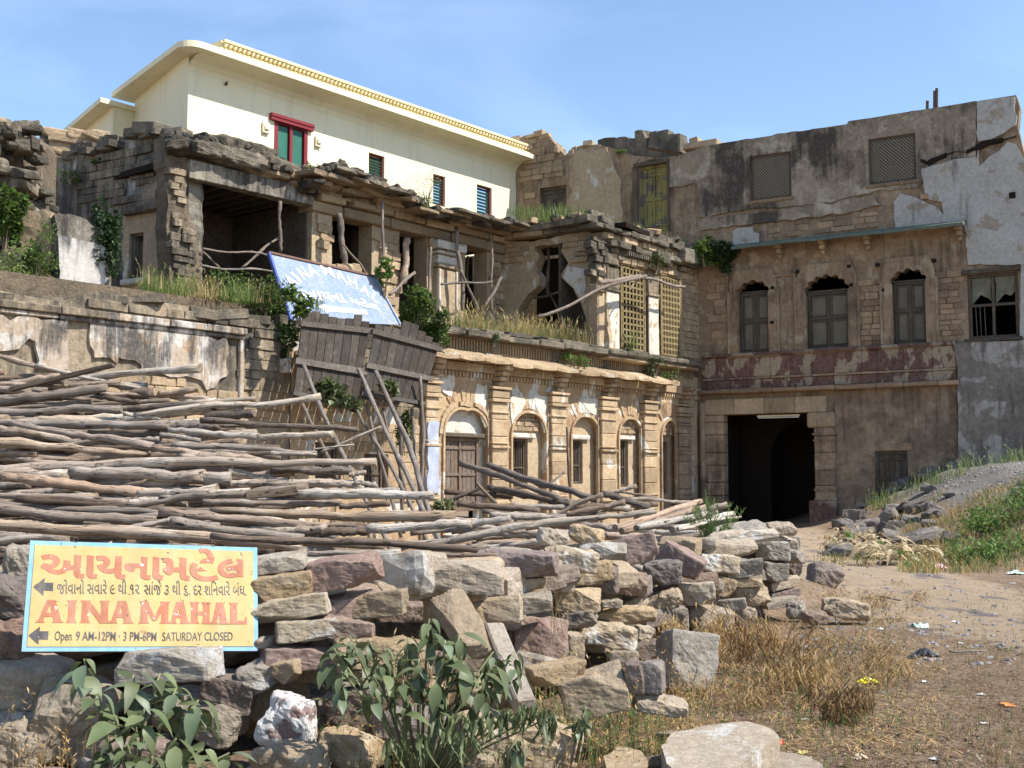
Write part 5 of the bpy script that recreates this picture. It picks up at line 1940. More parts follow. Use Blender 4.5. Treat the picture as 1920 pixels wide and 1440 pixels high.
LG = 'logs heaped in the big pile behind the stone wall'
LOGS = [
    # x0,y0,x1,y1,th0,th1,mat,label[,depth offset]
    (-60, 655, 167, 709, 11, 10, 'p', 'thin pole jutting from the very top of the log pile at the left edge'),
    (20, 731, 213, 684, 8, 9, 'd', 'narrow dark plank sloping up over the top of the log pile', -.5),
    (-60, 738, 112, 704, 15, 13, 'l', 'brown log just under the sloping dark plank at the left edge', .2),
    (66, 685, 372, 757, 8, 9, 'w', 'long thin pale pole slanting down right from the pile top', .4),
    (-90, 765, 200, 727, 24, 19, 'l', 'stout smooth log with sawn end, third big one from the pile top'),
    (-60, 742, 130, 735, 11, 12, 'l', 'grey pole tucked above the stout smooth log at the left edge', .5),
    (40, 760, 172, 752, 8, 9, 'p', 'short pinkish stick below the stout smooth log', .2),
    (298, 738, 374, 730, 11, 13, 'l', 'short round log lying alone against the plaster at the back of the pile', .5),
    (-80, 774, 228, 766, 15, 17, 'l', 'long grey log with round sawn end below the short pinkish stick'),
    (230, 766, 480, 747, 10, 10, 'w', 'thin pale pole just under the longest rising pole', .3),
    (252, 779, 602, 743, 13, 14, 'w', 'long crooked pale pole rising right to the board fence', -.2),
    (180, 742, 262, 755, 12, 10, 'd', 'bark covered rough stick near the top of the pile', 0),
    (383, 782, 477, 774, 15, 17, 'd', 'dark split stump end below the long crooked pale pole', 0),
    (-60, 792, 316, 797, 16, 20, 'l', 'straight grey log with clean sawn face left of the dark pole', -.1),
    (375, 788, 672, 805, 12, 10, 'd', 'long dark pole reaching right toward the fence props', 0),
    (232, 776, 302, 786, 9, 6, 'w', 'short pale splinter under the crooked pale pole', 0),
    (318, 791, 490, 799, 11, 9, 'l', 'short brown pole beside the clean sawn face', .2),
    (18, 793, 288, 838, 10, 17, 'p', 'pinkish forked trunk slanting down right in the upper pile', -.2),
    (483, 820, 624, 814, 13, 14, 'w', 'pale round pole sticking out of the right side of the upper pile', 0),
    (316, 806, 488, 818, 12, 13, 'w', 'pale cracked log in the middle of the upper pile', .1),
    (165, 811, 302, 818, 9, 9, 'd', 'thin dark pole behind the pinkish forked trunk', .2),
    (226, 824, 298, 823, 9, 9, 'l', 'short stub with sawn end above the pinkish trunk tip', 0),
    (300, 814, 376, 826, 10, 9, 'l', 'short brown stick in the middle of the upper pile', .1),
    (-60, 800, 150, 829, 18, 14, 'l', 'bent grey log at the left edge below the sawn face log', 0),
    (-60, 832, 278, 849, 22, 10, 'l', 'humped brown log at the left edge above the longest straight log', 0),
    (286, 839, 402, 856, 15, 12, 'p', 'short pink brown log end to end with the forked trunk', -.1),
    (322, 834, 594, 851, 13, 11, 'l', 'long thin grey pole over the longest straight log', .1),
    (372, 853, 508, 850, 8, 9, 'd', 'thin dark stick lying right on the longest straight log', 0),
    (506, 850, 594, 853, 9, 8, 'w', 'short pale peeled stick at the right of the longest straight log', 0),
    (-100, 882, 706, 866, 27, 14, 'l', 'longest straight log spanning the middle of the pile', -.25),
    (-60, 851, 70, 852, 12, 12, 'p', 'reddish stub at the left edge above the longest straight log', .1),
    (-60, 895, 128, 886, 12, 11, 'l', 'thin log tucked under the left end of the longest straight log', .1),
    (130, 884, 434, 897, 20, 26, 'l', 'thick broken log with a hollow split right end', -.15),
    (428, 884, 556, 908, 15, 13, 'w', 'pale grey log right of the hollow split end', 0),
    (5, 893, 266, 925, 20, 20, 'p', 'thick pinkish log with torn bark below the hollow one', -.1),
    (258, 925, 392, 922, 14, 13, 'l', 'ragged log end butting against the torn pinkish log', 0),
    (238, 948, 466, 926, 12, 15, 'l', 'bent pole curving up under the tan plank', -.1),
    (422, 905, 502, 905, 13, 13, 'p', 'short purple grey log behind the tan plank', .1),
    (500, 906, 667, 907, 17, 17, 'l', 'grey log with a flat cut end right of the tan plank', .05),
    (666, 903, 708, 911, 12, 9, 'w', 'pale splintered tip at the right end of the flat cut grey log', .05),
    (508, 879, 662, 884, 17, 16, 'd', 'dark log in the shadow right under the longest straight log', .1),
    (655, 890, 686, 886, 9, 9, 'l', 'short grey stub right of the dark shadowed log', 0),
    (666, 916, 750, 918, 6, 7, 'w', 'very thin pale rod above the white round log', .1),
    (-60, 925, 240, 942, 13, 14, 'p', 'long thin pinkish log, first below the torn bark log', 0),
    (-60, 941, 310, 962, 14, 14, 'l', 'long grey pole running left of the cleft reddish log', .1),
    (-70, 948, 292, 978, 20, 20, 'p', 'big smooth reddish log at the left edge near the bottom of the pile', -.1),
    (298, 960, 612, 990, 18, 17, 'p', 'long reddish log with sawn right end below the thin poles', 0),
    (-80, 978, 565, 1024, 24, 23, 'l', 'lowest and nearest log, passing just above the yellow signboard', -.2),
    (234, 992, 322, 974, 10, 13, 'l', 'short curved stick lodged above the lowest log', -.2),
    (318, 978, 570, 1010, 20, 17, 'l', 'thick grey trunk angled down behind the lowest log', -.1),
    (395, 1004, 912, 1032, 14, 15, 'd', 'long dark cracked log touching the maroon stone', -.25),
    (556, 927, 814, 927, 22, 17, 'w', 'bright whitish round log sticking out toward the arcade door', -.2),
    (395, 957, 854, 969, 13, 22, 'l', 'thick log with a round cut end beside the wilted creeper', -.1),
    (686, 992, 884, 982, 19, 15, 'w', 'smooth pale log just right of the pointed one', -.15),
    (398, 970, 684, 986, 12, 12, 'p', 'pink log ending in a torn point', .1),
    (856, 986, 958, 971, 14, 13, 'w', 'short whitish log standing out near the second pile', -.1),
    (600, 998, 690, 996, 17, 17, 'd', 'short dark log behind the smooth pale log', .1),
    (636, 950, 732, 945, 13, 12, 'd', 'short rust brown log under the bright whitish log', 0),
    (380, 941, 640, 944, 12, 12, 'p', 'thin pinkish pole above the thick cut log', .1),
    (300, 932, 560, 938, 10, 11, 'l', 'thin shaded pole left of the bright whitish log', .15),
    (602, 848, 716, 801, 5, 7, 'w', 'thin pale branch leaning up from the pile toward the props', -.1),
    (586, 842, 664, 834, 3, 4, 'w', 'pencil thin twig crossing the leaning pale branch', -.1),
    (752, 1024, 1000, 984, 17, 15, 'w', 'curving pale log leading from the stones to the second pile', .3),
    (985, 988, 1230, 957, 15, 12, 'w', 'long pale log continuing right across the foot of the second pile', 1.2),
    (470, 1012, 720, 1026, 10, 10, 'l', 'thin grey pole peeping out behind the maroon stone', .1),
    (560, 1036, 760, 1042, 12, 12, 'l', 'pale pole laid along the top of the dry stone wall', -.3),
    (690, 1047, 930, 1040, 10, 10, 'p', 'thin pink pole behind the big two toned stone', -.3),
]
LM = {'l': 'log', 'p': 'log_pink', 'd': 'log_dark', 'w': 'log_pale'}
for i, e_ in enumerate(LOGS):
    x0, y0, x1, y1, t0, t1, mt, lab = e_[:8]
    od = e_[8] if len(e_) > 8 else 0
    dm = pdepth((y0 + y1) / 2) + od
    yaw = uni(-.12, .12) * (x1 - x0) / 400
    a, b = at(x0, y0, dm - yaw), at(x1, y1, dm + yaw)
    r0, r1 = t0 / F * dm / 2 * .92, t1 / F * dm / 2 * .92
    if 'plank' in lab and mt == 'd' and i == 1:
        mb = MB(); L_ = (b - a).length
        mb.box(-L_ / 2, L_ / 2, -.06, .06, -.022, .022, .006, .004)
        o = mb.build('plank', M['log_dark'])
        o.matrix_world = Matrix.Translation((a + b) / 2) @ (b - a).to_track_quat('X', 'Z').to_matrix().to_4x4()
        tag(o, lab, 'plank')
        continue
    bend = .05 if any(w in lab for w in ('crooked', 'bent', 'humped', 'curv')) else .022
    o = log_obj('log', a, b, r0, r1, M[LM[mt]], i * 3.7 + 1, bend * .95)
    tag(o, lab, 'log', LG)
# sawn tan plank wedged in the pile
a, b = at(462, 929, pdepth(925) - .35), at(558, 919, pdepth(925) - .3)
mb = MB(); L_ = (b - a).length
mb.box(-L_ / 2, L_ / 2, -.07, .07, -.034, .034, .006, .004)
o = mb.build('plank', M['plank_tan'])
o.matrix_world = Matrix.Translation((a + b) / 2) @ (b - a).to_track_quat('X', 'Z').to_matrix().to_4x4()
tag(o, 'short squared tan plank wedged in the log pile', 'plank')
# buried logs that fill the heap
fm = {}
fk = []
for k in range(12):
    mt = ('log', 'log_pink', 'log_dark', 'log', 'log_pale', 'log_pink')[k % 6]
    me = log_mesh(2.4, .032, .042, 500 + k, .024).mesh('log', [M[mt], M['cut']], fix=False)
    for p in me.polygons:
        if len(p.vertices) > 4: p.material_index = 1
        else: p.use_smooth = True
    fk.append(me)


def proj(P_):
    x, y, z = P_[0], P_[1], P_[2] - CAMZ
    f = y * CP + z * SP
    return 960 + F * x / f, 720 - F * (-y * SP + z * CP) / f


STOPW = {'on', 'in', 'of', 'right', 'left', 'below', 'under', 'at', 'with', 'beside', 'beneath', 'above', 'over', 'behind', 'lying', 'leaning', 'standing', 'sloping', 'slanting', 'jutting', 'tucked', 'ending', 'running',
         'spanning', 'crossing', 'leading', 'continuing', 'sticking', 'passing', 'lodged', 'angled', 'touching', 'butting', 'reaching', 'end', 'peeping', 'laid', 'across', 'just', 'low', 'half', 'curving', 'tilted', 'wedged', 'near', 'before',
         'splashed', 'riddled', 'curving', 'to', 'rising', 'buried', 'starting', 'from', 'pointing', 'that', 'joining', 'from', 'out', 'down', 'up', 'third', 'first,', 'hidden', 'faced'}


def anchor_of(lab):
    w = []
    for t_ in lab.split():
        if t_.strip(',') in STOPW and len(w) >= 2: break
        if t_.endswith(','):
            w.append(t_.strip(',')); break
        w.append(t_)
    return ' '.join(w[:6])


def near_label(o, kind, tone, anchors):
    px, py = proj(o.location)
    a = min(anchors, key=lambda q: math.hypot((q[0] - px) * .5, q[1] - py))
    dx, dy = px - a[0], py - a[1]
    if abs(dx) > 2.2 * abs(dy): d = 'right of' if dx > 0 else 'left of'
    elif abs(dy) > 1.0 * abs(dx) or True: d = ('below' if dy > 0 else 'above') + (' and right of' if dx > 40 else (' and left of' if dx < -40 else ''))
    return ' '.join((tone + ' ' + kind + ' packed ' + d + ' the ' + a[2]).split()[:16])


LOG_AN = [((e_[0] + e_[2]) / 2, (e_[1] + e_[3]) / 2, anchor_of(e_[7])) for e_ in LOGS]
LTONE = ['brown', 'pinkish', 'dark', 'greyish brown', 'pale', 'reddish']
n = 0
while n < 215:
    y = uni(8.9, 13.9)
    d = uni(.10, .42) if n % 3 else uni(.0, .12)
    ymx = 800 - (y - 8.6) / 5.2 * 400
    px = uni(-150, ymx - 60)
    x = (px - 960) / F * y
    z = pile_h(y) - d - .045
    L_ = uni(.7, 2.4)
    xr_ = (ymx - 960) / F * y
    if x + L_ / 2 > xr_:
        x = xr_ - L_ / 2 - uni(0, .4)
    o = bpy.data.objects.new('log', RNG.choice(fk))
    link(o)
    o.location = (x, y, z)
    rr_ = uni(.6, 1.4)
    o.scale = (L_ / 2.4, rr_, rr_)
    o.rotation_euler = (uni(0, 6), uni(-.10, .10), uni(-.3, .3))
    tag(o, near_label(o, 'log', ('short ' if L_ < 1.5 else 'long ') + LTONE[fk.index(o.data) % 6], LOG_AN), 'log', 'buried logs filling the big pile')
    n += 1

L2 = 'poles scattered in the second pile before the arcade'
SEC = [
    (862, 868, 1050, 934, 12, 10, 'd', 'uppermost dark pole sloping down right in front of the arcade door', 0),
    (914, 872, 1122, 938, 13, 12, 'd', 'second sloping dark pole, its top end in front of the first barred window', 0),
    (917, 914, 1072, 946, 14, 11, 'd', 'third sloping pole starting beside the arcade door', 0),
    (833, 922, 962, 930, 10, 11, 'd', 'short dark pole lying at the foot of the arcade door', .3),
    (857, 944, 1012, 958, 12, 12, 'd', 'dark shaded pole low at the left of the second pile', 0),
    (918, 966, 1062, 971, 14, 14, 'w', 'pale level log at the bottom of the second pile', -.4),
    (1016, 976, 1131, 927, 9, 9, 'l', 'curved grey pole rising right across the second pile', -.8),
    (1060, 966, 1172, 942, 11, 11, 'p', 'pinkish pole lying across the middle of the second pile', -.5),
    (1130, 926, 1218, 951, 13, 12, 'd', 'stout pole crossing the top right of the second pile', -.5),
    (1132, 928, 1194, 911, 8, 8, 'l', 'short upturned pole tip right of the third barred window', .2),
    (1165, 922, 1231, 933, 5, 4, 'l', 'thin rod at the right top of the second pile', .3),
    (1153, 990, 1314, 940, 14, 11, 'p', 'topmost tan pole of the fan of poles at the right', -1.2),
    (1165, 996, 1322, 950, 13, 11, 'p', 'second tan pole of the fan of poles at the right', -1.5),
    (1193, 990, 1342, 960, 14, 11, 'w', 'grey pole in the middle of the fan of poles', -1.6),
    (1227, 986, 1364, 945, 13, 12, 'w', 'pale pole with blunt end running into the green weed', -1.2),
    (1260, 993, 1375, 963, 12, 11, 'w', 'second lowest pale pole of the fan by the green weed', -1.8),
    (1270, 992, 1388, 969, 7, 5, 'w', 'thinnest lowest pole of the fan, tip beyond the green weed', -2.0),
    (930, 984, 1056, 981, 13, 12, 'l', 'grey log under the pale level log', -.6),
    (1040, 934, 1185, 958, 9, 9, 'd', 'dark thin pole buried in the middle of the second pile', .4),
    (960, 948, 1120, 955, 11, 10, 'l', 'level grey pole inside the second pile', .4),
    (1075, 950, 1230, 945, 9, 10, 'd', 'dark pole behind the fan of poles', .5),
    (850, 936, 900, 915, 7, 6, 'd', 'stub pointing up left beside the arcade door', 0),
    (893, 905, 930, 945, 6, 8, 'd', 'broken forked stick standing in the second pile', -.2),
    (1033, 905, 1060, 883, 5, 4, 'l', 'small pointed stick angled up before the second pilaster', .2),
    (1063, 801, 1068, 918, 4, 5, 'd', 'upright thin stick before the third arch', .6),
    (880, 985, 1010, 1000, 10, 9, 'l', 'thin grey pole along the back of the dry stone wall', -1),
    (1180, 935, 1300, 942, 7, 7, 'l', 'thin level pole above the fan of poles', .2),
]


def p2d(py): return 13.8 + (1000 - py) / 130 * 6.2


for i, e_ in enumerate(SEC):
    x0, y0, x1, y1, t0, t1, mt, lab, od = e_
    steep = abs(y1 - y0) / max(1, abs(x1 - x0))
    if 'upright' in lab or 'small pointed' in lab:
        da = db = 20.5
    else:
        da = db = p2d(max(y0, y1) - abs(y1 - y0) * .35) + od
        if 'fan' in lab: da, db = da - .8, db + .9
        if 'sloping' in lab: da, db = da + .7, db - .5
    a, b = at(x0, y0, da), at(x1, y1, db)
    o = log_obj('pole', a, b, t0 / F * da / 2, t1 / F * db / 2, M[LM[mt]], 900 + i * 2.3, .05 if 'curv' in lab else .02)
    tag(o, lab, 'pole', L2)
SEC_AN = [((e_[0] + e_[2]) / 2, (e_[1] + e_[3]) / 2, anchor_of(e_[7])) for e_ in SEC]
n = 0
while n < 45:
    px = uni(870, 1300); py = uni(945, 1010)
    d = p2d(py) + uni(.2, 1.5)
    c = at(px, py + 6, min(d, 20))
    c.z = max(.05, c.z - uni(0, .35))
    o = bpy.data.objects.new('pole', RNG.choice(fk))
    link(o)
    o.location = c
    L_ = uni(.8, 1.8)
    rr_ = uni(.8, 1.3)
    o.scale = (L_ / 2.4, rr_, rr_)
    o.rotation_euler = (uni(0, 6), uni(-.12, .12), uni(-.5, .5))
    tag(o, near_label(o, 'pole', ('short ' if L_ < 1.3 else 'long ') + LTONE[fk.index(o.data) % 6], SEC_AN), 'pole', 'buried poles of the second pile')
    n += 1

# ------------------------------------------------------------------ board fence panels leaning on the wall


class Quad:
    def __init__(s, tl, tr, br, bl):
        s.c = [Vector(p) for p in (tl, tr, br, bl)]
        s.n = (s.c[1] - s.c[0]).cross(s.c[3] - s.c[0]).normalized()
        if s.n.y > 0: s.n = -s.n

    def P(s, u, v, o=0.0):
        return (s.c[0] * (1 - u) + s.c[1] * u) * (1 - v) + (s.c[3] * (1 - u) + s.c[2] * u) * v + s.n * o


def wp(px, py, off):
    a, z = WF.px(px, py, -off)
    return WF.P(a, -off, z)


def qbox(q, u0, u1, v0, v1, o0, o1):
    v = [q.P(u, w, o) for o in (o0, o1) for u, w in ((u0, v0), (u1, v0), (u1, v1), (u0, v1))]
    f = [(0, 1, 2, 3), (7, 6, 5, 4), (0, 4, 5, 1), (1, 5, 6, 2), (2, 6, 7, 3), (3, 7, 4, 0)]
    return v, f


PAN = [
    ('left weathered board panel leaning on the wall below the blue sign', (566, 590), (692, 601), (668, 772), (548, 745), (.10, .16, .55, .62), 8),
    ('right weathered board panel propped up by poles, taller boards at its top', (703, 606), (824, 640), (788, 762), (678, 745), (.10, .17, .56, .63), 8),
]
for i, (lab, tl, tr, br, bl, rails, nb) in enumerate(PAN):
    q = Quad(wp(*tl, .75 + .1 * i), wp(*tr, .75 + .1 * i), wp(*br, 1.15), wp(*bl, 1.15))
    t = thing('board_panel', lab, 'fence panel', q.P(.5, 1), 'board panels leaning on the wall')
    inv = Matrix.Translation(-q.P(.5, 1))
    for k in range(nb):
        u0, u1 = k / nb + .004, (k + 1) / nb - .004
        tops = [-.04, -.045, -.03, .0, .01, .0, -.05, .02] if i == 0 else [.02, .0, -.01, -.14, -.13, -.06, -.02, .04]
        v, f = qbox(q, u0, u1, tops[k] + uni(-.01, .01), 1 + uni(-.03, .03), uni(0, .015), .03 + uni(0, .012))
        mb = MB(); mb.add([inv @ p for p in v], f)
        mb.build('board', M['board'], t)
    for (a, b) in ((rails[0], rails[1]), (rails[2], rails[3]), (.94, .99)):
        sk = -.04 * 0
        v, f = qbox(q, -.05, 1.04, a, b, .045, .11)
        mb = MB(); mb.add([inv @ p for p in v], f)
        mb.build('rail', M['rail'], t)
# prop poles holding the panels
PR_ = [
    ((570, 686), (673, 902), 8, 'leftmost long prop pole leaning on the left board panel', 1.35, 4.5),
    ((672, 693), (795, 957), 8, 'long bent prop pole starting between the two board panels', 1.35, 6.0),
    ((705, 697), (805, 955), 9, 'thick prop pole crossing the right board panel to the arcade corner', 1.35, 6.0),
    ((663, 757), (748, 915), 6, 'thin prop pole running down from under the left panel', 1.2, 3.5),
    ((788, 706), (792, 884), 7, 'upright prop post at the right edge of the right board panel', 1.3, 1.3),
    ((772, 766), (783, 914), 6, 'short upright post just left of the upright prop post', 1.0, 1.0),
    ((750, 792), (754, 922), 6, 'upright stake below the leafy creeper on the right panel', 1.6, 1.6),
    ((564, 752), (614, 858), 7, 'stub of a prop pole at the lower left corner of the left panel', 1.1, 2.0),
    ((686, 757), (727, 912), 6, 'thin leaning pole behind the long bent prop', 1.0, 1.6),
    ((718, 765), (748, 880), 4, 'thin stick leaning behind the thick prop pole', 1.0, 1.6),
]
for i, (p0, p1, th, lab, o0, o1) in enumerate(PR_):
    a, b = wp(*p0, o0), wp(*p1, o1)
    d = b - a
    gz = max(gh(b.x, b.y), 0)
    if b.z > gz and d.z < -.1:
        k = (b.z - gz) / -d.z
        b = b + d * min(k, .6)
    ym = (a.y + b.y) / 2
    o = log_obj('prop_pole', a, b, th / F * a.y / 2, th / F * b.y / 2 * 1.15, M['post'], 1300 + i, .035)
    tag(o, lab, 'pole', 'prop poles of the board panels')

# ------------------------------------------------------------------ props and sticks of the gallery
GP_ = [
    ((525, 377), (526, 473), 7, 'single upright prop standing in the big open room', WG, -.1),
    ((636, 400), (647, 503), 11, 'thick leaning prop behind the blue sign', WG, -.6),
    ((718, 377), (717, 500), 5, 'tall thin prop under the jagged roof slab', WG, -.9),
    ((763, 447), (756, 533), 13, 'thick split trunk used as a prop left of the ornate column', WG, -.2),
    ((808, 463), (803, 563), 5, 'thin upright prop just left of the ornate column', WG, -.5),
    ((857, 433), (867, 583), 8, 'twisted prop in front of the right side of the ornate column', WG, -.6),
    ((920, 440), (923, 587), 4, 'straight thin prop left of the broken arch', WG, -.8),
    ((643, 457), (690, 517), 4, 'thin stick slanting down behind the blue sign corner', WG, -.9),
    ((863, 507), (903, 593), 5, 'crooked stick slanting down right in the grass', WG, -.9),
    ((940, 520), (910, 573), 6, 'pale stick slanting down left before the broken arch', WG, -1.1),
    ((827, 533), (923, 528), 4, 'level stick tied across two gallery props', WG, -.9),
    ((778, 511), (730, 553), 6, 'pale crooked branch rising from the shrubs', WG, -1.3),
    ((691, 430), (692, 510), 5, 'slim prop beside the second gallery pier', WG, .5),
    ((877, 480), (877, 540), 4, 'slim dark prop inside the right gallery opening', WG, .8),
    ((380, 466), (506, 479), 4, 'upper rail of thin branches across the open room', WG, -.1),
    ((375, 497), (522, 511), 4, 'lower rail of thin branches across the open room', WG, -.12),
    ((450, 505), (522, 445), 5, 'forked branch slanting up behind the two rails', WG, .2),
    ((380, 472), (412, 502), 4, 'short stick slanting down between the two rails', WG, .1),
    ((1028, 463), (1028, 553), 6, 'upright prop seen through the broken arch', WA, .8),
    ((1058, 520), (1062, 600), 4, 'thin prop deep inside the broken arch', WA, 1.2),
    ((1010, 500), (1050, 590), 4, 'slanting stick inside the broken arch', WA, 1.0),
    ((990, 560), (1090, 540), 4, 'level stick inside the broken arch', WA, .9),
    ((1008, 594), (1212, 517), 6, 'long brace rising from the arch to the lattice screen', WF, -1.3),
    ((1122, 530), (1202, 519), 9, 'thick branch tied in front of the left lattice screen', WF, -.8),
    ((1196, 520), (1284, 538), 5, 'thin branch tied in front of the right lattice screen', WF, -.7),
    ((1180, 545), (1200, 519), 3, 'little twig hanging from the branch before the left lattice', WF, -.75),
]
for i, (p0, p1, th, lab, W_, off) in enumerate(GP_):
    a, z = W_.px(*p0, off); a = W_.P(a, off, z)
    b, z = W_.px(*p1, off); b = W_.P(b, off, z)
    if 'brace' in lab:
        a = a + (a - Vector((0, 0, CAMZ))) * .03
    o = log_obj('prop_pole', a, b, th / F * a.y / 2, th / F * b.y / 2, M['post'] if i not in (3,) else M['log'], 1500 + i, .05)
    tag(o, lab, 'pole', 'props and sticks of the ruined gallery')

# ------------------------------------------------------------------ dry stone wall and boulders


def wdepth(px):
    u = (px - 960) / F
    t = (6.8 * u + .8) / (4.04 - 6.4 * u)
    return max(6.55, 6.8 + 6.4 * t)


def sdepth(px, py):
    d = wdepth(px) + .25 * max(0, (1180 - py) / 150)
    dg = (CAMZ - .10) * F / max(60, py - 900)
    if py > 1240: d = min(d, 6.45)
    return min(d, dg)


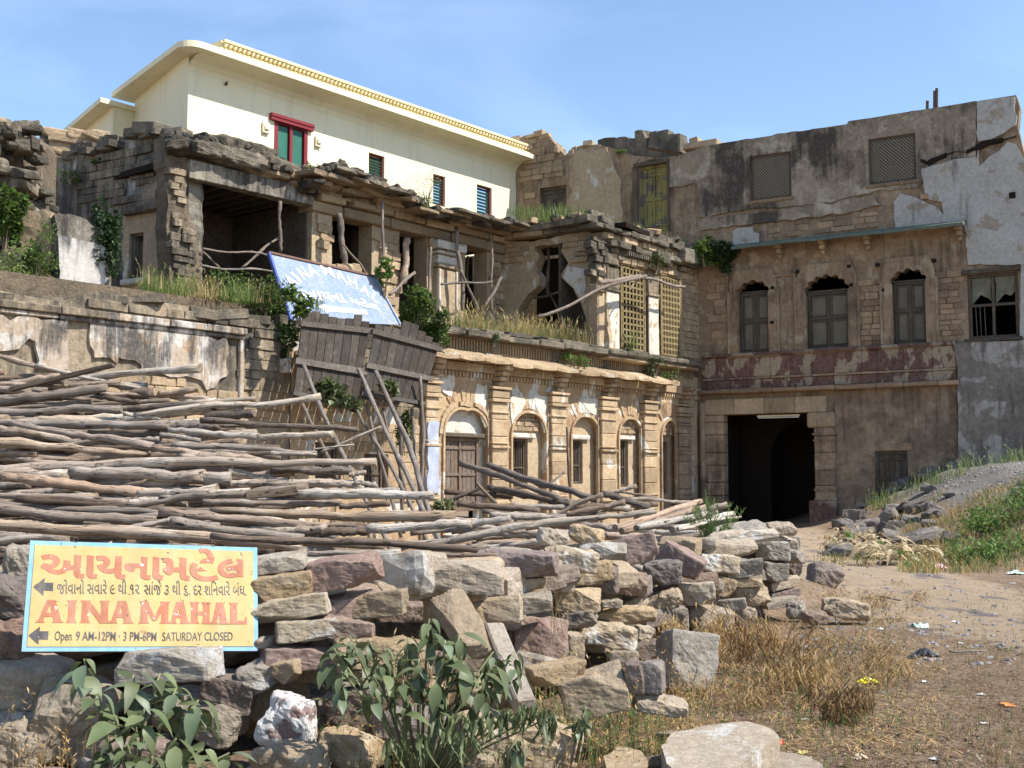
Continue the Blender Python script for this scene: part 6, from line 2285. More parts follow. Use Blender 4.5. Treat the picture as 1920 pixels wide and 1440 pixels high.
ST = [
    (890, 1030, 1047, 1084, 3, 'p', 'long purple block with a notched right end on the wall top'),
    (735, 1050, 946, 1120, 1, 't', 'largest rectangular tan block with a pink top corner'),
    (578, 1035, 711, 1113, -10, 'p', 'big maroon block on the wall right of the yellow signboard'),
    (470, 1036, 571, 1076, -8, 'w', 'carved whitish slab at the top right of the yellow signboard'),
    (470, 1070, 584, 1128, -8, 't', 'tan block with a shaded top under the carved whitish slab'),
    (470, 1113, 616, 1172, -9, 'w', 'long pale carved block right of the yellow signboard'),
    (614, 1106, 762, 1166, -5, 't', 'wide tan block beneath the big maroon block'),
    (512, 1162, 627, 1207, -2, 'w', 'whitish rounded block low beside the signboard'),
    (484, 1196, 514, 1216, 0, 't', 'small tan chip at the lower right corner of the signboard'),
    (598, 1160, 700, 1205, 4, 'b', 'shaded brown block below the wide tan block'),
    (700, 1130, 792, 1168, 2, 'b', 'dark reddish stone under the left end of the largest block'),
    (893, 1113, 1038, 1158, -6, 'g', 'long grey slab below the notched purple block'),
    (945, 1083, 1022, 1109, -2, 't', 'small tan block under the middle of the notched purple block'),
    (1020, 1077, 1076, 1111, 4, 't', 'small square tan stone right of the small tan block'),
    (1018, 1024, 1121, 1078, 6, 'w', 'pale carved stone with a rounded grey end on the wall top'),
    (1007, 988, 1067, 1032, 14, 't', 'upright tan stone standing on the wall top, left one of a pair'),
    (1066, 982, 1133, 1026, 12, 't', 'flat faced golden stone standing on the wall top, right one of a pair'),
    (1085, 1015, 1177, 1053, 4, 'w', 'whitish slab in front of the golden stone'),
    (1150, 996, 1237, 1066, -14, 'p', 'large pink block tilted up in the middle of the wall top'),
    (1125, 1052, 1161, 1114, 2, 'd', 'dark upright stone with a pale right side'),
    (1156, 1070, 1216, 1121, 6, 'b', 'rusty red rounded stone below the large pink block'),
    (1208, 1048, 1281, 1099, 2, 'd', 'dark purple rounded stone right of the rusty red one'),
    (1236, 1018, 1326, 1086, 32, 'p', 'long reddish prism leaning down right on the wall'),
    (1214, 1100, 1281, 1152, -18, 't', 'slanted tan stone under the dark purple one'),
    (1275, 1090, 1343, 1138, -4, 'w', 'neatly moulded pale block with a white top'),
    (1314, 1038, 1388, 1079, 6, 'w', 'white carved fragment with deep folds'),
    (1308, 1010, 1424, 1050, -5, 't', 'long golden block with grooves near its right end'),
    (1358, 992, 1462, 1021, -4, 'w', 'flat pale slab near the right end of the wall top'),
    (1436, 979, 1496, 1005, 0, 't', 'topmost tan stone at the right end of the wall'),
    (1364, 1045, 1434, 1088, -8, 'g', 'grey white block below the grooved golden block'),
    (1420, 1015, 1483, 1053, 0, 'g', 'pitted grey block under the topmost tan stone'),
    (1474, 1005, 1503, 1040, 0, 'g', 'narrow grey stone at the right end under the top slab'),
    (1430, 1052, 1477, 1091, 3, 'g', 'shaded square stone below the pitted grey block'),
    (1474, 1040, 1504, 1082, 0, 'd', 'dark narrow stone at the right end of the wall'),
    (1338, 1078, 1377, 1123, 16, 't', 'triangular tan stone right of the moulded pale block'),
    (1374, 1084, 1432, 1103, -2, 't', 'thin tan slab under the grey white block'),
    (1375, 1100, 1446, 1139, 0, 't', 'tan stone riddled with small holes'),
    (1438, 1080, 1500, 1108, -16, 't', 'light slab tilted up at the right end of the wall'),
    (1440, 1102, 1502, 1126, -12, 'p', 'pinkish slab under the tilted light slab'),
    (1428, 1118, 1498, 1142, -6, 'g', 'grey slab low at the right end of the wall'),
    (1478, 1126, 1512, 1162, 0, 'g', 'striped stack like stone at the foot of the right end'),
    (1040, 1101, 1128, 1151, 3, 't', 'rough tan stone right of the long grey slab'),
    (1127, 1124, 1168, 1141, 2, 't', 'small flat stone under the rusty red one'),
    (1166, 1120, 1202, 1138, 0, 't', 'second small flat stone under the rusty red one'),
    (1112, 1137, 1232, 1171, 2, 't', 'long flat tan stone with a rounded left end'),
    (1052, 1143, 1121, 1184, -10, 'g', 'blackened oval stone left of the long flat one'),
    (1230, 1141, 1294, 1196, -4, 'g', 'grey stone above the upright slab'),
    (1290, 1135, 1373, 1186, 6, 't', 'tan stone above the dry brown weeds'),
    (1344, 1122, 1402, 1150, -8, 'g', 'thin grey stone right of the moulded pale block'),
    (1382, 1138, 1422, 1182, 0, 't', 'squarish tan stone half hidden in dry weeds'),
    (1090, 1166, 1196, 1222, 8, 'w', 'broken pale chunk with a sharp lower edge'),
    (1182, 1172, 1224, 1204, 0, 'w', 'small carved stone beside the broken pale chunk'),
    (962, 1156, 1067, 1250, 4, 'p', 'big pinkish cube with a whitish top'),
    (1060, 1186, 1092, 1236, 0, 't', 'narrow stone right of the big pinkish cube'),
    (1240, 1182, 1342, 1304, 5, 'g', 'tall grey slab standing upright before the wall'),
    (1140, 1222, 1197, 1252, 0, 'g', 'grey stone left of the upright slab'),
    (1175, 1202, 1242, 1242, -12, 'd', 'dark sloping stone left of the upright slab'),
    (1178, 1240, 1214, 1300, 2, 'b', 'brown stone standing left of the upright slab'),
    (1210, 1240, 1248, 1304, -2, 'd', 'dark stone wedged against the upright slab'),
    (990, 1240, 1097, 1290, -8, 't', 'rounded log like stone below the big pinkish cube'),
    (1050, 1250, 1178, 1355, -14, 't', 'large slab leaning with a pale slanting top edge'),
    (862, 1270, 1002, 1330, 4, 't', 'tan stone with a row of holes behind the wilted leaves'),
    (1190, 1302, 1290, 1346, 8, 't', 'flat stone half buried in the weeds'),
    (0, 1018, 52, 1100, 6, 'w', 'whitish broken rock left of the yellow signboard'),
    (-60, 1080, 48, 1170, 0, 'd', 'shadowed rock left of the signboard middle'),
    (-40, 1162, 54, 1242, 0, 'p', 'pinkish rock at the lower left corner of the signboard'),
    (-60, 1236, 118, 1350, 4, 't', 'large smooth tan boulder at the left edge'),
    (52, 1270, 200, 1450, 10, 'g', 'big grey boulder behind the left plant'),
    (212, 1214, 410, 1288, -5, 'w', 'long pale block under the signboard'),
    (374, 1262, 474, 1342, 6, 'b', 'rounded brown boulder right of the pale block'),
    (438, 1232, 520, 1312, -24, 'w', 'carved pale stone with a curved moulding'),
    (486, 1212, 634, 1262, 2, 'p', 'flat pinkish slab below the signboard corner'),
    (452, 1272, 574, 1392, -8, 't', 'angular tan boulder left of the painted stone'),
    (488, 1304, 590, 1410, 6, 'm', 'pink stone splashed with white paint'),
    (470, 1396, 610, 1460, -4, 't', 'tan stone at the bottom edge below the painted stone'),
    (290, 1296, 456, 1400, 14, 't', 'rounded tan boulder behind the left plant'),
    (514, 1236, 562, 1284, -8, 't', 'small angular stone below the pinkish slab'),
    (556, 1232, 624, 1286, 10, 't', 'second small angular stone below the pinkish slab'),
    (590, 1370, 712, 1450, 6, 't', 'tan boulder at the bottom edge left of the big bush'),
    (604, 1280, 770, 1390, -6, 'b', 'brown boulder behind the big bush'),
    (696, 1330, 880, 1450, 8, 'd', 'dark shaded boulder under the big bush'),
    (860, 1345, 1090, 1462, 6, 't', 'very large tan boulder at the bottom edge right of the big bush'),
    (-50, 1340, 70, 1460, 0, 'w', 'pale crumbling rock in the bottom left corner'),
    (180, 1390, 320, 1460, 0, 'b', 'brown rock at the bottom edge under the left plant'),
    (620, 1195, 800, 1290, 4, 't', 'tan stone behind the top of the big bush'),
    (1520, 1052, 1582, 1108, 14, 'b', 'dark boulder beside the sandy path'),
    (1546, 1122, 1634, 1166, 6, 't', 'rounded light boulder below the dark one by the path'),
    (1508, 1146, 1552, 1172, 0, 'b', 'small brown stone left of the light boulder'),
]
SKEY = 'stones of the dry wall and rubble heap'
for i, (x0, y0, x1, y1, tilt, mt, lab) in enumerate(ST):
    cx, cy = (x0 + x1) / 2, (y0 + y1) / 2
    d = sdepth(cx, cy)
    if y1 > 1290:
        d = min(d, (CAMZ + .02) * F / (min(y1, 1450) - 12 - 900), 6.45 if x1 < 1100 else 99)
    if 'path' in lab or 'light boulder' in lab:
        d = (CAMZ - .03) * F / (y1 - 8 - 895)
    if 'pair' in lab: d += .25
    if 'splashed' in lab: d -= .3
    if 'under the signboard' in lab: d = 6.05
    if 'angular tan boulder' in lab or 'second small' in lab: d += .25
    if 'tall grey slab' in lab: d = 8.45
    W_, H_ = (x1 - x0) / F * d, (y1 - y0) / F * d
    th = abs(math.radians(tilt))
    if th > .3:
        W_ *= .95; H_ *= .72
    else:
        k = W_ * math.sin(th)
        H_ = max(H_ * .6, H_ - k * .6)
    D_ = uni(.6, .9) * min(W_, max(H_ * 1.6, W_ * .55))
    D_ = max(D_, .18)
    H_ *= .90
    W_ *= .96
    crisp = mt in 'tpw' and H_ < .5
    nn = 12 if d < 9 else 9
    blocky = lab.find('block') >= 0 or 'slab' in lab or 'prism' in lab or 'cube' in lab
    me = stone_mesh(W_, D_, H_, 40 + i * 1.9, .045 if blocky else .08, 4 if blocky else 7, nn + 3, .10 if blocky else .30, mat=S[mt], name='stone')
    o = bpy.data.objects.new('stone', me)
    link(o)
    c = at(cx, cy, d)
    o.location = c + Vector((0, D_ * .35, 0))
    o.rotation_euler = (uni(-.06, .12), math.radians(tilt), uni(-.28, .34))
    if 'tall grey' in lab:
        o.rotation_euler = (-.16, math.radians(tilt + 3), .30)
    tag(o, lab, 'stone', SKEY)

# carved shaft, fallen slabs in the foreground
a, b = at(925, 1180, 6.9), at(985, 1325, 6.2)
mb = MB(); L_ = (b - a).length
mb.box(-L_ / 2, L_ / 2, -.05, .05, -.055, .055, .012, .004)
for k in range(3):
    mb.box(-L_ / 2 + .02, L_ / 2 - .02, -.062, -.048, -.045 + k * .034, -.025 + k * .034, .004)
o = mb.build('carved_shaft', S['w'])
o.matrix_world = Matrix.Translation((a + b) / 2) @ (b - a).to_track_quat('X', 'Y').to_matrix().to_4x4()
tag(o, 'narrow white fluted stone shaft leaning beside the wilted leaves', 'stone')
a, b = at(835, 1118, 6.95), at(895, 1222, 6.6)
me = stone_mesh((b - a).length * 1.0, .12, .20, 777, .05, 3, 9, .12, mat=S['t'])
o = bpy.data.objects.new('stone', me); link(o)
o.matrix_world = Matrix.Translation((a + b) / 2) @ (b - a).to_track_quat('X', 'Y').to_matrix().to_4x4()
tag(o, 'broad tan carved slab leaning against the wall below the largest block', 'stone', SKEY)


def flat_slab(pxs, z, th, mat, lab, seed, dz=0.0):
    """slab lying nearly flat: outline traced on a level plane at height z"""
    P_ = []
    for px, py in pxs:
        r = ray(px, py)
        k = (z - CAMZ) / r.z
        P_.append((r.x * k, r.y * k))
    cx = sum(p[0] for p in P_) / len(P_); cy = sum(p[1] for p in P_) / len(P_)
    v, f = sheet([(a - cx, b - cy) for a, b in P_], [], step=.05, amp=.02, thick=th, y0=0, rag=.015, seed=seed, fq=3)
    mb = MB(); mb.add([(x, zz_, -y) for x, y, zz_ in v], f)
    o = mb.build('slab', mat)
    o.location = (cx, cy, z)
    o.rotation_euler = (0.02, dz, 0)
    return tag(o, lab, 'stone')


flat_slab([(1240, 1398), (1262, 1372), (1310, 1360), (1400, 1358), (1452, 1372), (1462, 1384), (1420, 1412), (1380, 1432), (1370, 1450), (1290, 1452), (1250, 1428)], .20, .17, S['w'], 'big flat whitish slab lying at the bottom of the heap beside a red wrapper', 5)
flat_slab([(1380, 1430), (1410, 1408), (1490, 1412), (1540, 1432), (1545, 1460), (1400, 1470)], .09, .10, S['t'], 'flat tan slab at the bottom edge right of the whitish slab', 6)
flat_slab([(1130, 1418), (1160, 1402), (1200, 1408), (1220, 1430), (1200, 1455), (1140, 1450)], .12, .12, S['t'], 'small flat tan slab in the weeds at the bottom edge', 8)

# filler stones in the body of the wall
ST_AN = [((e_[0] + e_[2]) / 2, (e_[1] + e_[3]) / 2, anchor_of(e_[6])) for e_ in ST]
TONE = dict(t='tan', g='grey', w='whitish', b='brown', d='dark', p='pinkish')
fst = {}
for i in range(18):
    key = 'tgtwbdtgptgb'[i % 12]
    fst[i] = stone_mesh(uni(.26, .42), uni(.22, .34), uni(.11, .19), 900 + i, .05, 4, 6, .18, mat=S[key], name='stone')
n = 0
while n < 105:
    t = uni(-.22, 1.0)
    y = 6.8 + 6.4 * t; x = -.8 + 4.04 * t
    if t < 0:
        x = -.8 + t * 12.5; y = 6.85
    nx_, ny_ = (-.846, .534) if t >= 0 else (0, 1)
    back = uni(.12, .6)
    x += nx_ * back; y += ny_ * back
    z = uni(.05, .92) if n % 3 else uni(.7, .95)
    if z > .55 + back * 1.2: continue
    o = bpy.data.objects.new('stone', fst[n % 18]); link(o)
    o.location = (x, y, z)
    s_ = uni(.8, 1.35) * (1.25 if t < .5 else 1)
    o.scale = (s_, s_, s_)
    o.rotation_euler = (uni(-.2, .2), uni(-.2, .2), uni(-.5, .8))
    tag(o, near_label(o, 'stone', ('small ' if s_ < 1.15 else 'large ') + TONE['tgtwbdtgptgb'[n % 18 % 12]], ST_AN), 'stone', 'packing stones inside the dry wall')
    n += 1
# rubble in front of the wall at the foot, lower left, and at the mound toe
n = 0
while n < 38:
    px = uni(-60, 1350)
    py = uni(1290, 1460)
    d = (CAMZ - uni(.05, .15)) * F / (py - 900)
    if px > 1100 and rnd() < .5: n += 1; continue
    c = at(px, py, d)
    o = bpy.data.objects.new('stone', fst[n % 18]); link(o)
    o.location = (c.x, c.y, max(.0, gh(c.x, c.y)) + .02)
    s_ = uni(.35, .9)
    o.scale = (s_, s_, s_)
    o.rotation_euler = (uni(-.4, .4), uni(-.4, .4), uni(0, 3))
    tag(o, near_label(o, 'broken stone', ('tiny ' if s_ < .6 else 'small ') + TONE['tgtwbdtgptgb'[n % 18 % 12]], ST_AN).replace('packed', 'lying'), 'stone', 'broken stones at the foot of the heap')
    n += 1
S['gd'] = stone_mat('shade_toned_grey_rubble', (0.20, 0.165, 0.13, 1), (0.13, 0.105, 0.085, 1), (0.26, 0.22, 0.175, 1))  # both rubble colours darkened to paint the shade lying over the heap
S['dd'] = stone_mat('shade_toned_dark_rubble', (0.11, 0.088, 0.07, 1), (0.07, 0.056, 0.046, 1), (0.15, 0.12, 0.10, 1))
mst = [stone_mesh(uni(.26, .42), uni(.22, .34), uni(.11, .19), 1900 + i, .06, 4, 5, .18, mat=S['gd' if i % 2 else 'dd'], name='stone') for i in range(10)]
MR = [(1640, 985, 1690, 1050, 20, 'd', 'dark leaning slab in the rubble at the toe of the mound'), (1766, 986, 1798, 1022, 0, 'g', 'light grey upright block half in the green weeds'),
      (1580, 955, 1625, 985, 0, 'g', 'grey round rock left in the rubble by the gate plinth'), (1600, 958, 1650, 980, 4, 'd', 'long dark rock beneath the small door'),
      (1672, 975, 1700, 1000, 0, 'g', 'pale block on top of the leaning slab'), (1700, 960, 1740, 985, 10, 'd', 'dark rock at the top of the toe rubble'),
      (1690, 1000, 1735, 1025, -5, 'd', 'black flat rock in the middle of the toe rubble'), (1715, 1022, 1760, 1040, 0, 'g', 'flat grey stone low in the toe rubble'),
      (1710, 1040, 1755, 1058, 5, 'd', 'lowest dark stone of the toe rubble'), (1725, 930, 1760, 950, -6, 'd', 'small dark stone on the edge of the mound'),
      (1740, 985, 1775, 1010, 8, 'b', 'brown stone right of the toe rubble'), (1655, 945, 1700, 960, 0, 'g', 'grey slab lying before the small door'),
      (1563, 975, 1585, 993, 0, 'd', 'small dark stone at the foot of the gate plinth')]
for i, (x0, y0, x1, y1, tilt, mt, lab) in enumerate(MR):
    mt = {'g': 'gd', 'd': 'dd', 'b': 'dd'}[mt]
    d = 31 - (y0 - 950) * .085 * 1.1 if x0 > 1650 or y0 > 980 else 33.5
    d = max(d, 22)
    W_, H_ = (x1 - x0) / F * d, (y1 - y0) / F * d
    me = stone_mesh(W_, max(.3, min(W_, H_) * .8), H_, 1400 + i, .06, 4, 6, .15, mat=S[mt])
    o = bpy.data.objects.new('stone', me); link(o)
    o.location = at((x0 + x1) / 2, (y0 + y1) / 2, d)
    o.rotation_euler = (0, math.radians(tilt), uni(-.4, .4))
    tag(o, lab, 'stone', 'rubble at the toe of the mound')
MR_AN = [((q[0] + q[2]) / 2, (q[1] + q[3]) / 2, anchor_of(q[6])) for q in MR]
n = 0
while n < 48:
    px = uni(1570, 1790); py = 945 + abs(px - 1690) * .05 + uni(0, 100)
    if py > 1060: n += 0; py = 1055
    d = (36 if py < 965 else 33) - max(0, py - 960) * .11
    d = max(d, 22.5)
    c = at(px, py, d)
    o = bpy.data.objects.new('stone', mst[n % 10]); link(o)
    g_z = gh(c.x, c.y)
    o.location = (c.x, c.y, max(g_z + .05, min(c.z, g_z + .8)))
    s_ = uni(.9, 2.0)
    o.scale = (s_, s_, s_)
    o.rotation_euler = (uni(-.4, .4), uni(-.4, .4), uni(0, 3))
    tag(o, near_label(o, 'stone', ('small ' if s_ < 1.4 else 'large ') + ('dark' if n % 2 == 0 else 'grey'), MR_AN).replace('packed', 'lying'), 'stone', 'loose stones of the mound rubble')
    n += 1

# ------------------------------------------------------------------ yellow signboard


def text_mesh(body, size, off=0.0, cond=1.0):
    c = bpy.data.curves.new('t', 'FONT')
    c.body = body
    c.size = size
    c.offset = off
    c.resolution_u = 6
    o = bpy.data.objects.new('t', c)
    COL.objects.link(o)
    dg = bpy.context.evaluated_depsgraph_get()
    me = bpy.data.meshes.new_from_object(o.evaluated_get(dg))
    v = [(p.co.x * cond, p.co.y) for p in me.vertices]
    f = [tuple(p.vertices) for p in me.polygons]
    bpy.data.objects.remove(o)
    bpy.data.meshes.remove(me)
    x0 = min(p[0] for p in v); x1 = max(p[0] for p in v)
    y0 = min(p[1] for p in v); y1 = max(p[1] for p in v)
    return v, f, (x0, x1, y0, y1)


def paint_mat(name, c, wear=.0, wc=(0.8, 0.8, 0.78, 1), wt_=(.66, .68), var=.15):
    g = NT(name)
    p = g.pos((1, 1, 1), 'world')
    col = g.mix(g.ramp(g.noise(p, 5, 6, .7), .3, .7), tuple(x * (1 - var) for x in c[:3]) + (1,), tuple(min(1, x * (1 + var)) for x in c[:3]) + (1,))
    col = g.mix(g.ramp(g.noise(g.pos((14, 14, 1.2)), 1.5, 5, .6), .35, .75, 0, .25), col, (0.55, 0.48, 0.36, 1))
    if wear:
        col = g.mix(g.ramp(g.noise(p, 34, 5, .6), *wt_), col, wc)
    col = g.mix(g.ramp(g.noise(p, 48, 3, .5), .70, .72), col, (.06, .045, .035, 1))
    col = g.mix(g.ramp(g.noise(p, 7, 6, .7, .4), .64, .72, 0, .8), col, (.17, .085, .045, 1))
    return g.done(col, None, .55, .35)


M['sign_y'] = paint_mat('yellow_sign_paint', (0.46, 0.325, 0.115, 1), 0)
M['sign_b'] = paint_mat('sky_blue_border_paint', (0.16, 0.36, 0.54, 1), 0)
M['sign_r'] = paint_mat('faded_orange_red_lettering', (0.36, 0.115, 0.055, 1), 1)
M['sign_k'] = paint_mat('black_lettering', (0.045, 0.040, 0.045, 1), 1, wt_=(.70, .72))
M['rustedge'] = plain('rusty_edge', (0.13, 0.07, 0.05, 1), .8, sc=20, var=.5)

yaw, lean, roll = (math.radians(a) for a in (24.84, -22.19, 3.35))
SM_ = Matrix.Translation((-1.973, 6.4, .8736)) @ Matrix.Rotation(yaw, 4, 'Z') @ Matrix.Rotation(lean, 4, 'X') @ Matrix.Rotation(roll, 4, 'Y')
SW_, SH_ = 1.2018, .5943
sg = thing('yellow_signboard', 'yellow signboard with blue border and orange lettering leaning on the stones', 'sign', SM_)
mb = MB()
nx_ = 40
V_ = []
mb.box(-SW_ / 2, SW_ / 2, .004, .03, -SH_ / 2, SH_ / 2)
mb.build('board', M['rustedge'], sg)
v, f = sheet(rect(-SW_ / 2, SW_ / 2, -SH_ / 2, SH_ / 2), [], step=.04, amp=.002, thick=0, y0=.0, seed=2, fq=5)
mb = MB(); mb.add(v, f); mb.build('border', M['sign_b'], sg)
bw = .024
v, f = sheet(rect(-SW_ / 2 + bw, SW_ / 2 - bw, -SH_ / 2 + bw, SH_ / 2 - bw), [], step=.04, amp=.002, thick=0, y0=-.0035, seed=2, fq=5)
mb = MB(); mb.add(v, f); mb.build('yellow_panel', M['sign_y'], sg)


def sx(px, py):
    """photo pixel on the sign -> board coordinates"""
    inv = SM_.inverted()
    o_ = inv @ Vector((0, 0, CAMZ))
    r_ = inv.to_3x3() @ ray(px, py)
    k = -o_.y / r_.y
    h = o_ + r_ * k
    return h.x, h.z


def put_text(parent, body, mat, bl, br, hpx, name, off=0.0, y=-.0055, skew=0.0, map_=None):
    """text whose base runs from pixel bl to pixel br, hpx high in the photo"""
    a, b = Vector(sx(*bl)), Vector(sx(*br))
    t_ = Vector(sx(bl[0], bl[1] - hpx))
    Hh = (t_ - a).length
    v, f, (x0, x1, y0, y1) = text_mesh(body, 1.0, off)
    W_ = (b - a).length
    d = (b - a).normalized(); n_ = Vector((-d.y, d.x))
    capy0 = 0.0
    v2 = []
    for p in v:
        q = a + d * ((p[0] - x0) / (x1 - x0) * W_) + n_ * ((p[1] - capy0) / (y1 - capy0) * Hh)
        v2.append((q.x, y, q.y))
    mb = MB(); mb.add(v2, f)
    return mb.build(name, mat, parent, fix=False)


# big Gujarati title drawn letter by letter with heavy strokes
put_text(sg, 'આયનામહેલ', M['sign_r'], (74, 1082), (463, 1089), 62, 'lettering', off=.032)
put_text(sg, 'જોવાનો સવારે ૯ થી ૧૨', M['sign_k'], (106, 1114), (262, 1114), 27, 'lettering', off=.006)
put_text(sg, 'સાંજે ૩ થી ૬. દર શિનવારે બંધ.'.replace('શિન', 'શનિ').replace('નિ', 'િન'), M['sign_k'], (270, 1115), (462, 1117), 27, 'lettering', off=.006)


def slab_letters(parent, word, boxes, mat, base_l, base_r, hpx):
    """bold hand painted capitals with flared feet"""
    a, b = Vector(sx(*base_l)), Vector(sx(*base_r))
    H_ = (Vector(sx(base_l[0], base_l[1] - hpx)) - a).length
    d = (b - a).normalized(); n_ = Vector((-d.y, d.x)); W_ = (b - a).length

    def stroke(mb, x0, y0, x1, y1, w0, w1, yy):
        mb.add([(*(lambda q: (q.x, yy, q.y))(a + d * X + n_ * Y),) for X, Y in ((x0 - w0 / 2, y0), (x0 + w0 / 2, y0), (x1 + w1 / 2, y1), (x1 - w1 / 2, y1))], [(0, 1, 2, 3)])

    span = base_r[0] - base_l[0]
    for k, (ch, (l, r)) in enumerate(zip(word, boxes)):
        X0 = (l - base_l[0]) / span * W_; X1 = (r - base_l[0]) / span * W_
        w = X1 - X0
        t = H_ * .30
        yy = -.0052
        mb = MB()

        def vert(x, off):
            stroke(mb, x, 0, x, H_, t, t, yy - off)
            stroke(mb, x, 0, x, H_ * .13, t * 1.55, t, yy - off - .0001)
            stroke(mb, x, H_ * .87, x, H_, t, t * 1.45, yy - off - .0002)
        if ch == 'A':
            stroke(mb, X0 + t * .45, 0, X0 + w * .44, H_, t * .62, t * .7, yy)
            stroke(mb, X1 - t * .6, 0, X0 + w * .55, H_, t * 1.05, t * .85, yy - .0001)
            stroke(mb, X0 + w * .5, H_ * .26, X0 + w * .5, H_ * .44, w * .55, w * .4, yy - .0002)
            stroke(mb, X0 + t * .45, 0, X0 + t * .5, H_ * .1, t * 1.3, t * .8, yy - .0003)
            stroke(mb, X1 - t * .6, 0, X1 - t * .7, H_ * .1, t * 1.6, t * 1.1, yy - .0004)
        elif ch == 'I':
            vert(X0 + w / 2, 0)
        elif ch == 'N':
            vert(X0 + t * .6, 0); vert(X1 - t * .6, .0003)
            stroke(mb, X1 - t * .7, 0, X0 + t * .6, H_, t * .9, t * .9, yy - .0006)
        elif ch == 'M':
            vert(X0 + t * .5, 0); vert(X1 - t * .6, .0003)
            stroke(mb, X0 + w * .5, H_ * .12, X0 + t * .55, H_, t * .6, t * .8, yy - .0006)
            stroke(mb, X0 + w * .5, H_ * .12, X1 - t * .65, H_, t * .6, t * .8, yy - .0007)
        elif ch == 'H':
            vert(X0 + t * .6, 0); vert(X1 - t * .6, .0003)
            stroke(mb, X0 + w * .5, H_ * .40, X0 + w * .5, H_ * .58, w - t * 1.2, w - t * 1.2, yy - .0006)
        elif ch == 'L':
            vert(X0 + t * .6, 0)
            stroke(mb, X0 + w * .55, 0, X0 + w * .55, H_ * .16, w * .9, w * .85, yy - .0003)
            stroke(mb, X1 - t * .25, 0, X1 - t * .15, H_ * .34, t * .5, t * .3, yy - .0004)
        mb.build('letter', mat, parent, fix=False)


slab_letters(sg, 'AINAMAHAL', [(68, 114), (121, 138), (146, 197), (199, 242), (256, 310), (311, 349), (351, 390), (391, 425), (428, 463)], M['sign_r'], (68, 1168), (463, 1171), 43)
put_text(sg, 'Open', M['sign_k'], (102, 1201), (134, 1201), 17, 'lettering', off=.004)
put_text(sg, '9 AM-12PM · 3 PM-6PM', M['sign_k'], (142, 1201), (293, 1202), 17, 'lettering', off=.012)
put_text(sg, 'SATURDAY CLOSED', M['sign_k'], (304, 1202), (436, 1201), 16, 'lettering', off=.006)
for (tx, ty, s_) in ((62, 1101, 1), (53, 1192, 1)):
    P_ = [(tx, ty), (tx + 22, ty - 17), (tx + 21, ty - 8), (tx + 38, ty - 8), (tx + 37, ty + 8), (tx + 20, ty + 7), (tx + 19, ty + 17)]
    q = [sx(*p) for p in P_]
    mb = MB(); mb.add([(x, -.0055, z) for x, z in q], [(0, 1, 2), (0, 2, 5), (0, 5, 6), (2, 3, 4, 5)])
    mb.build('arrow', M['sign_k'], sg, fix=False)
for px in (142, 400):
    x, z = sx(px, 1016)
    mb = MB(); mb.tube([(x + .012 * math.cos(t), .0, SH_ / 2 + .012 + .014 * math.sin(t)) for t in np.linspace(0, 5.5, 9)], [.0025] * 9, 5)
    mb.build('wire_hook', M['iron'], sg)

# ------------------------------------------------------------------ blue sign on the terrace
B0 = Vector(wp(625, 540, -.42))
Bm = Matrix.Translation(B0) @ Matrix.Rotation(math.radians(53), 4, 'Z') @ Matrix.Rotation(math.radians(-28), 4, 'X')
bi = Bm.inverted()


def bx(px, py):
    o_ = bi @ Vector((0, 0, CAMZ)); r_ = bi.to_3x3() @ ray(px, py)
    k = -o_.y / r_.y
    h = o_ + r_ * k
    return h.x, h.z


bs = thing('blue_signboard', 'faded pale blue signboard with arched white lettering tilted on the terrace edge', 'sign', Bm)
M['sign_bl'] = weather('faded_blue_sign', (0.20, 0.275, 0.42, 1), (0.27, 0.34, 0.45, 1), (0.33, 0.35, 0.36, 1), (.55, .62), (0.28, 0.20, 0.15, 1), (.62, .76), .4, rand=0, bump=.002, sc=1.8)
M['sign_wh'] = plain('white_sign_lettering', (0.85, 0.86, 0.86, 1), .5)
q = [bx(*p) for p in ((504, 474), (702, 519), (750, 609), (545, 600))]
mb = MB(); mb.prism(q, .0, .04)
mb.build('board', M['sign_bl'], bs)
for i, (c, d) in enumerate(((q[0], q[3]), (q[1], q[2]), (q[0], q[1]))):
    mb = MB(); mb.bar((c[0], .0, c[1]), (d[0], .0, d[1]), .06, .07, up=Vector((0, 1, 0)))
    mb.build('edge_frame', plain('deep_blue_edge', (0.06, 0.09, 0.30, 1)) if i == 0 else (M['rustedge'] if i == 2 else M['sign_bl']), bs)
BC = [(541, 530, 558, 508, 'A'), (557, 521, 569, 500, 'I'), (565, 517, 585, 494, 'N'), (583, 512, 602, 489, 'A'), (607, 512, 628, 493, 'M'), (633, 518, 651, 501, 'A'), (652, 530, 674, 512, 'H'), (676, 551, 693, 531, 'A'), (694, 564, 706, 548, 'L')]
# letters follow an arch: pixel anchor (left foot), (right foot), height vector
LT = [('A', (551, 543), (562, 533), (529, 522)), ('I', (563, 530.5), (566.5, 528.5), (543, 512)), ('N', (570, 526), (581, 521), (555, 505)), ('A', (582, 520), (600, 518), (569, 498)),
      ('M', (607, 516), (628, 521), (598, 496)), ('A', (632, 523), (650, 531), (626, 504)), ('H', (654, 533), (671, 543), (650, 516)), ('A', (674, 547), (692, 557), (675, 531)), ('L', (695, 560), (706, 569), (701, 547))]
for ch, l, r, tp in LT:
    v, f, (x0, x1, y0, y1) = text_mesh(ch, 1.0, .008)
    A_ = Vector(bx(*l)); B_ = Vector(bx(*r)); T_ = Vector(bx(*tp))
    mb = MB()
    mb.add([(*(lambda w: (w.x, -.012, w.y))(A_ + (B_ - A_) * ((p[0] - x0) / (x1 - x0)) + (T_ - A_) * ((p[1] - y0) / (y1 - y0))),) for p in v], f)
    mb.build('letter', M['sign_wh'], bs, fix=False)
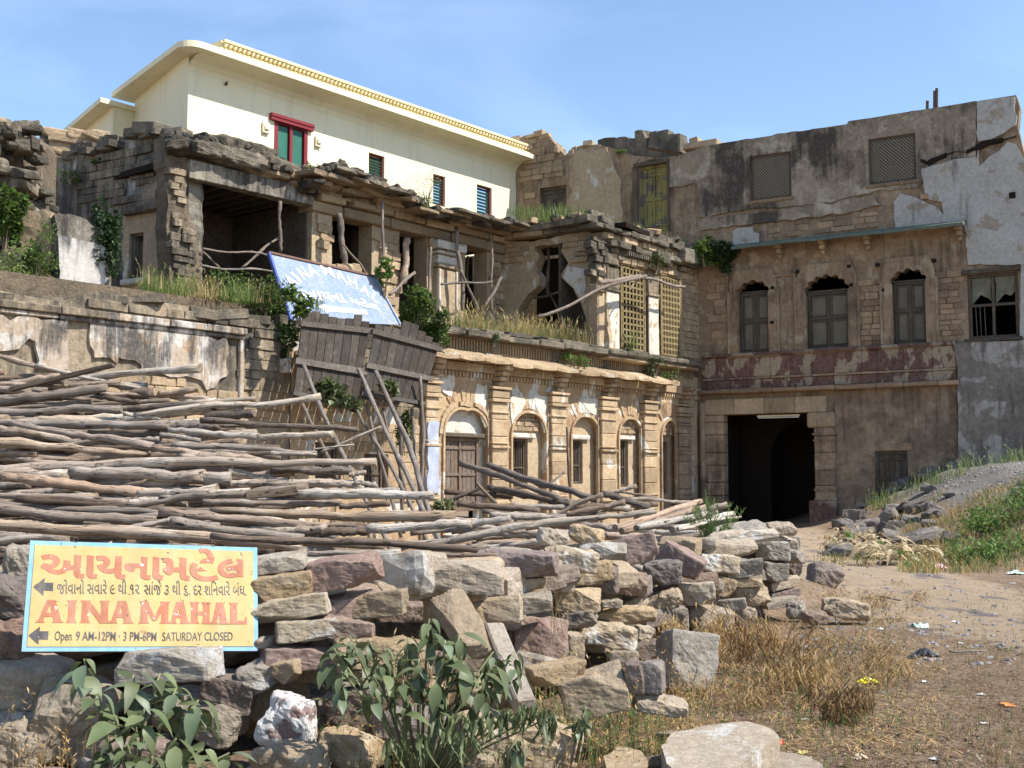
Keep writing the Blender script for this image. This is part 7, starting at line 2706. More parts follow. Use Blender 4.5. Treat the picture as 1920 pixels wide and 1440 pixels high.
for body, l, r, tp in (('આયના', (570, 561), (650, 569), (562, 543)), ('મહેલ', (658, 569), (712, 583), (652, 554))):
    v, f, (x0, x1, y0, y1) = text_mesh(body, 1.0, .028)
    A_ = Vector(bx(*l)); B_ = Vector(bx(*r)); T_ = Vector(bx(*tp))
    mb = MB()
    mb.add([(*(lambda w: (w.x, -.012, w.y))(A_ + (B_ - A_) * ((p[0] - x0) / (x1 - x0)) + (T_ - A_) * ((p[1] - y0) / (y1 - y0))),) for p in v], f)
    mb.build('lettering', M['sign_wh'], bs, fix=False)
P_ = [bx(*p) for p in ((596, 575), (606, 570), (613, 574), (685, 582), (690, 590), (618, 584), (612, 587))]
mb = MB(); mb.add([(x, -.012, z) for x, z in P_], [(0, 1, 2), (0, 2, 5), (0, 5, 6), (2, 3, 4, 5)])
mb.build('arrow', M['sign_wh'], bs, fix=False)

# ------------------------------------------------------------------ vegetation


def leaf_mesh(name, mat, L_=.15, W_=.055, droop=.35, fold=.25, seg=5):
    mb = MB()
    V_ = []
    for i in range(seg + 1):
        t = i / seg
        w = W_ * (math.sin(math.pi * min(1, t * 1.02) ** .8) ** .9 if 0 < t < 1 else 0.0) + .0008
        x = L_ * t * (1 - .12 * t * droop); z = -droop * L_ * t * t
        V_ += [(x, -w, z + fold * w), (x, 0, z), (x, w, z + fold * w)]
    Fc = []
    for i in range(seg):
        a, b = i * 3, (i + 1) * 3
        Fc += [(a, a + 1, b + 1, b), (a + 1, a + 2, b + 2, b + 1)]
    mb.add(V_, Fc)
    return mb.mesh(name, mat, smooth=True, fix=False)


def foliage_mb(blobs, n, size=(.03, .07), up=.3, elong=1.6):
    mb = MB()
    tot = sum(b[1][0] * b[1][1] * b[1][2] for b in blobs) if blobs else 1
    V_, Fc = [], []
    for c, r in blobs:
        k = max(8, int(n * (r[0] * r[1] * r[2]) / tot))
        for _ in range(k):
            while True:
                q = Vector((uni(-1, 1), uni(-1, 1), uni(-1, 1)))
                if q.length < 1 and (q.length > .45 or rnd() < .35): break
            p = Vector(c) + Vector((q.x * r[0], q.y * r[1], q.z * r[2])) * (1 + .35 * noise.noise(q * 3 + Vector(c)))
            s_ = uni(*size)
            d = Vector((uni(-1, 1), uni(-1, 1), uni(-.8, .8))).normalized()
            m = d.cross(Vector((uni(-.6, .6), uni(-.6, .6), 1))).normalized()
            b = len(V_)
            a = p - d * s_ * elong / 2
            V_ += [a, p + m * s_ * .5, p + d * s_ * elong / 2 - Vector((0, 0, s_ * .25)), p - m * s_ * .5]
            Fc.append((b, b + 1, b + 2, b + 3))
    mb.v = [tuple(v) for v in V_]; mb.f = Fc
    return mb


def grass_mb(pts, h=(.2, .5), w=.008, lean=.35, per=6, spread=.08, heads=0.0):
    mb = MB()
    V_, Fc = [], []
    for p in pts:
        for _ in range(per):
            b = Vector(p) + Vector((uni(-spread, spread), uni(-spread, spread), -.02))
            H = uni(*h)
            a = uni(0, 6.28)
            d = Vector((math.cos(a), math.sin(a), 0)) * H * uni(.1, lean)
            sd = Vector((-math.sin(a), math.cos(a), 0)) * w * uni(.6, 1.3)
            if rnd() < .5: sd = Vector((1, 0, 0)) * w
            k = len(V_)
            m = b + d * .35 + Vector((0, 0, H * .6))
            t = b + d + Vector((0, 0, H * uni(.8, 1)))
            V_ += [b - sd, b + sd, m + sd * .7, m - sd * .7, t]
            Fc += [(k, k + 1, k + 2, k + 3), (k + 3, k + 2, k + 4)]
            if rnd() < heads:
                q = len(V_)
                e_ = (t - m).normalized() * H * .14
                V_ += [t - e_ * .5, t + sd * 1.8, t + e_, t - sd * 1.8]
                Fc.append((q, q + 1, q + 2, q + 3))
    mb.v = [tuple(v) for v in V_]; mb.f = Fc
    return mb


def stuff(name, mb, mat, label, cat='grass'):
    o = mb.build(name, mat, fix=False)
    return tag(o, label, cat, kind='stuff')


def terr(px0, px1, y0, y1, n, z=ZT):
    """points on the terrace between two photo columns, y0..y1 metres behind its edge"""
    out = []
    for _ in range(n):
        px = uni(px0, px1); y = uni(y0, y1)
        s_ = WF.px(px, 600, y)[0]
        out.append(WF.P(s_, y, z + uni(-.02, .04)))
    return out


stuff('golden_grass', grass_mb([p for p in terr(835, 1120, .05, 2.4, 900) if noise.noise(p * .9) > -.12], (.25, 1.0), .008, .55, 5, .14, .6), M['grass_gold'], 'tall golden grass along the terrace before the broken arch')
stuff('green_grass', grass_mb(terr(850, 1120, .1, 2.2, 240), (.25, .75), .009, .4, 4, .12), M['grass_green'], 'green blades mixed into the golden terrace grass')
stuff('wild_grass', grass_mb([p for p in terr(265, 545, -.05, 2.2, 620) if noise.noise(p * 1.1) > .02], (.15, .6), .009, .8, 5, .16, .3), M['grass_green'], 'rank green grass on top of the boundary wall')
stuff('wild_grass', grass_mb([p for p in terr(255, 545, -.05, 2.8, 520) if noise.noise(p * .9 + Vector((4, 0, 0))) > -.05], (.12, .6), .008, .8, 5, .16, .5), M['grass_gold'], 'straw coloured grass on the terrace by the open room')
stuff('wild_grass', grass_mb(terr(545, 600, .0, 1.0, 90), (.2, .5), .010, .5, 4, .12), M['grass_green'], 'green grass tuft under the lower left corner of the blue sign')


def bush(name, label, c, r, n, mat, size=(.04, .09), cat='bush', stems=5, group=None, sub=7):
    t = thing(name, label, cat, Vector((c[0], c[1], c[2] - r[2])), group)
    bl = []
    for _ in range(sub):
        q = Vector((uni(-.65, .65) * r[0], uni(-.65, .65) * r[1], uni(-.6, .7) * r[2] + r[2]))
        k = uni(.35, .6)
        bl.append((q, (r[0] * k, r[1] * k, r[2] * k)))
    foliage_mb(bl, n, size).build('foliage', mat, t, fix=False)
    mb = MB()
    for _ in range(stems):
        q = RNG.choice(bl)[0]
        mb.tube([(uni(-.05, .05), uni(-.05, .05), -.05), (q[0] * .4, q[1] * .4, q[2] * .5), tuple(q)], [.018, .012, .004], 5)
    mb.build('stem', M['twig'], t, kind='stuff')
    return t


def tp(px, py, y):      # point seen at pixel on a plane y metres behind wall F
    s_, z = WF.px(px, py, y)
    return WF.P(s_, y, z)


def bpx(name, label, px0, py0, px1, py1, y, n, mat, size=(.04, .09), cat='bush', W_=WF, dep=.6, **k):
    a = W_.px(px0, py1, y); b = W_.px(px1, py0, y)
    c = W_.P((a[0] + b[0]) / 2, y, (a[1] + b[1]) / 2)
    w = abs(b[0] - a[0]) / 2
    return bush(name, label, c, (w * .85, max(.15, w * dep), abs(b[1] - a[1]) / 2), n, mat, size, cat, **k)


bpx('shrub', 'feathery yellow green shrub on the wall left of the blue sign', 430, 500, 540, 592, .3, 1500, M['leaf_green'], (.03, .06))
bpx('shrub', 'low green shrub beside the corner pier of the open room', 380, 515, 440, 580, .6, 700, M['leaf_green'], (.03, .06))
bpx('shrub', 'leafy green shrub growing right of the blue sign', 742, 540, 812, 625, .1, 1300, M['leaf_green'], (.05, .10))
bpx('shrub', 'second leafy shrub hanging over the right board panel top', 795, 580, 845, 655, -.3, 800, M['leaf_green'], (.05, .09))
bpx('creeper', 'broad leaved creeper in front of the lower left corner of the blue sign', 530, 545, 592, 600, -1.0, 130, M['leaf_green'], (.11, .17))
bpx('creeper', 'dark creeper hanging down beside the left board panel', 522, 600, 556, 680, -.2, 420, M['leaf_dark'], (.05, .09))
bpx('creeper', 'dark green creeper over the bottom of the left board panel', 602, 718, 672, 768, -1.45, 300, M['leaf_big'], (.10, .16))
bpx('creeper', 'small green creeper on the lower part of the right board panel', 715, 712, 752, 748, -1.5, 150, M['leaf_big'], (.09, .14))
bpx('creeper', 'light green climber below the right board panel', 738, 768, 772, 850, -.7, 380, M['leaf_green'], (.05, .09))
bpx('creeper', 'leafy shoot at the foot of the prop poles by the arcade door', 806, 935, 850, 965, -1.5, 120, M['leaf_big'], (.07, .12))
bpx('sapling', 'young sapling with round leaves right of the blue sign', 704, 488, 735, 570, .5, 60, M['leaf_green'], (.13, .2), sub=5)
bpx('shrub', 'small green plant rooted in the ledge below the lattice screen', 1213, 672, 1240, 712, -.45, 260, M['leaf_dark'], (.04, .08))
bpx('shrub', 'little plant on the eave left of the latticed bay', 1056, 662, 1098, 690, -.4, 170, M['leaf_green'], (.05, .09))
bpx('shrub', 'small plant on the eave below the right lattice screen', 1245, 692, 1272, 712, -.45, 130, M['leaf_green'], (.04, .07))
bpx('shrub', 'tiny plant in the dark frieze above the second arch', 916, 615, 934, 645, -.35, 110, M['leaf_dark'], (.03, .06))
bpx('shrub', 'green weed at the foot of the left lattice screen', 1163, 618, 1192, 660, -.25, 260, M['leaf_green'], (.03, .05))
bpx('shrub', 'green tuft hanging over the cornice above the lattice screens', 1215, 470, 1245, 508, -.35, 260, M['leaf_green'], (.03, .06))
bpx('creeper', 'dense dark creeper pouring down the corner beside the green awning', 1312, 452, 1392, 520, -.35, 1500, M['leaf_dark'], (.06, .11), W_=WR, sub=9)
bpx('creeper', 'glossy brighter creeper tip on the broken cornice corner', 1296, 432, 1345, 500, -.7, 330, M['leaf_green'], (.09, .14), W_=WR)
bpx('shrub', 'dry pale shrub on the jagged roof slabs of the gallery', 770, 330, 828, 388, -.6, 420, M['dry_pale'], (.02, .035), W_=WG)
bpx('shrub', 'little green tuft on the roof slabs below the cream wall', 775, 365, 805, 392, -.8, 260, M['leaf_green'], (.03, .05), W_=WG)
bpx('shrub', 'green tuft in the joint right of the concrete beam', 572, 310, 598, 355, -.5, 240, M['leaf_green'], (.03, .06), W_=WG)
bpx('shrub', 'bright green tuft on the parapet left of the yellow door', 1150, 278, 1178, 290, -.1, 220, M['leaf_green'], (.03, .05), W_=WR)
bpx('fern_bush', 'dark feathery bush between the plastered block and the side wall', 168, 385, 232, 530, 1.2, 1500, M['leaf_dark'], (.05, .09), sub=9)
bpx('shrub', 'bright moss green shrub on the blackened side wall', 112, 318, 150, 345, -.3, 200, M['leaf_green'], (.04, .07), W_=WS)
bpx('shrub', 'little bright fern on the side wall top', 168, 294, 188, 310, -.3, 120, M['leaf_green'], (.04, .07), W_=WS)
c = at(10, 400, 23.4)
bush('creeper', 'leafy green creeper covering the base of the ruined pier', c, (.45, .3, .75), 900, M['leaf_green'], (.07, .13))
c = at(75, 470, 23.2)
bush('shrub', 'dry looking green shrub left of the plastered block', c, (.45, .4, .6), 900, M['leaf_green'], (.03, .06))
c = at(15, 500, 22.6)
bush('shrub', 'dusty olive shrub at the left edge above the boundary wall', c, (.5, .4, .45), 700, M['grass_green'], (.03, .06))
pts = [Vector(at(uni(-80, 115), 560, 23.0)) + Vector((0, uni(-.3, 1.5), uni(-.1, .2))) for _ in range(260)]
stuff('wild_grass', grass_mb(pts, (.2, .55), .009, .5, 5, .15), M['grass_green'], 'weeds on the wall top below the ruined pier')
mb = MB()
v, f = sheet([(-10.9, -.2), (-10.9, 1.1), (-9.7, .9), (-8.9, .25), (-8.5, -.2)], [], step=.15, amp=.12, thick=1.6, seed=4, rag=.1)
mb.add([(x, y + 23.4, z + 5.0) for x, y, z in v], f)
o = mb.build('earth_bank', M['rubble']); tag(o, 'earth and rubble slope below the ruined pier', 'earth bank', kind='structure')
# grass on the bay roof
pts = []
for _ in range(330):
    px = uni(1060, 1300)
    s_ = fx(px, 450)
    y_ = uni(0, 2.4)
    pts.append(WF.P(s_, y_, zr + .03 + .1 * y_))
stuff('roof_grass', grass_mb(pts, (.12, .4), .010, .5, 5, .1), M['grass_green'], 'green grass growing over the rubble roof of the latticed bay')
pts = [WG.P(gp(uni(1010, 1090), 410, -.2)[0], uni(-.8, .8), gp(1040, 420, 0)[1] + .05) for _ in range(60)]
stuff('roof_grass', grass_mb(pts, (.15, .4), .010, .5, 5, .1), M['grass_green'], 'grass tufts on the roof slab in front of the grey wooden door')
pts = [WG.P(gp(uni(365, 780), 300, -.2)[0], uni(-.5, .2), gp(500, 320, 0)[1] + uni(-.2, .05)) for _ in range(30)]

# -- mound vegetation
bl = []
for _ in range(34):
    px, py = uni(1790, 1990), uni(945, 1060)
    d = 19.8 + (1065 - py) * .055
    p = at(px, py, d)
    z = gh(p.x, p.y)
    bl.append(((p.x, p.y, z + .05), (uni(.3, .6), uni(.3, .6), uni(.15, .3))))
stuff('undergrowth', foliage_mb([b for b in bl if noise.noise(Vector(b[0]) * .8) > -.2], 8000, (.03, .065)), M['leaf_green'], 'low green undergrowth covering the near side of the mound', 'undergrowth')
pts = []
for _ in range(750):
    px, py = uni(1700, 1990), uni(930, 1075)
    d = 19.4 + (1070 - py) * .055
    p = at(px, py, d)
    pts.append(Vector((p.x, p.y, gh(p.x, p.y))))
stuff('mound_grass', grass_mb(pts[::2], (.08, .3), .008, .8, 5, .15), M['grass_green'], 'green grass on the near side of the mound')
stuff('mound_straw', grass_mb(pts[1::2], (.08, .3), .008, .9, 5, .18), M['dry'], 'dry straw mixed into the green grass of the mound')
pts = []
for _ in range(170):
    t = rnd() ** 1.6
    x = 10.6 + 4.6 * t + uni(-.4, .4); y = 34.6 - 2.2 * t + uni(-1.4, .8)
    if noise.noise(Vector((x * 1.5, y * 1.5, 0))) > -.1: pts.append(Vector((x, y, gh(x, y))))
stuff('mound_grass', grass_mb(pts, (.15, .6), .009, .7, 4, .2, .3), M['grass_green'], 'tall yellow green grass on the crest of the mound below the grey wall')
pts = []
for _ in range(420):
    px = uni(1545, 1790); py = uni(1005, 1062)
    d = (CAMZ) * F / (py - 905)
    p = at(px, py, min(d, 30))
    pts.append(Vector((p.x, p.y, gh(p.x, p.y))))
stuff('verge_straw', grass_mb(pts[::2], (.05, .2), .009, .9, 5, .2), M['dry'], 'dry straw on the verge between the sandy path and the toe rubble')
stuff('verge_grass', grass_mb(pts[1::2], (.05, .22), .009, .8, 4, .2), M['grass_green'], 'green verge grass between the sandy path and the toe rubble')
for i, (px, py, lab) in enumerate(((1600, 1010, 'clump of pale dried banana like leaves nearest the gate'), (1655, 1035, 'clump of pale curled dry leaves in front of the leaning slab'), (1690, 1045, 'low heap of pale dry leaves beside the flat grey stone'))):
    p = at(px, py, CAMZ * F / (py + 12 - 900))
    t = thing('dry_leaf_clump', lab, 'plant', Vector((p.x, p.y, gh(p.x, p.y))))
    lm = leaf_mesh('dry_leaf', M['dry_pale'], .38, .035, .9, .2, 5)
    for k in range(60):
        o = bpy.data.objects.new('leaf', lm); link(o, t)
        o.location = (uni(-.5, .5), uni(-.4, .4), uni(.05, .35))
        o.rotation_euler = (uni(-.5, .5), uni(-1.1, .1), uni(0, 6.3))
    lm = leaf_mesh('green_leaf', M['leaf_green'], .3, .06, .6, .2, 5)
    for k in range(3):
        o = bpy.data.objects.new('leaf', lm); link(o, t)
        o.location = (uni(-.2, .2), uni(-.2, .2), .15)
        o.rotation_euler = (uni(-.3, .3), uni(-1.2, -.5), uni(0, 6.3))
        o['label'] = 'fresh green leaf'

# -- needle leaved green weed at the end of the pole fan
c = at(1335, 985, 12.6)
t = thing('green_weed', 'bushy fine leaved green weed at the right end of the poles', 'plant', Vector((c.x, c.y, c.z - .15)))
mb = MB(); fb = MB()
for k in range(26):
    a = uni(-1, 1)
    top_ = Vector((a * .32 + uni(-.05, .05), uni(-.25, .25), uni(.25, .5) - abs(a) * .12))
    b0 = Vector((uni(-.08, .08), uni(-.08, .08), -.1))
    mb.tube([b0, b0.lerp(top_, .5) + Vector((0, 0, .05)), top_], [.005, .004, .002], 4)
    q = grass_mb([b0.lerp(top_, uni(.3, 1)) + Vector((0, 0, .02)) for _ in range(16)], (.04, .08), .003, 1.2, 2, .01)
    fb.add(q.v, q.f)
mb.build('stem', M['stem'], t, kind='stuff')
fb.build('foliage', M['leaf_green'], t, fix=False, kind='stuff')

M['leaf_pale'] = leaf_mat('dusty_pale_leaf', (0.17, 0.21, 0.13, 1), (0.11, 0.15, 0.075, 1), .3, .6)
# -- foreground broad leaved plants: every leaf its own part
LB = [leaf_mesh('leaf', M['leaf_big'], L_, W_, dr, .22, 6) for L_, W_, dr in ((.15, .031, .35), (.13, .030, .8), (.17, .036, .5), (.11, .024, .6), (.14, .033, 1.0), (.12, .026, .15))]
M['leaf_yellow'] = leaf_mat('yellowing_leaf', (0.30, 0.27, 0.09, 1), (0.18, 0.18, 0.06, 1), .35, .4)
LB += [leaf_mesh('leaf', M['leaf_pale'], .15, .032, .6, .25, 6), leaf_mesh('leaf', M['leaf_pale'], .12, .027, .3, .25, 6)]
LWILT = [leaf_mesh('wilted_leaf', M['leaf_big'], L_, .010, 1.3, .8, 5) for L_ in (.09, .11, .075)]


def broad_plant(name, label, root, heads, size=1.0, wilt=(), droop=(-.9, .2)):
    t = thing(name, label, 'plant', Vector(root))
    r0 = Vector(root)
    for h in heads:
        hp = Vector(h) - r0
        mid = hp * .5 + Vector((uni(-.04, .04), uni(-.03, .03), .05))
        mb = MB(); mb.tube([(0, 0, -.03), mid, hp], [.009, .007, .005], 6)
        mb.build('stem', M['stem'], t, smooth=True)
        k = RNG.randint(11, 15)
        for j in range(k):
            az = j * 2.4 + uni(-.3, .3)
            o = bpy.data.objects.new('leaf', RNG.choice(LB)); link(o, t)
            s_ = size * uni(.45, 1.2)
            o.scale = (s_, s_, s_)
            o.location = hp - Vector((0, 0, .014 * j * size)) + Vector((math.cos(az), math.sin(az), 0)) * .012
            pitch = uni(*droop) + (.5 if j > k - 3 else 0)
            o.rotation_euler = (uni(-.35, .35), -pitch * -1 if False else pitch * -1, az)
    for h in wilt:
        hp = Vector(h) - r0
        mb = MB(); mb.tube([(0, 0, 0), hp * .5 + Vector((0, 0, .04)), hp], [.007, .006, .004], 6)
        mb.build('stem', M['stem'], t, smooth=True)
        for j in range(12):
            o = bpy.data.objects.new('leaf', RNG.choice(LWILT)); link(o, t)
            o.location = hp + Vector((uni(-.05, .05), uni(-.04, .04), uni(-.01, .02)))
            o.rotation_euler = (uni(-.4, .4), uni(.7, 1.3), uni(0, 6.3))
            s_ = uni(.7, 1.2); o.scale = (s_, s_, s_)
    return t


r1 = at(250, 1430, 5.35); r1.z = .0
hd = [at(px, py, d) for px, py, d in ((157, 1235, 5.3), (185, 1300, 5.2), (250, 1265, 5.35), (215, 1345, 5.1), (300, 1262, 5.45), (330, 1290, 5.4), (372, 1312, 5.4), (270, 1330, 5.2), (238, 1395, 5.05), (330, 1385, 5.15), (380, 1405, 5.2), (430, 1412, 5.3), (200, 1410, 5.1), (285, 1420, 5.0))]
broad_plant('leafy_plant', 'dull green broad leaved plant in front of the yellow signboard', r1, hd, 1.0, droop=(-.7, .5))
r2 = at(790, 1420, 5.75); r2.z = .0
hd = [at(px, py, d) for px, py, d in ((655, 1190, 5.8), (625, 1215, 5.75), (690, 1200, 5.9), (720, 1215, 5.7), (765, 1195, 5.9), (805, 1160, 5.85), (862, 1188, 5.8), (835, 1200, 5.7), (785, 1235, 5.7), (925, 1222, 5.85), (965, 1222, 5.9), (870, 1240, 5.7), (700, 1265, 5.6), (640, 1260, 5.6), (905, 1262, 5.75), (755, 1275, 5.6), (820, 1270, 5.65))]
wl = [at(px, py, d) for px, py, d in ((830, 1342, 5.6), (860, 1345, 5.6), (895, 1350, 5.6), (925, 1340, 5.65), (955, 1335, 5.7), (990, 1325, 5.7), (1015, 1335, 5.7), (1030, 1345, 5.75), (845, 1375, 5.5), (800, 1380, 5.5), (875, 1385, 5.5), (770, 1400, 5.5), (740, 1390, 5.5))]
broad_plant('leafy_bush', 'large drooping broad leaved bush with wilted lower leaves in front of the wall', r2, hd, .88, wl, droop=(-1.0, .25))
for px, py, d, lab in ((955, 1395, 5.6, 'small plant with hanging dark leaves right of the large bush'), (1080, 1340, 6.1, 'little broad leaved sprig among the weeds below the leaning slab')):
    r_ = at(px, py + 40, d); r_.z = max(0, r_.z - .1)
    broad_plant('leafy_plant', lab, r_, [at(px, py, d), at(px + 18, py - 14, d)], .55, droop=(-1.4, -.4))


# -- thin weeds
def gpt(px, py, lift=0.0):
    d = CAMZ * F / (py - 900)
    for _ in range(3):
        p = at(px, py, d)
        g_z = gh(p.x, p.y)
        d = (CAMZ - g_z) * F / (py - 900) if g_z < 1.2 else d
    return Vector((p.x, p.y, gh(p.x, p.y)))


def region(px0, px1, py0, py1, n, f=None):
    out = []
    while len(out) < n:
        px, py = uni(px0, px1), uni(py0, py1)
        if f and not f(px, py): continue
        out.append(gpt(px, py))
    return out


def wisps(pts, h, w=.0025, leaf=.5):
    mb = MB()
    V_, Fc = [], []
    for p in pts:
        H = uni(*h)
        a = uni(0, 6.3); q = Vector(p)
        d = Vector((math.cos(a), math.sin(a), 0)) * H * uni(.05, .4)
        prev = q
        m = 5
        for i in range(m):
            t = (i + 1) / m
            n_ = Vector(p) + d * t * t + Vector((0, 0, H * t)) + Vector((uni(-.01, .01), 0, 0))
            k = len(V_)
            sd = Vector((w * (1.1 - t), 0, 0))
            V_ += [prev - sd, prev + sd, n_ + sd * .8, n_ - sd * .8]
            Fc.append((k, k + 1, k + 2, k + 3))
            if rnd() < leaf:
                for _ in range(2):
                    e_ = Vector((uni(-1, 1), uni(-1, 1), uni(-.1, .9))).normalized() * uni(.015, .05)
                    u_ = e_.cross(Vector((0, 0, 1))).normalized() * .0045
                    k = len(V_)
                    V_ += [n_, n_ + e_ * .5 + u_, n_ + e_, n_ + e_ * .5 - u_]
                    Fc.append((k, k + 1, k + 2, k + 3))
            prev = n_
    mb.v = [tuple(v) for v in V_]; mb.f = Fc
    return mb


stuff('thin_weeds', wisps(region(1000, 1250, 1330, 1450, 190), (.10, .42), .0020, .8), M['leaf_green'], 'thin green weeds in front of the leaning slab', 'weeds')
stuff('thin_weeds', wisps(region(980, 1330, 1300, 1460, 260), (.15, .5), .002, .4), M['dry'], 'thin straw coloured weeds in front of the leaning slab', 'weeds')
stuff('thin_weeds', wisps(region(570, 760, 1330, 1450, 220), (.12, .42), .0022, .5), M['dry'], 'dry wispy weeds left of the large bush', 'weeds')
stuff('thin_weeds', wisps(region(560, 1000, 1350, 1460, 220), (.1, .35), .0022, .8), M['leaf_green'], 'thin green weeds under the large bush', 'weeds')
stuff('thin_weeds', wisps(region(-20, 200, 1370, 1460, 170), (.12, .42), .002, .5), M['dry'], 'thin dry stalks in the bottom left corner', 'weeds')
stuff('thin_weeds', wisps([at(uni(1030, 1060), uni(1185, 1210), 7.6) for _ in range(8)], (.3, .55), .002, .3), M['dry'], 'tall dry stalks rising in front of the wall middle', 'weeds')
stuff('thin_weeds', wisps([at(uni(690, 860), uni(1270, 1360), 5.85) for _ in range(150)], (-.12, .28), .0022, .1), M['dry'], 'dead straw stems tangled inside the large bush', 'weeds')

# -- dry brown weed mass right of the wall
def straw_mb(pts, h, n, droop=1.0, w=.004, ln=(.06, .14)):
    V_, Fc = [], []
    for p in pts:
        H = uni(*h)
        for _ in range(n):
            b = Vector(p) + Vector((uni(-.1, .1), uni(-.1, .1), H * uni(.3, 1)))
            L_ = uni(*ln)
            a = uni(0, 6.3)
            d = Vector((math.cos(a) * .5, math.sin(a) * .5, -droop * uni(.4, 1))).normalized() * L_
            m = b + d * .45 + Vector((math.cos(a), math.sin(a), 0)) * L_ * .22
            t = b + d + Vector((math.cos(a), math.sin(a), 0)) * L_ * .12
            sd = Vector((w, 0, 0)) if rnd() < .6 else Vector((0, w, 0))
            k = len(V_)
            V_ += [b - sd * .6, b + sd * .6, m + sd, m - sd, t]
            Fc += [(k, k + 1, k + 2, k + 3), (k + 3, k + 2, k + 4)]
    mb = MB(); mb.v = [tuple(v) for v in V_]; mb.f = Fc
    return mb


def dryreg(px, py):
    return ((px - 1440) / 270) ** 2 + ((py - 1255) / 75) ** 2 < 1 or ((px - 1640) / 90) ** 2 + ((py - 1130) / 45) ** 2 < 1


pts = region(1170, 1730, 1090, 1335, 430, lambda a, b: dryreg(a, b) and noise.noise(Vector((a / 45, b / 22, 3))) > -.05)
stuff('dry_weeds', straw_mb(pts[::2], (.03, .20), 16, .9, .004, (.03, .10)), M['dry'], 'golden brown dried weeds heaped right of the upright grey slab', 'dry weeds')
stuff('dry_weeds', straw_mb(pts[1::2], (.03, .22), 15, 1.0, .004, (.03, .09)), M['dry_brown'], 'darker brown dead leaves among the golden dried weeds', 'dry weeds')
for i, (px, py, h_, lab) in enumerate(((1390, 1190, .55, 'tall withered plant drooping before the right end of the wall'), (1450, 1215, .5, 'withered brown plant with hanging leaves, taller right one of two'), (1285, 1195, .45, 'withered tan plant leaning on the wall above the upright slab'), (1560, 1300, .28, 'low withered brown plant behind the yellow wrapper'), (1500, 1250, .35, 'bent withered plant in the middle of the dry weeds'))):
    p = gpt(px, py + 40)
    t = thing('withered_plant', lab, 'plant', p)
    mb = MB()
    heads_ = []
    for k in range(7):
        a = uni(0, 6.3)
        q = Vector((math.cos(a) * h_ * .6, math.sin(a) * h_ * .4, h_ * uni(.6, 1)))
        mb.tube([(0, 0, 0), q * .55 + Vector((0, 0, h_ * .15)), q], [.006, .004, .002], 5)
        heads_ += [q * uni(.7, 1) - Vector((0, 0, h_ * .55)) for _ in range(4)]
    mb.build('stem', M['twig'], t, kind='stuff')
    straw_mb([Vector(q) for q in heads_], (h_ * .45, h_ * .6), 20, 1.8, .005, (.05, .11)).build('dead_leaves', M['dry'] if i % 2 == 0 else M['dry_brown'], t, fix=False, kind='stuff')
for k in range(26):
    p = gpt(uni(1200, 1700), uni(1150, 1330)); a = uni(0, 6.3); L_ = uni(.15, .4)
    o = log_obj('twig', p + Vector((0, 0, .03)), p + Vector((math.cos(a) * L_, math.sin(a) * L_ * .6, uni(.02, .25))), .005, .002, M['twig'], k * 3.3, .12, n=5, seg=6)
    tag(o, 'bare brown twig sticking out of the dry weeds', 'twig', 'bare twigs among the dry weeds')
stuff('green_sprigs', wisps(region(1180, 1700, 1130, 1380, 260), (.06, .22), .002, .8), M['leaf_green'], 'thin green sprigs scattered among the dry weeds', 'weeds')
stuff('ground_straw', straw_mb(region(1150, 1760, 1090, 1400, 900), (.01, .05), 8, .2, .003, (.05, .12)), M['dry'], 'thin straw lying over the ground around the dry weeds', 'straw')
# sparse dry ground grass and leaf litter over the yard
stuff('ground_grass', grass_mb(region(1100, 1990, 1180, 1500, 900), (.02, .09), .0025, .8, 6, .08), M['dry'], 'short dry grass stubble over the right foreground', 'grass')
stuff('ground_grass', grass_mb(region(1100, 1990, 1110, 1460, 520), (.02, .10), .0025, .8, 6, .08), M['grass_green'], 'short green grass blades over the right foreground', 'grass')


def flakes(pts, size, lift=.008):
    V_, Fc = [], []
    for p in pts:
        s_ = uni(*size); a = uni(0, 6.3)
        d = Vector((math.cos(a), math.sin(a), uni(-.3, .5))) * s_; m = Vector((-math.sin(a), math.cos(a), uni(-.4, .4))) * s_ * .5
        c = Vector(p) + Vector((0, 0, lift + uni(0, .012)))
        k = len(V_)
        V_ += [c - d, c + m, c + d, c - m]
        Fc.append((k, k + 1, k + 2, k + 3))
    mb = MB(); mb.v = [tuple(v) for v in V_]; mb.f = Fc
    return mb


M['litter_b'] = leaf_mat('brown_leaf_litter', (0.17, 0.085, 0.05, 1), (0.11, 0.06, 0.035, 1), .1, .2)
M['litter_w'] = leaf_mat('pale_leaf_litter', (0.50, 0.40, 0.29, 1), (0.38, 0.28, 0.19, 1), .1, .2)
rg = lambda n: [gpt(uni(1050, 1990), 1130 + 340 * rnd() ** .8) for _ in range(n)]
stuff('leaf_litter', flakes(rg(9000), (.006, .016)), M['litter_b'], 'brown leaf litter strewn over the right foreground', 'litter')
stuff('leaf_litter', flakes(rg(3200), (.004, .013)), M['litter_w'], 'pale leaf litter strewn over the right foreground', 'litter')


def pebbles(pts, size, mat, label):
    mb = MB()
    for p in pts:
        s_ = uni(*size)
        v, f = chamfer(s_, s_ * uni(.6, 1), s_ * uni(.4, .8), s_ * .3)
        r_ = Matrix.Rotation(uni(0, 6), 3, 'Z')
        mb.add([tuple(r_ @ Vector((a + uni(-.1, .1) * s_, b + uni(-.1, .1) * s_, c)) + Vector(p)) for a, b, c in v], f)
    o = mb.build('pebbles', mat, fix=False)
    return tag(o, label, 'gravel', kind='stuff')


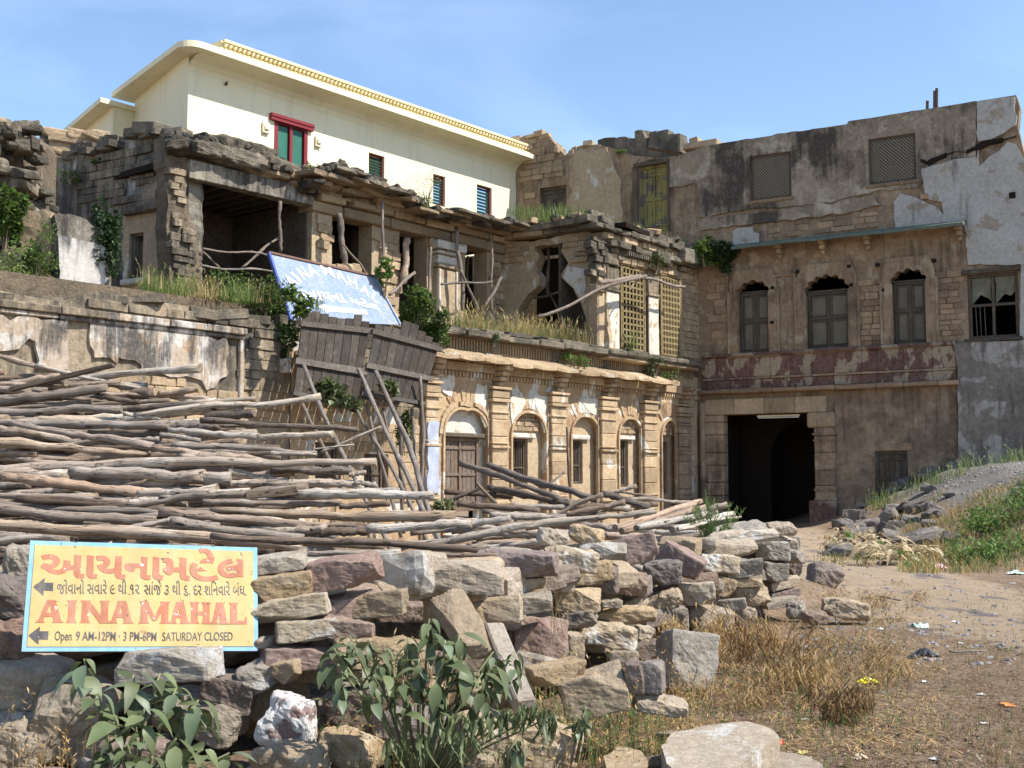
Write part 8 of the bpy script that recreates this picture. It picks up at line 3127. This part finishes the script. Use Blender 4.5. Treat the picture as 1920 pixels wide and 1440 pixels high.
pebbles(region(1100, 1990, 1060, 1460, 700), (.01, .04), M['rubble'], 'small dark pebbles over the yard')
pebbles(region(1500, 1960, 1010, 1240, 380), (.02, .07), plain('grey_gravel', (0.22, 0.2, 0.19, 1), .9, sc=5, var=.4), 'grey gravel along the sandy path')
pts = []
for _ in range(1300):
    x = uni(9.5, 16); y = uni(22, 35)
    if mound_h(x, y) > .7: pts.append(Vector((x, y, gh(x, y))))
pebbles(pts, (.03, .10), plain('mound_gravel', (0.24, 0.22, 0.20, 1), .9, sc=4, var=.4), 'grey gravel covering the upper slope of the mound')
pts = region(0, 1100, 1300, 1460, 500)
pebbles(pts, (.015, .06), M['rubble'], 'chips of stone on the ground below the rubble heap')


# -- litter: wrappers and scraps
def scrap(px, py, size, mat, label, h=.5, name='scrap'):
    p = gpt(px, py)
    if mat is pw: size *= .62
    rs = random.Random(px)
    n = 6
    V_ = []
    for j in range(n + 1):
        for i in range(n + 1):
            x, y = i / n - .5, j / n - .5
            V_.append((x * size + rs.uniform(-.06, .06) * size, y * size * .7 + rs.uniform(-.06, .06) * size, max(0.004, size * h * (.5 - abs(x) - abs(y) * .4) + rs.uniform(-.12, .12) * size) + .004))
    f = [(j * (n + 1) + i, j * (n + 1) + i + 1, (j + 1) * (n + 1) + i + 1, (j + 1) * (n + 1) + i) for j in range(n) for i in range(n)]
    mb = MB(); mb.add(V_, f)
    o = mb.build(name, mat, fix=False)
    o.location = p
    o.rotation_euler = (0, 0, rs.uniform(0, 3))
    return tag(o, label, 'litter')


pw = plain('crumpled_white_plastic', (0.60, 0.60, 0.58, 1), .5, .4, .15)
pk = plain('black_plastic', (0.02, 0.02, 0.025, 1), .3, .5)
py_ = plain('yellow_wrapper_plastic', (0.75, 0.68, 0.02, 1), .35, .5)
pr = plain('red_wrapper_plastic', (0.55, 0.03, 0.05, 1), .35, .5)
pp = plain('purple_wrapper_plastic', (0.22, 0.10, 0.28, 1), .35, .5)
po = plain('orange_wrapper_plastic', (0.60, 0.22, 0.05, 1), .35, .5)
pg = plain('pale_green_plastic', (0.45, 0.55, 0.48, 1), .35, .5)
scrap(1628, 1274, .16, py_, 'bright yellow wrapper in front of the dry weeds', .6, 'wrapper')
scrap(1645, 1276, .07, po, 'small orange piece of foil beside the yellow wrapper', .5, 'wrapper')
scrap(1455, 1383, .10, pr, 'red wrapper at the right end of the flat whitish slab', .5, 'wrapper')
scrap(1447, 1378, .08, pp, 'purple strip of foil on the red wrapper', .5, 'wrapper')
scrap(1735, 1224, .22, pk, 'crumpled black plastic bag on the bare ground', .5, 'plastic_bag')
scrap(1712, 1228, .14, pk, 'small black plastic scrap left of the crumpled bag', .4)
scrap(1725, 1172, .20, pg, 'pale clear plastic bag at the edge of the sandy path', .4, 'plastic_bag')
scrap(1652, 1176, .12, pw, 'white scrap right of the rounded light boulder', .5)
scrap(1788, 1163, .09, pw, 'white paper ball at the edge of the path', .8)
scrap(1800, 1202, .10, pw, 'bluish white scrap between the bag and the path', .4)
scrap(1722, 1240, .07, pw, 'small white scrap just below the black bag', .6)
scrap(1732, 1272, .08, pw, 'white crumple right of the yellow wrapper', .6)
scrap(1840, 1295, .09, pw, 'white torn paper on the right foreground', .3)
scrap(1888, 1314, .11, po, 'orange foil near the right edge of the ground', .3, 'wrapper')
scrap(1845, 1347, .07, pw, 'small white slip below the torn paper', .3)
scrap(1750, 1412, .08, pw, 'white scrap at the bottom right of the ground', .4)
scrap(1510, 1340, .08, pw, 'white scrap above the red wrapper', .4)
scrap(1505, 1400, .07, plain('pale_yellow_leaf', (0.62, 0.56, 0.2, 1)), 'pale yellow leaf right of the red wrapper', .3, 'fallen_leaf')
scrap(1612, 1410, .08, M['litter_w'], 'curled dry leaf at the bottom of the yard', .7, 'fallen_leaf')
scrap(1760, 1064, .30, plain('pink_plastic', (0.6, 0.35, 0.42, 1), .4), 'pinkish plastic scrap at the foot of the green mound', .4)
scrap(1655, 1055, .24, pk, 'black plastic rag on the verge of the sandy path', .3)
scrap(1905, 1074, .30, pg, 'pale green plastic scrap at the foot of the mound, right edge', .3)
scrap(1900, 1092, .16, pw, 'white stick like scrap on the path at the right edge', .2)
for px0, py0, px1, py1, lab in ((1650, 1120, 1690, 1127, 'grey stick lying beside the sandy path'), (1780, 1222, 1850, 1221, 'thin pale twig right of the black bag')):
    a, b = gpt(px0, py0), gpt(px1, py1)
    o = log_obj('stick', a + Vector((0, 0, .03)), b + Vector((0, 0, .03)), .012, .008, M['post'], px0, .03, n=6, seg=6)
    tag(o, lab, 'stick')
dups = [k for k, v in LABELS.items() if len(v) > 1 and not all('group' in o for o in v)]
if dups: print('DUPLICATE LABELS', dups)
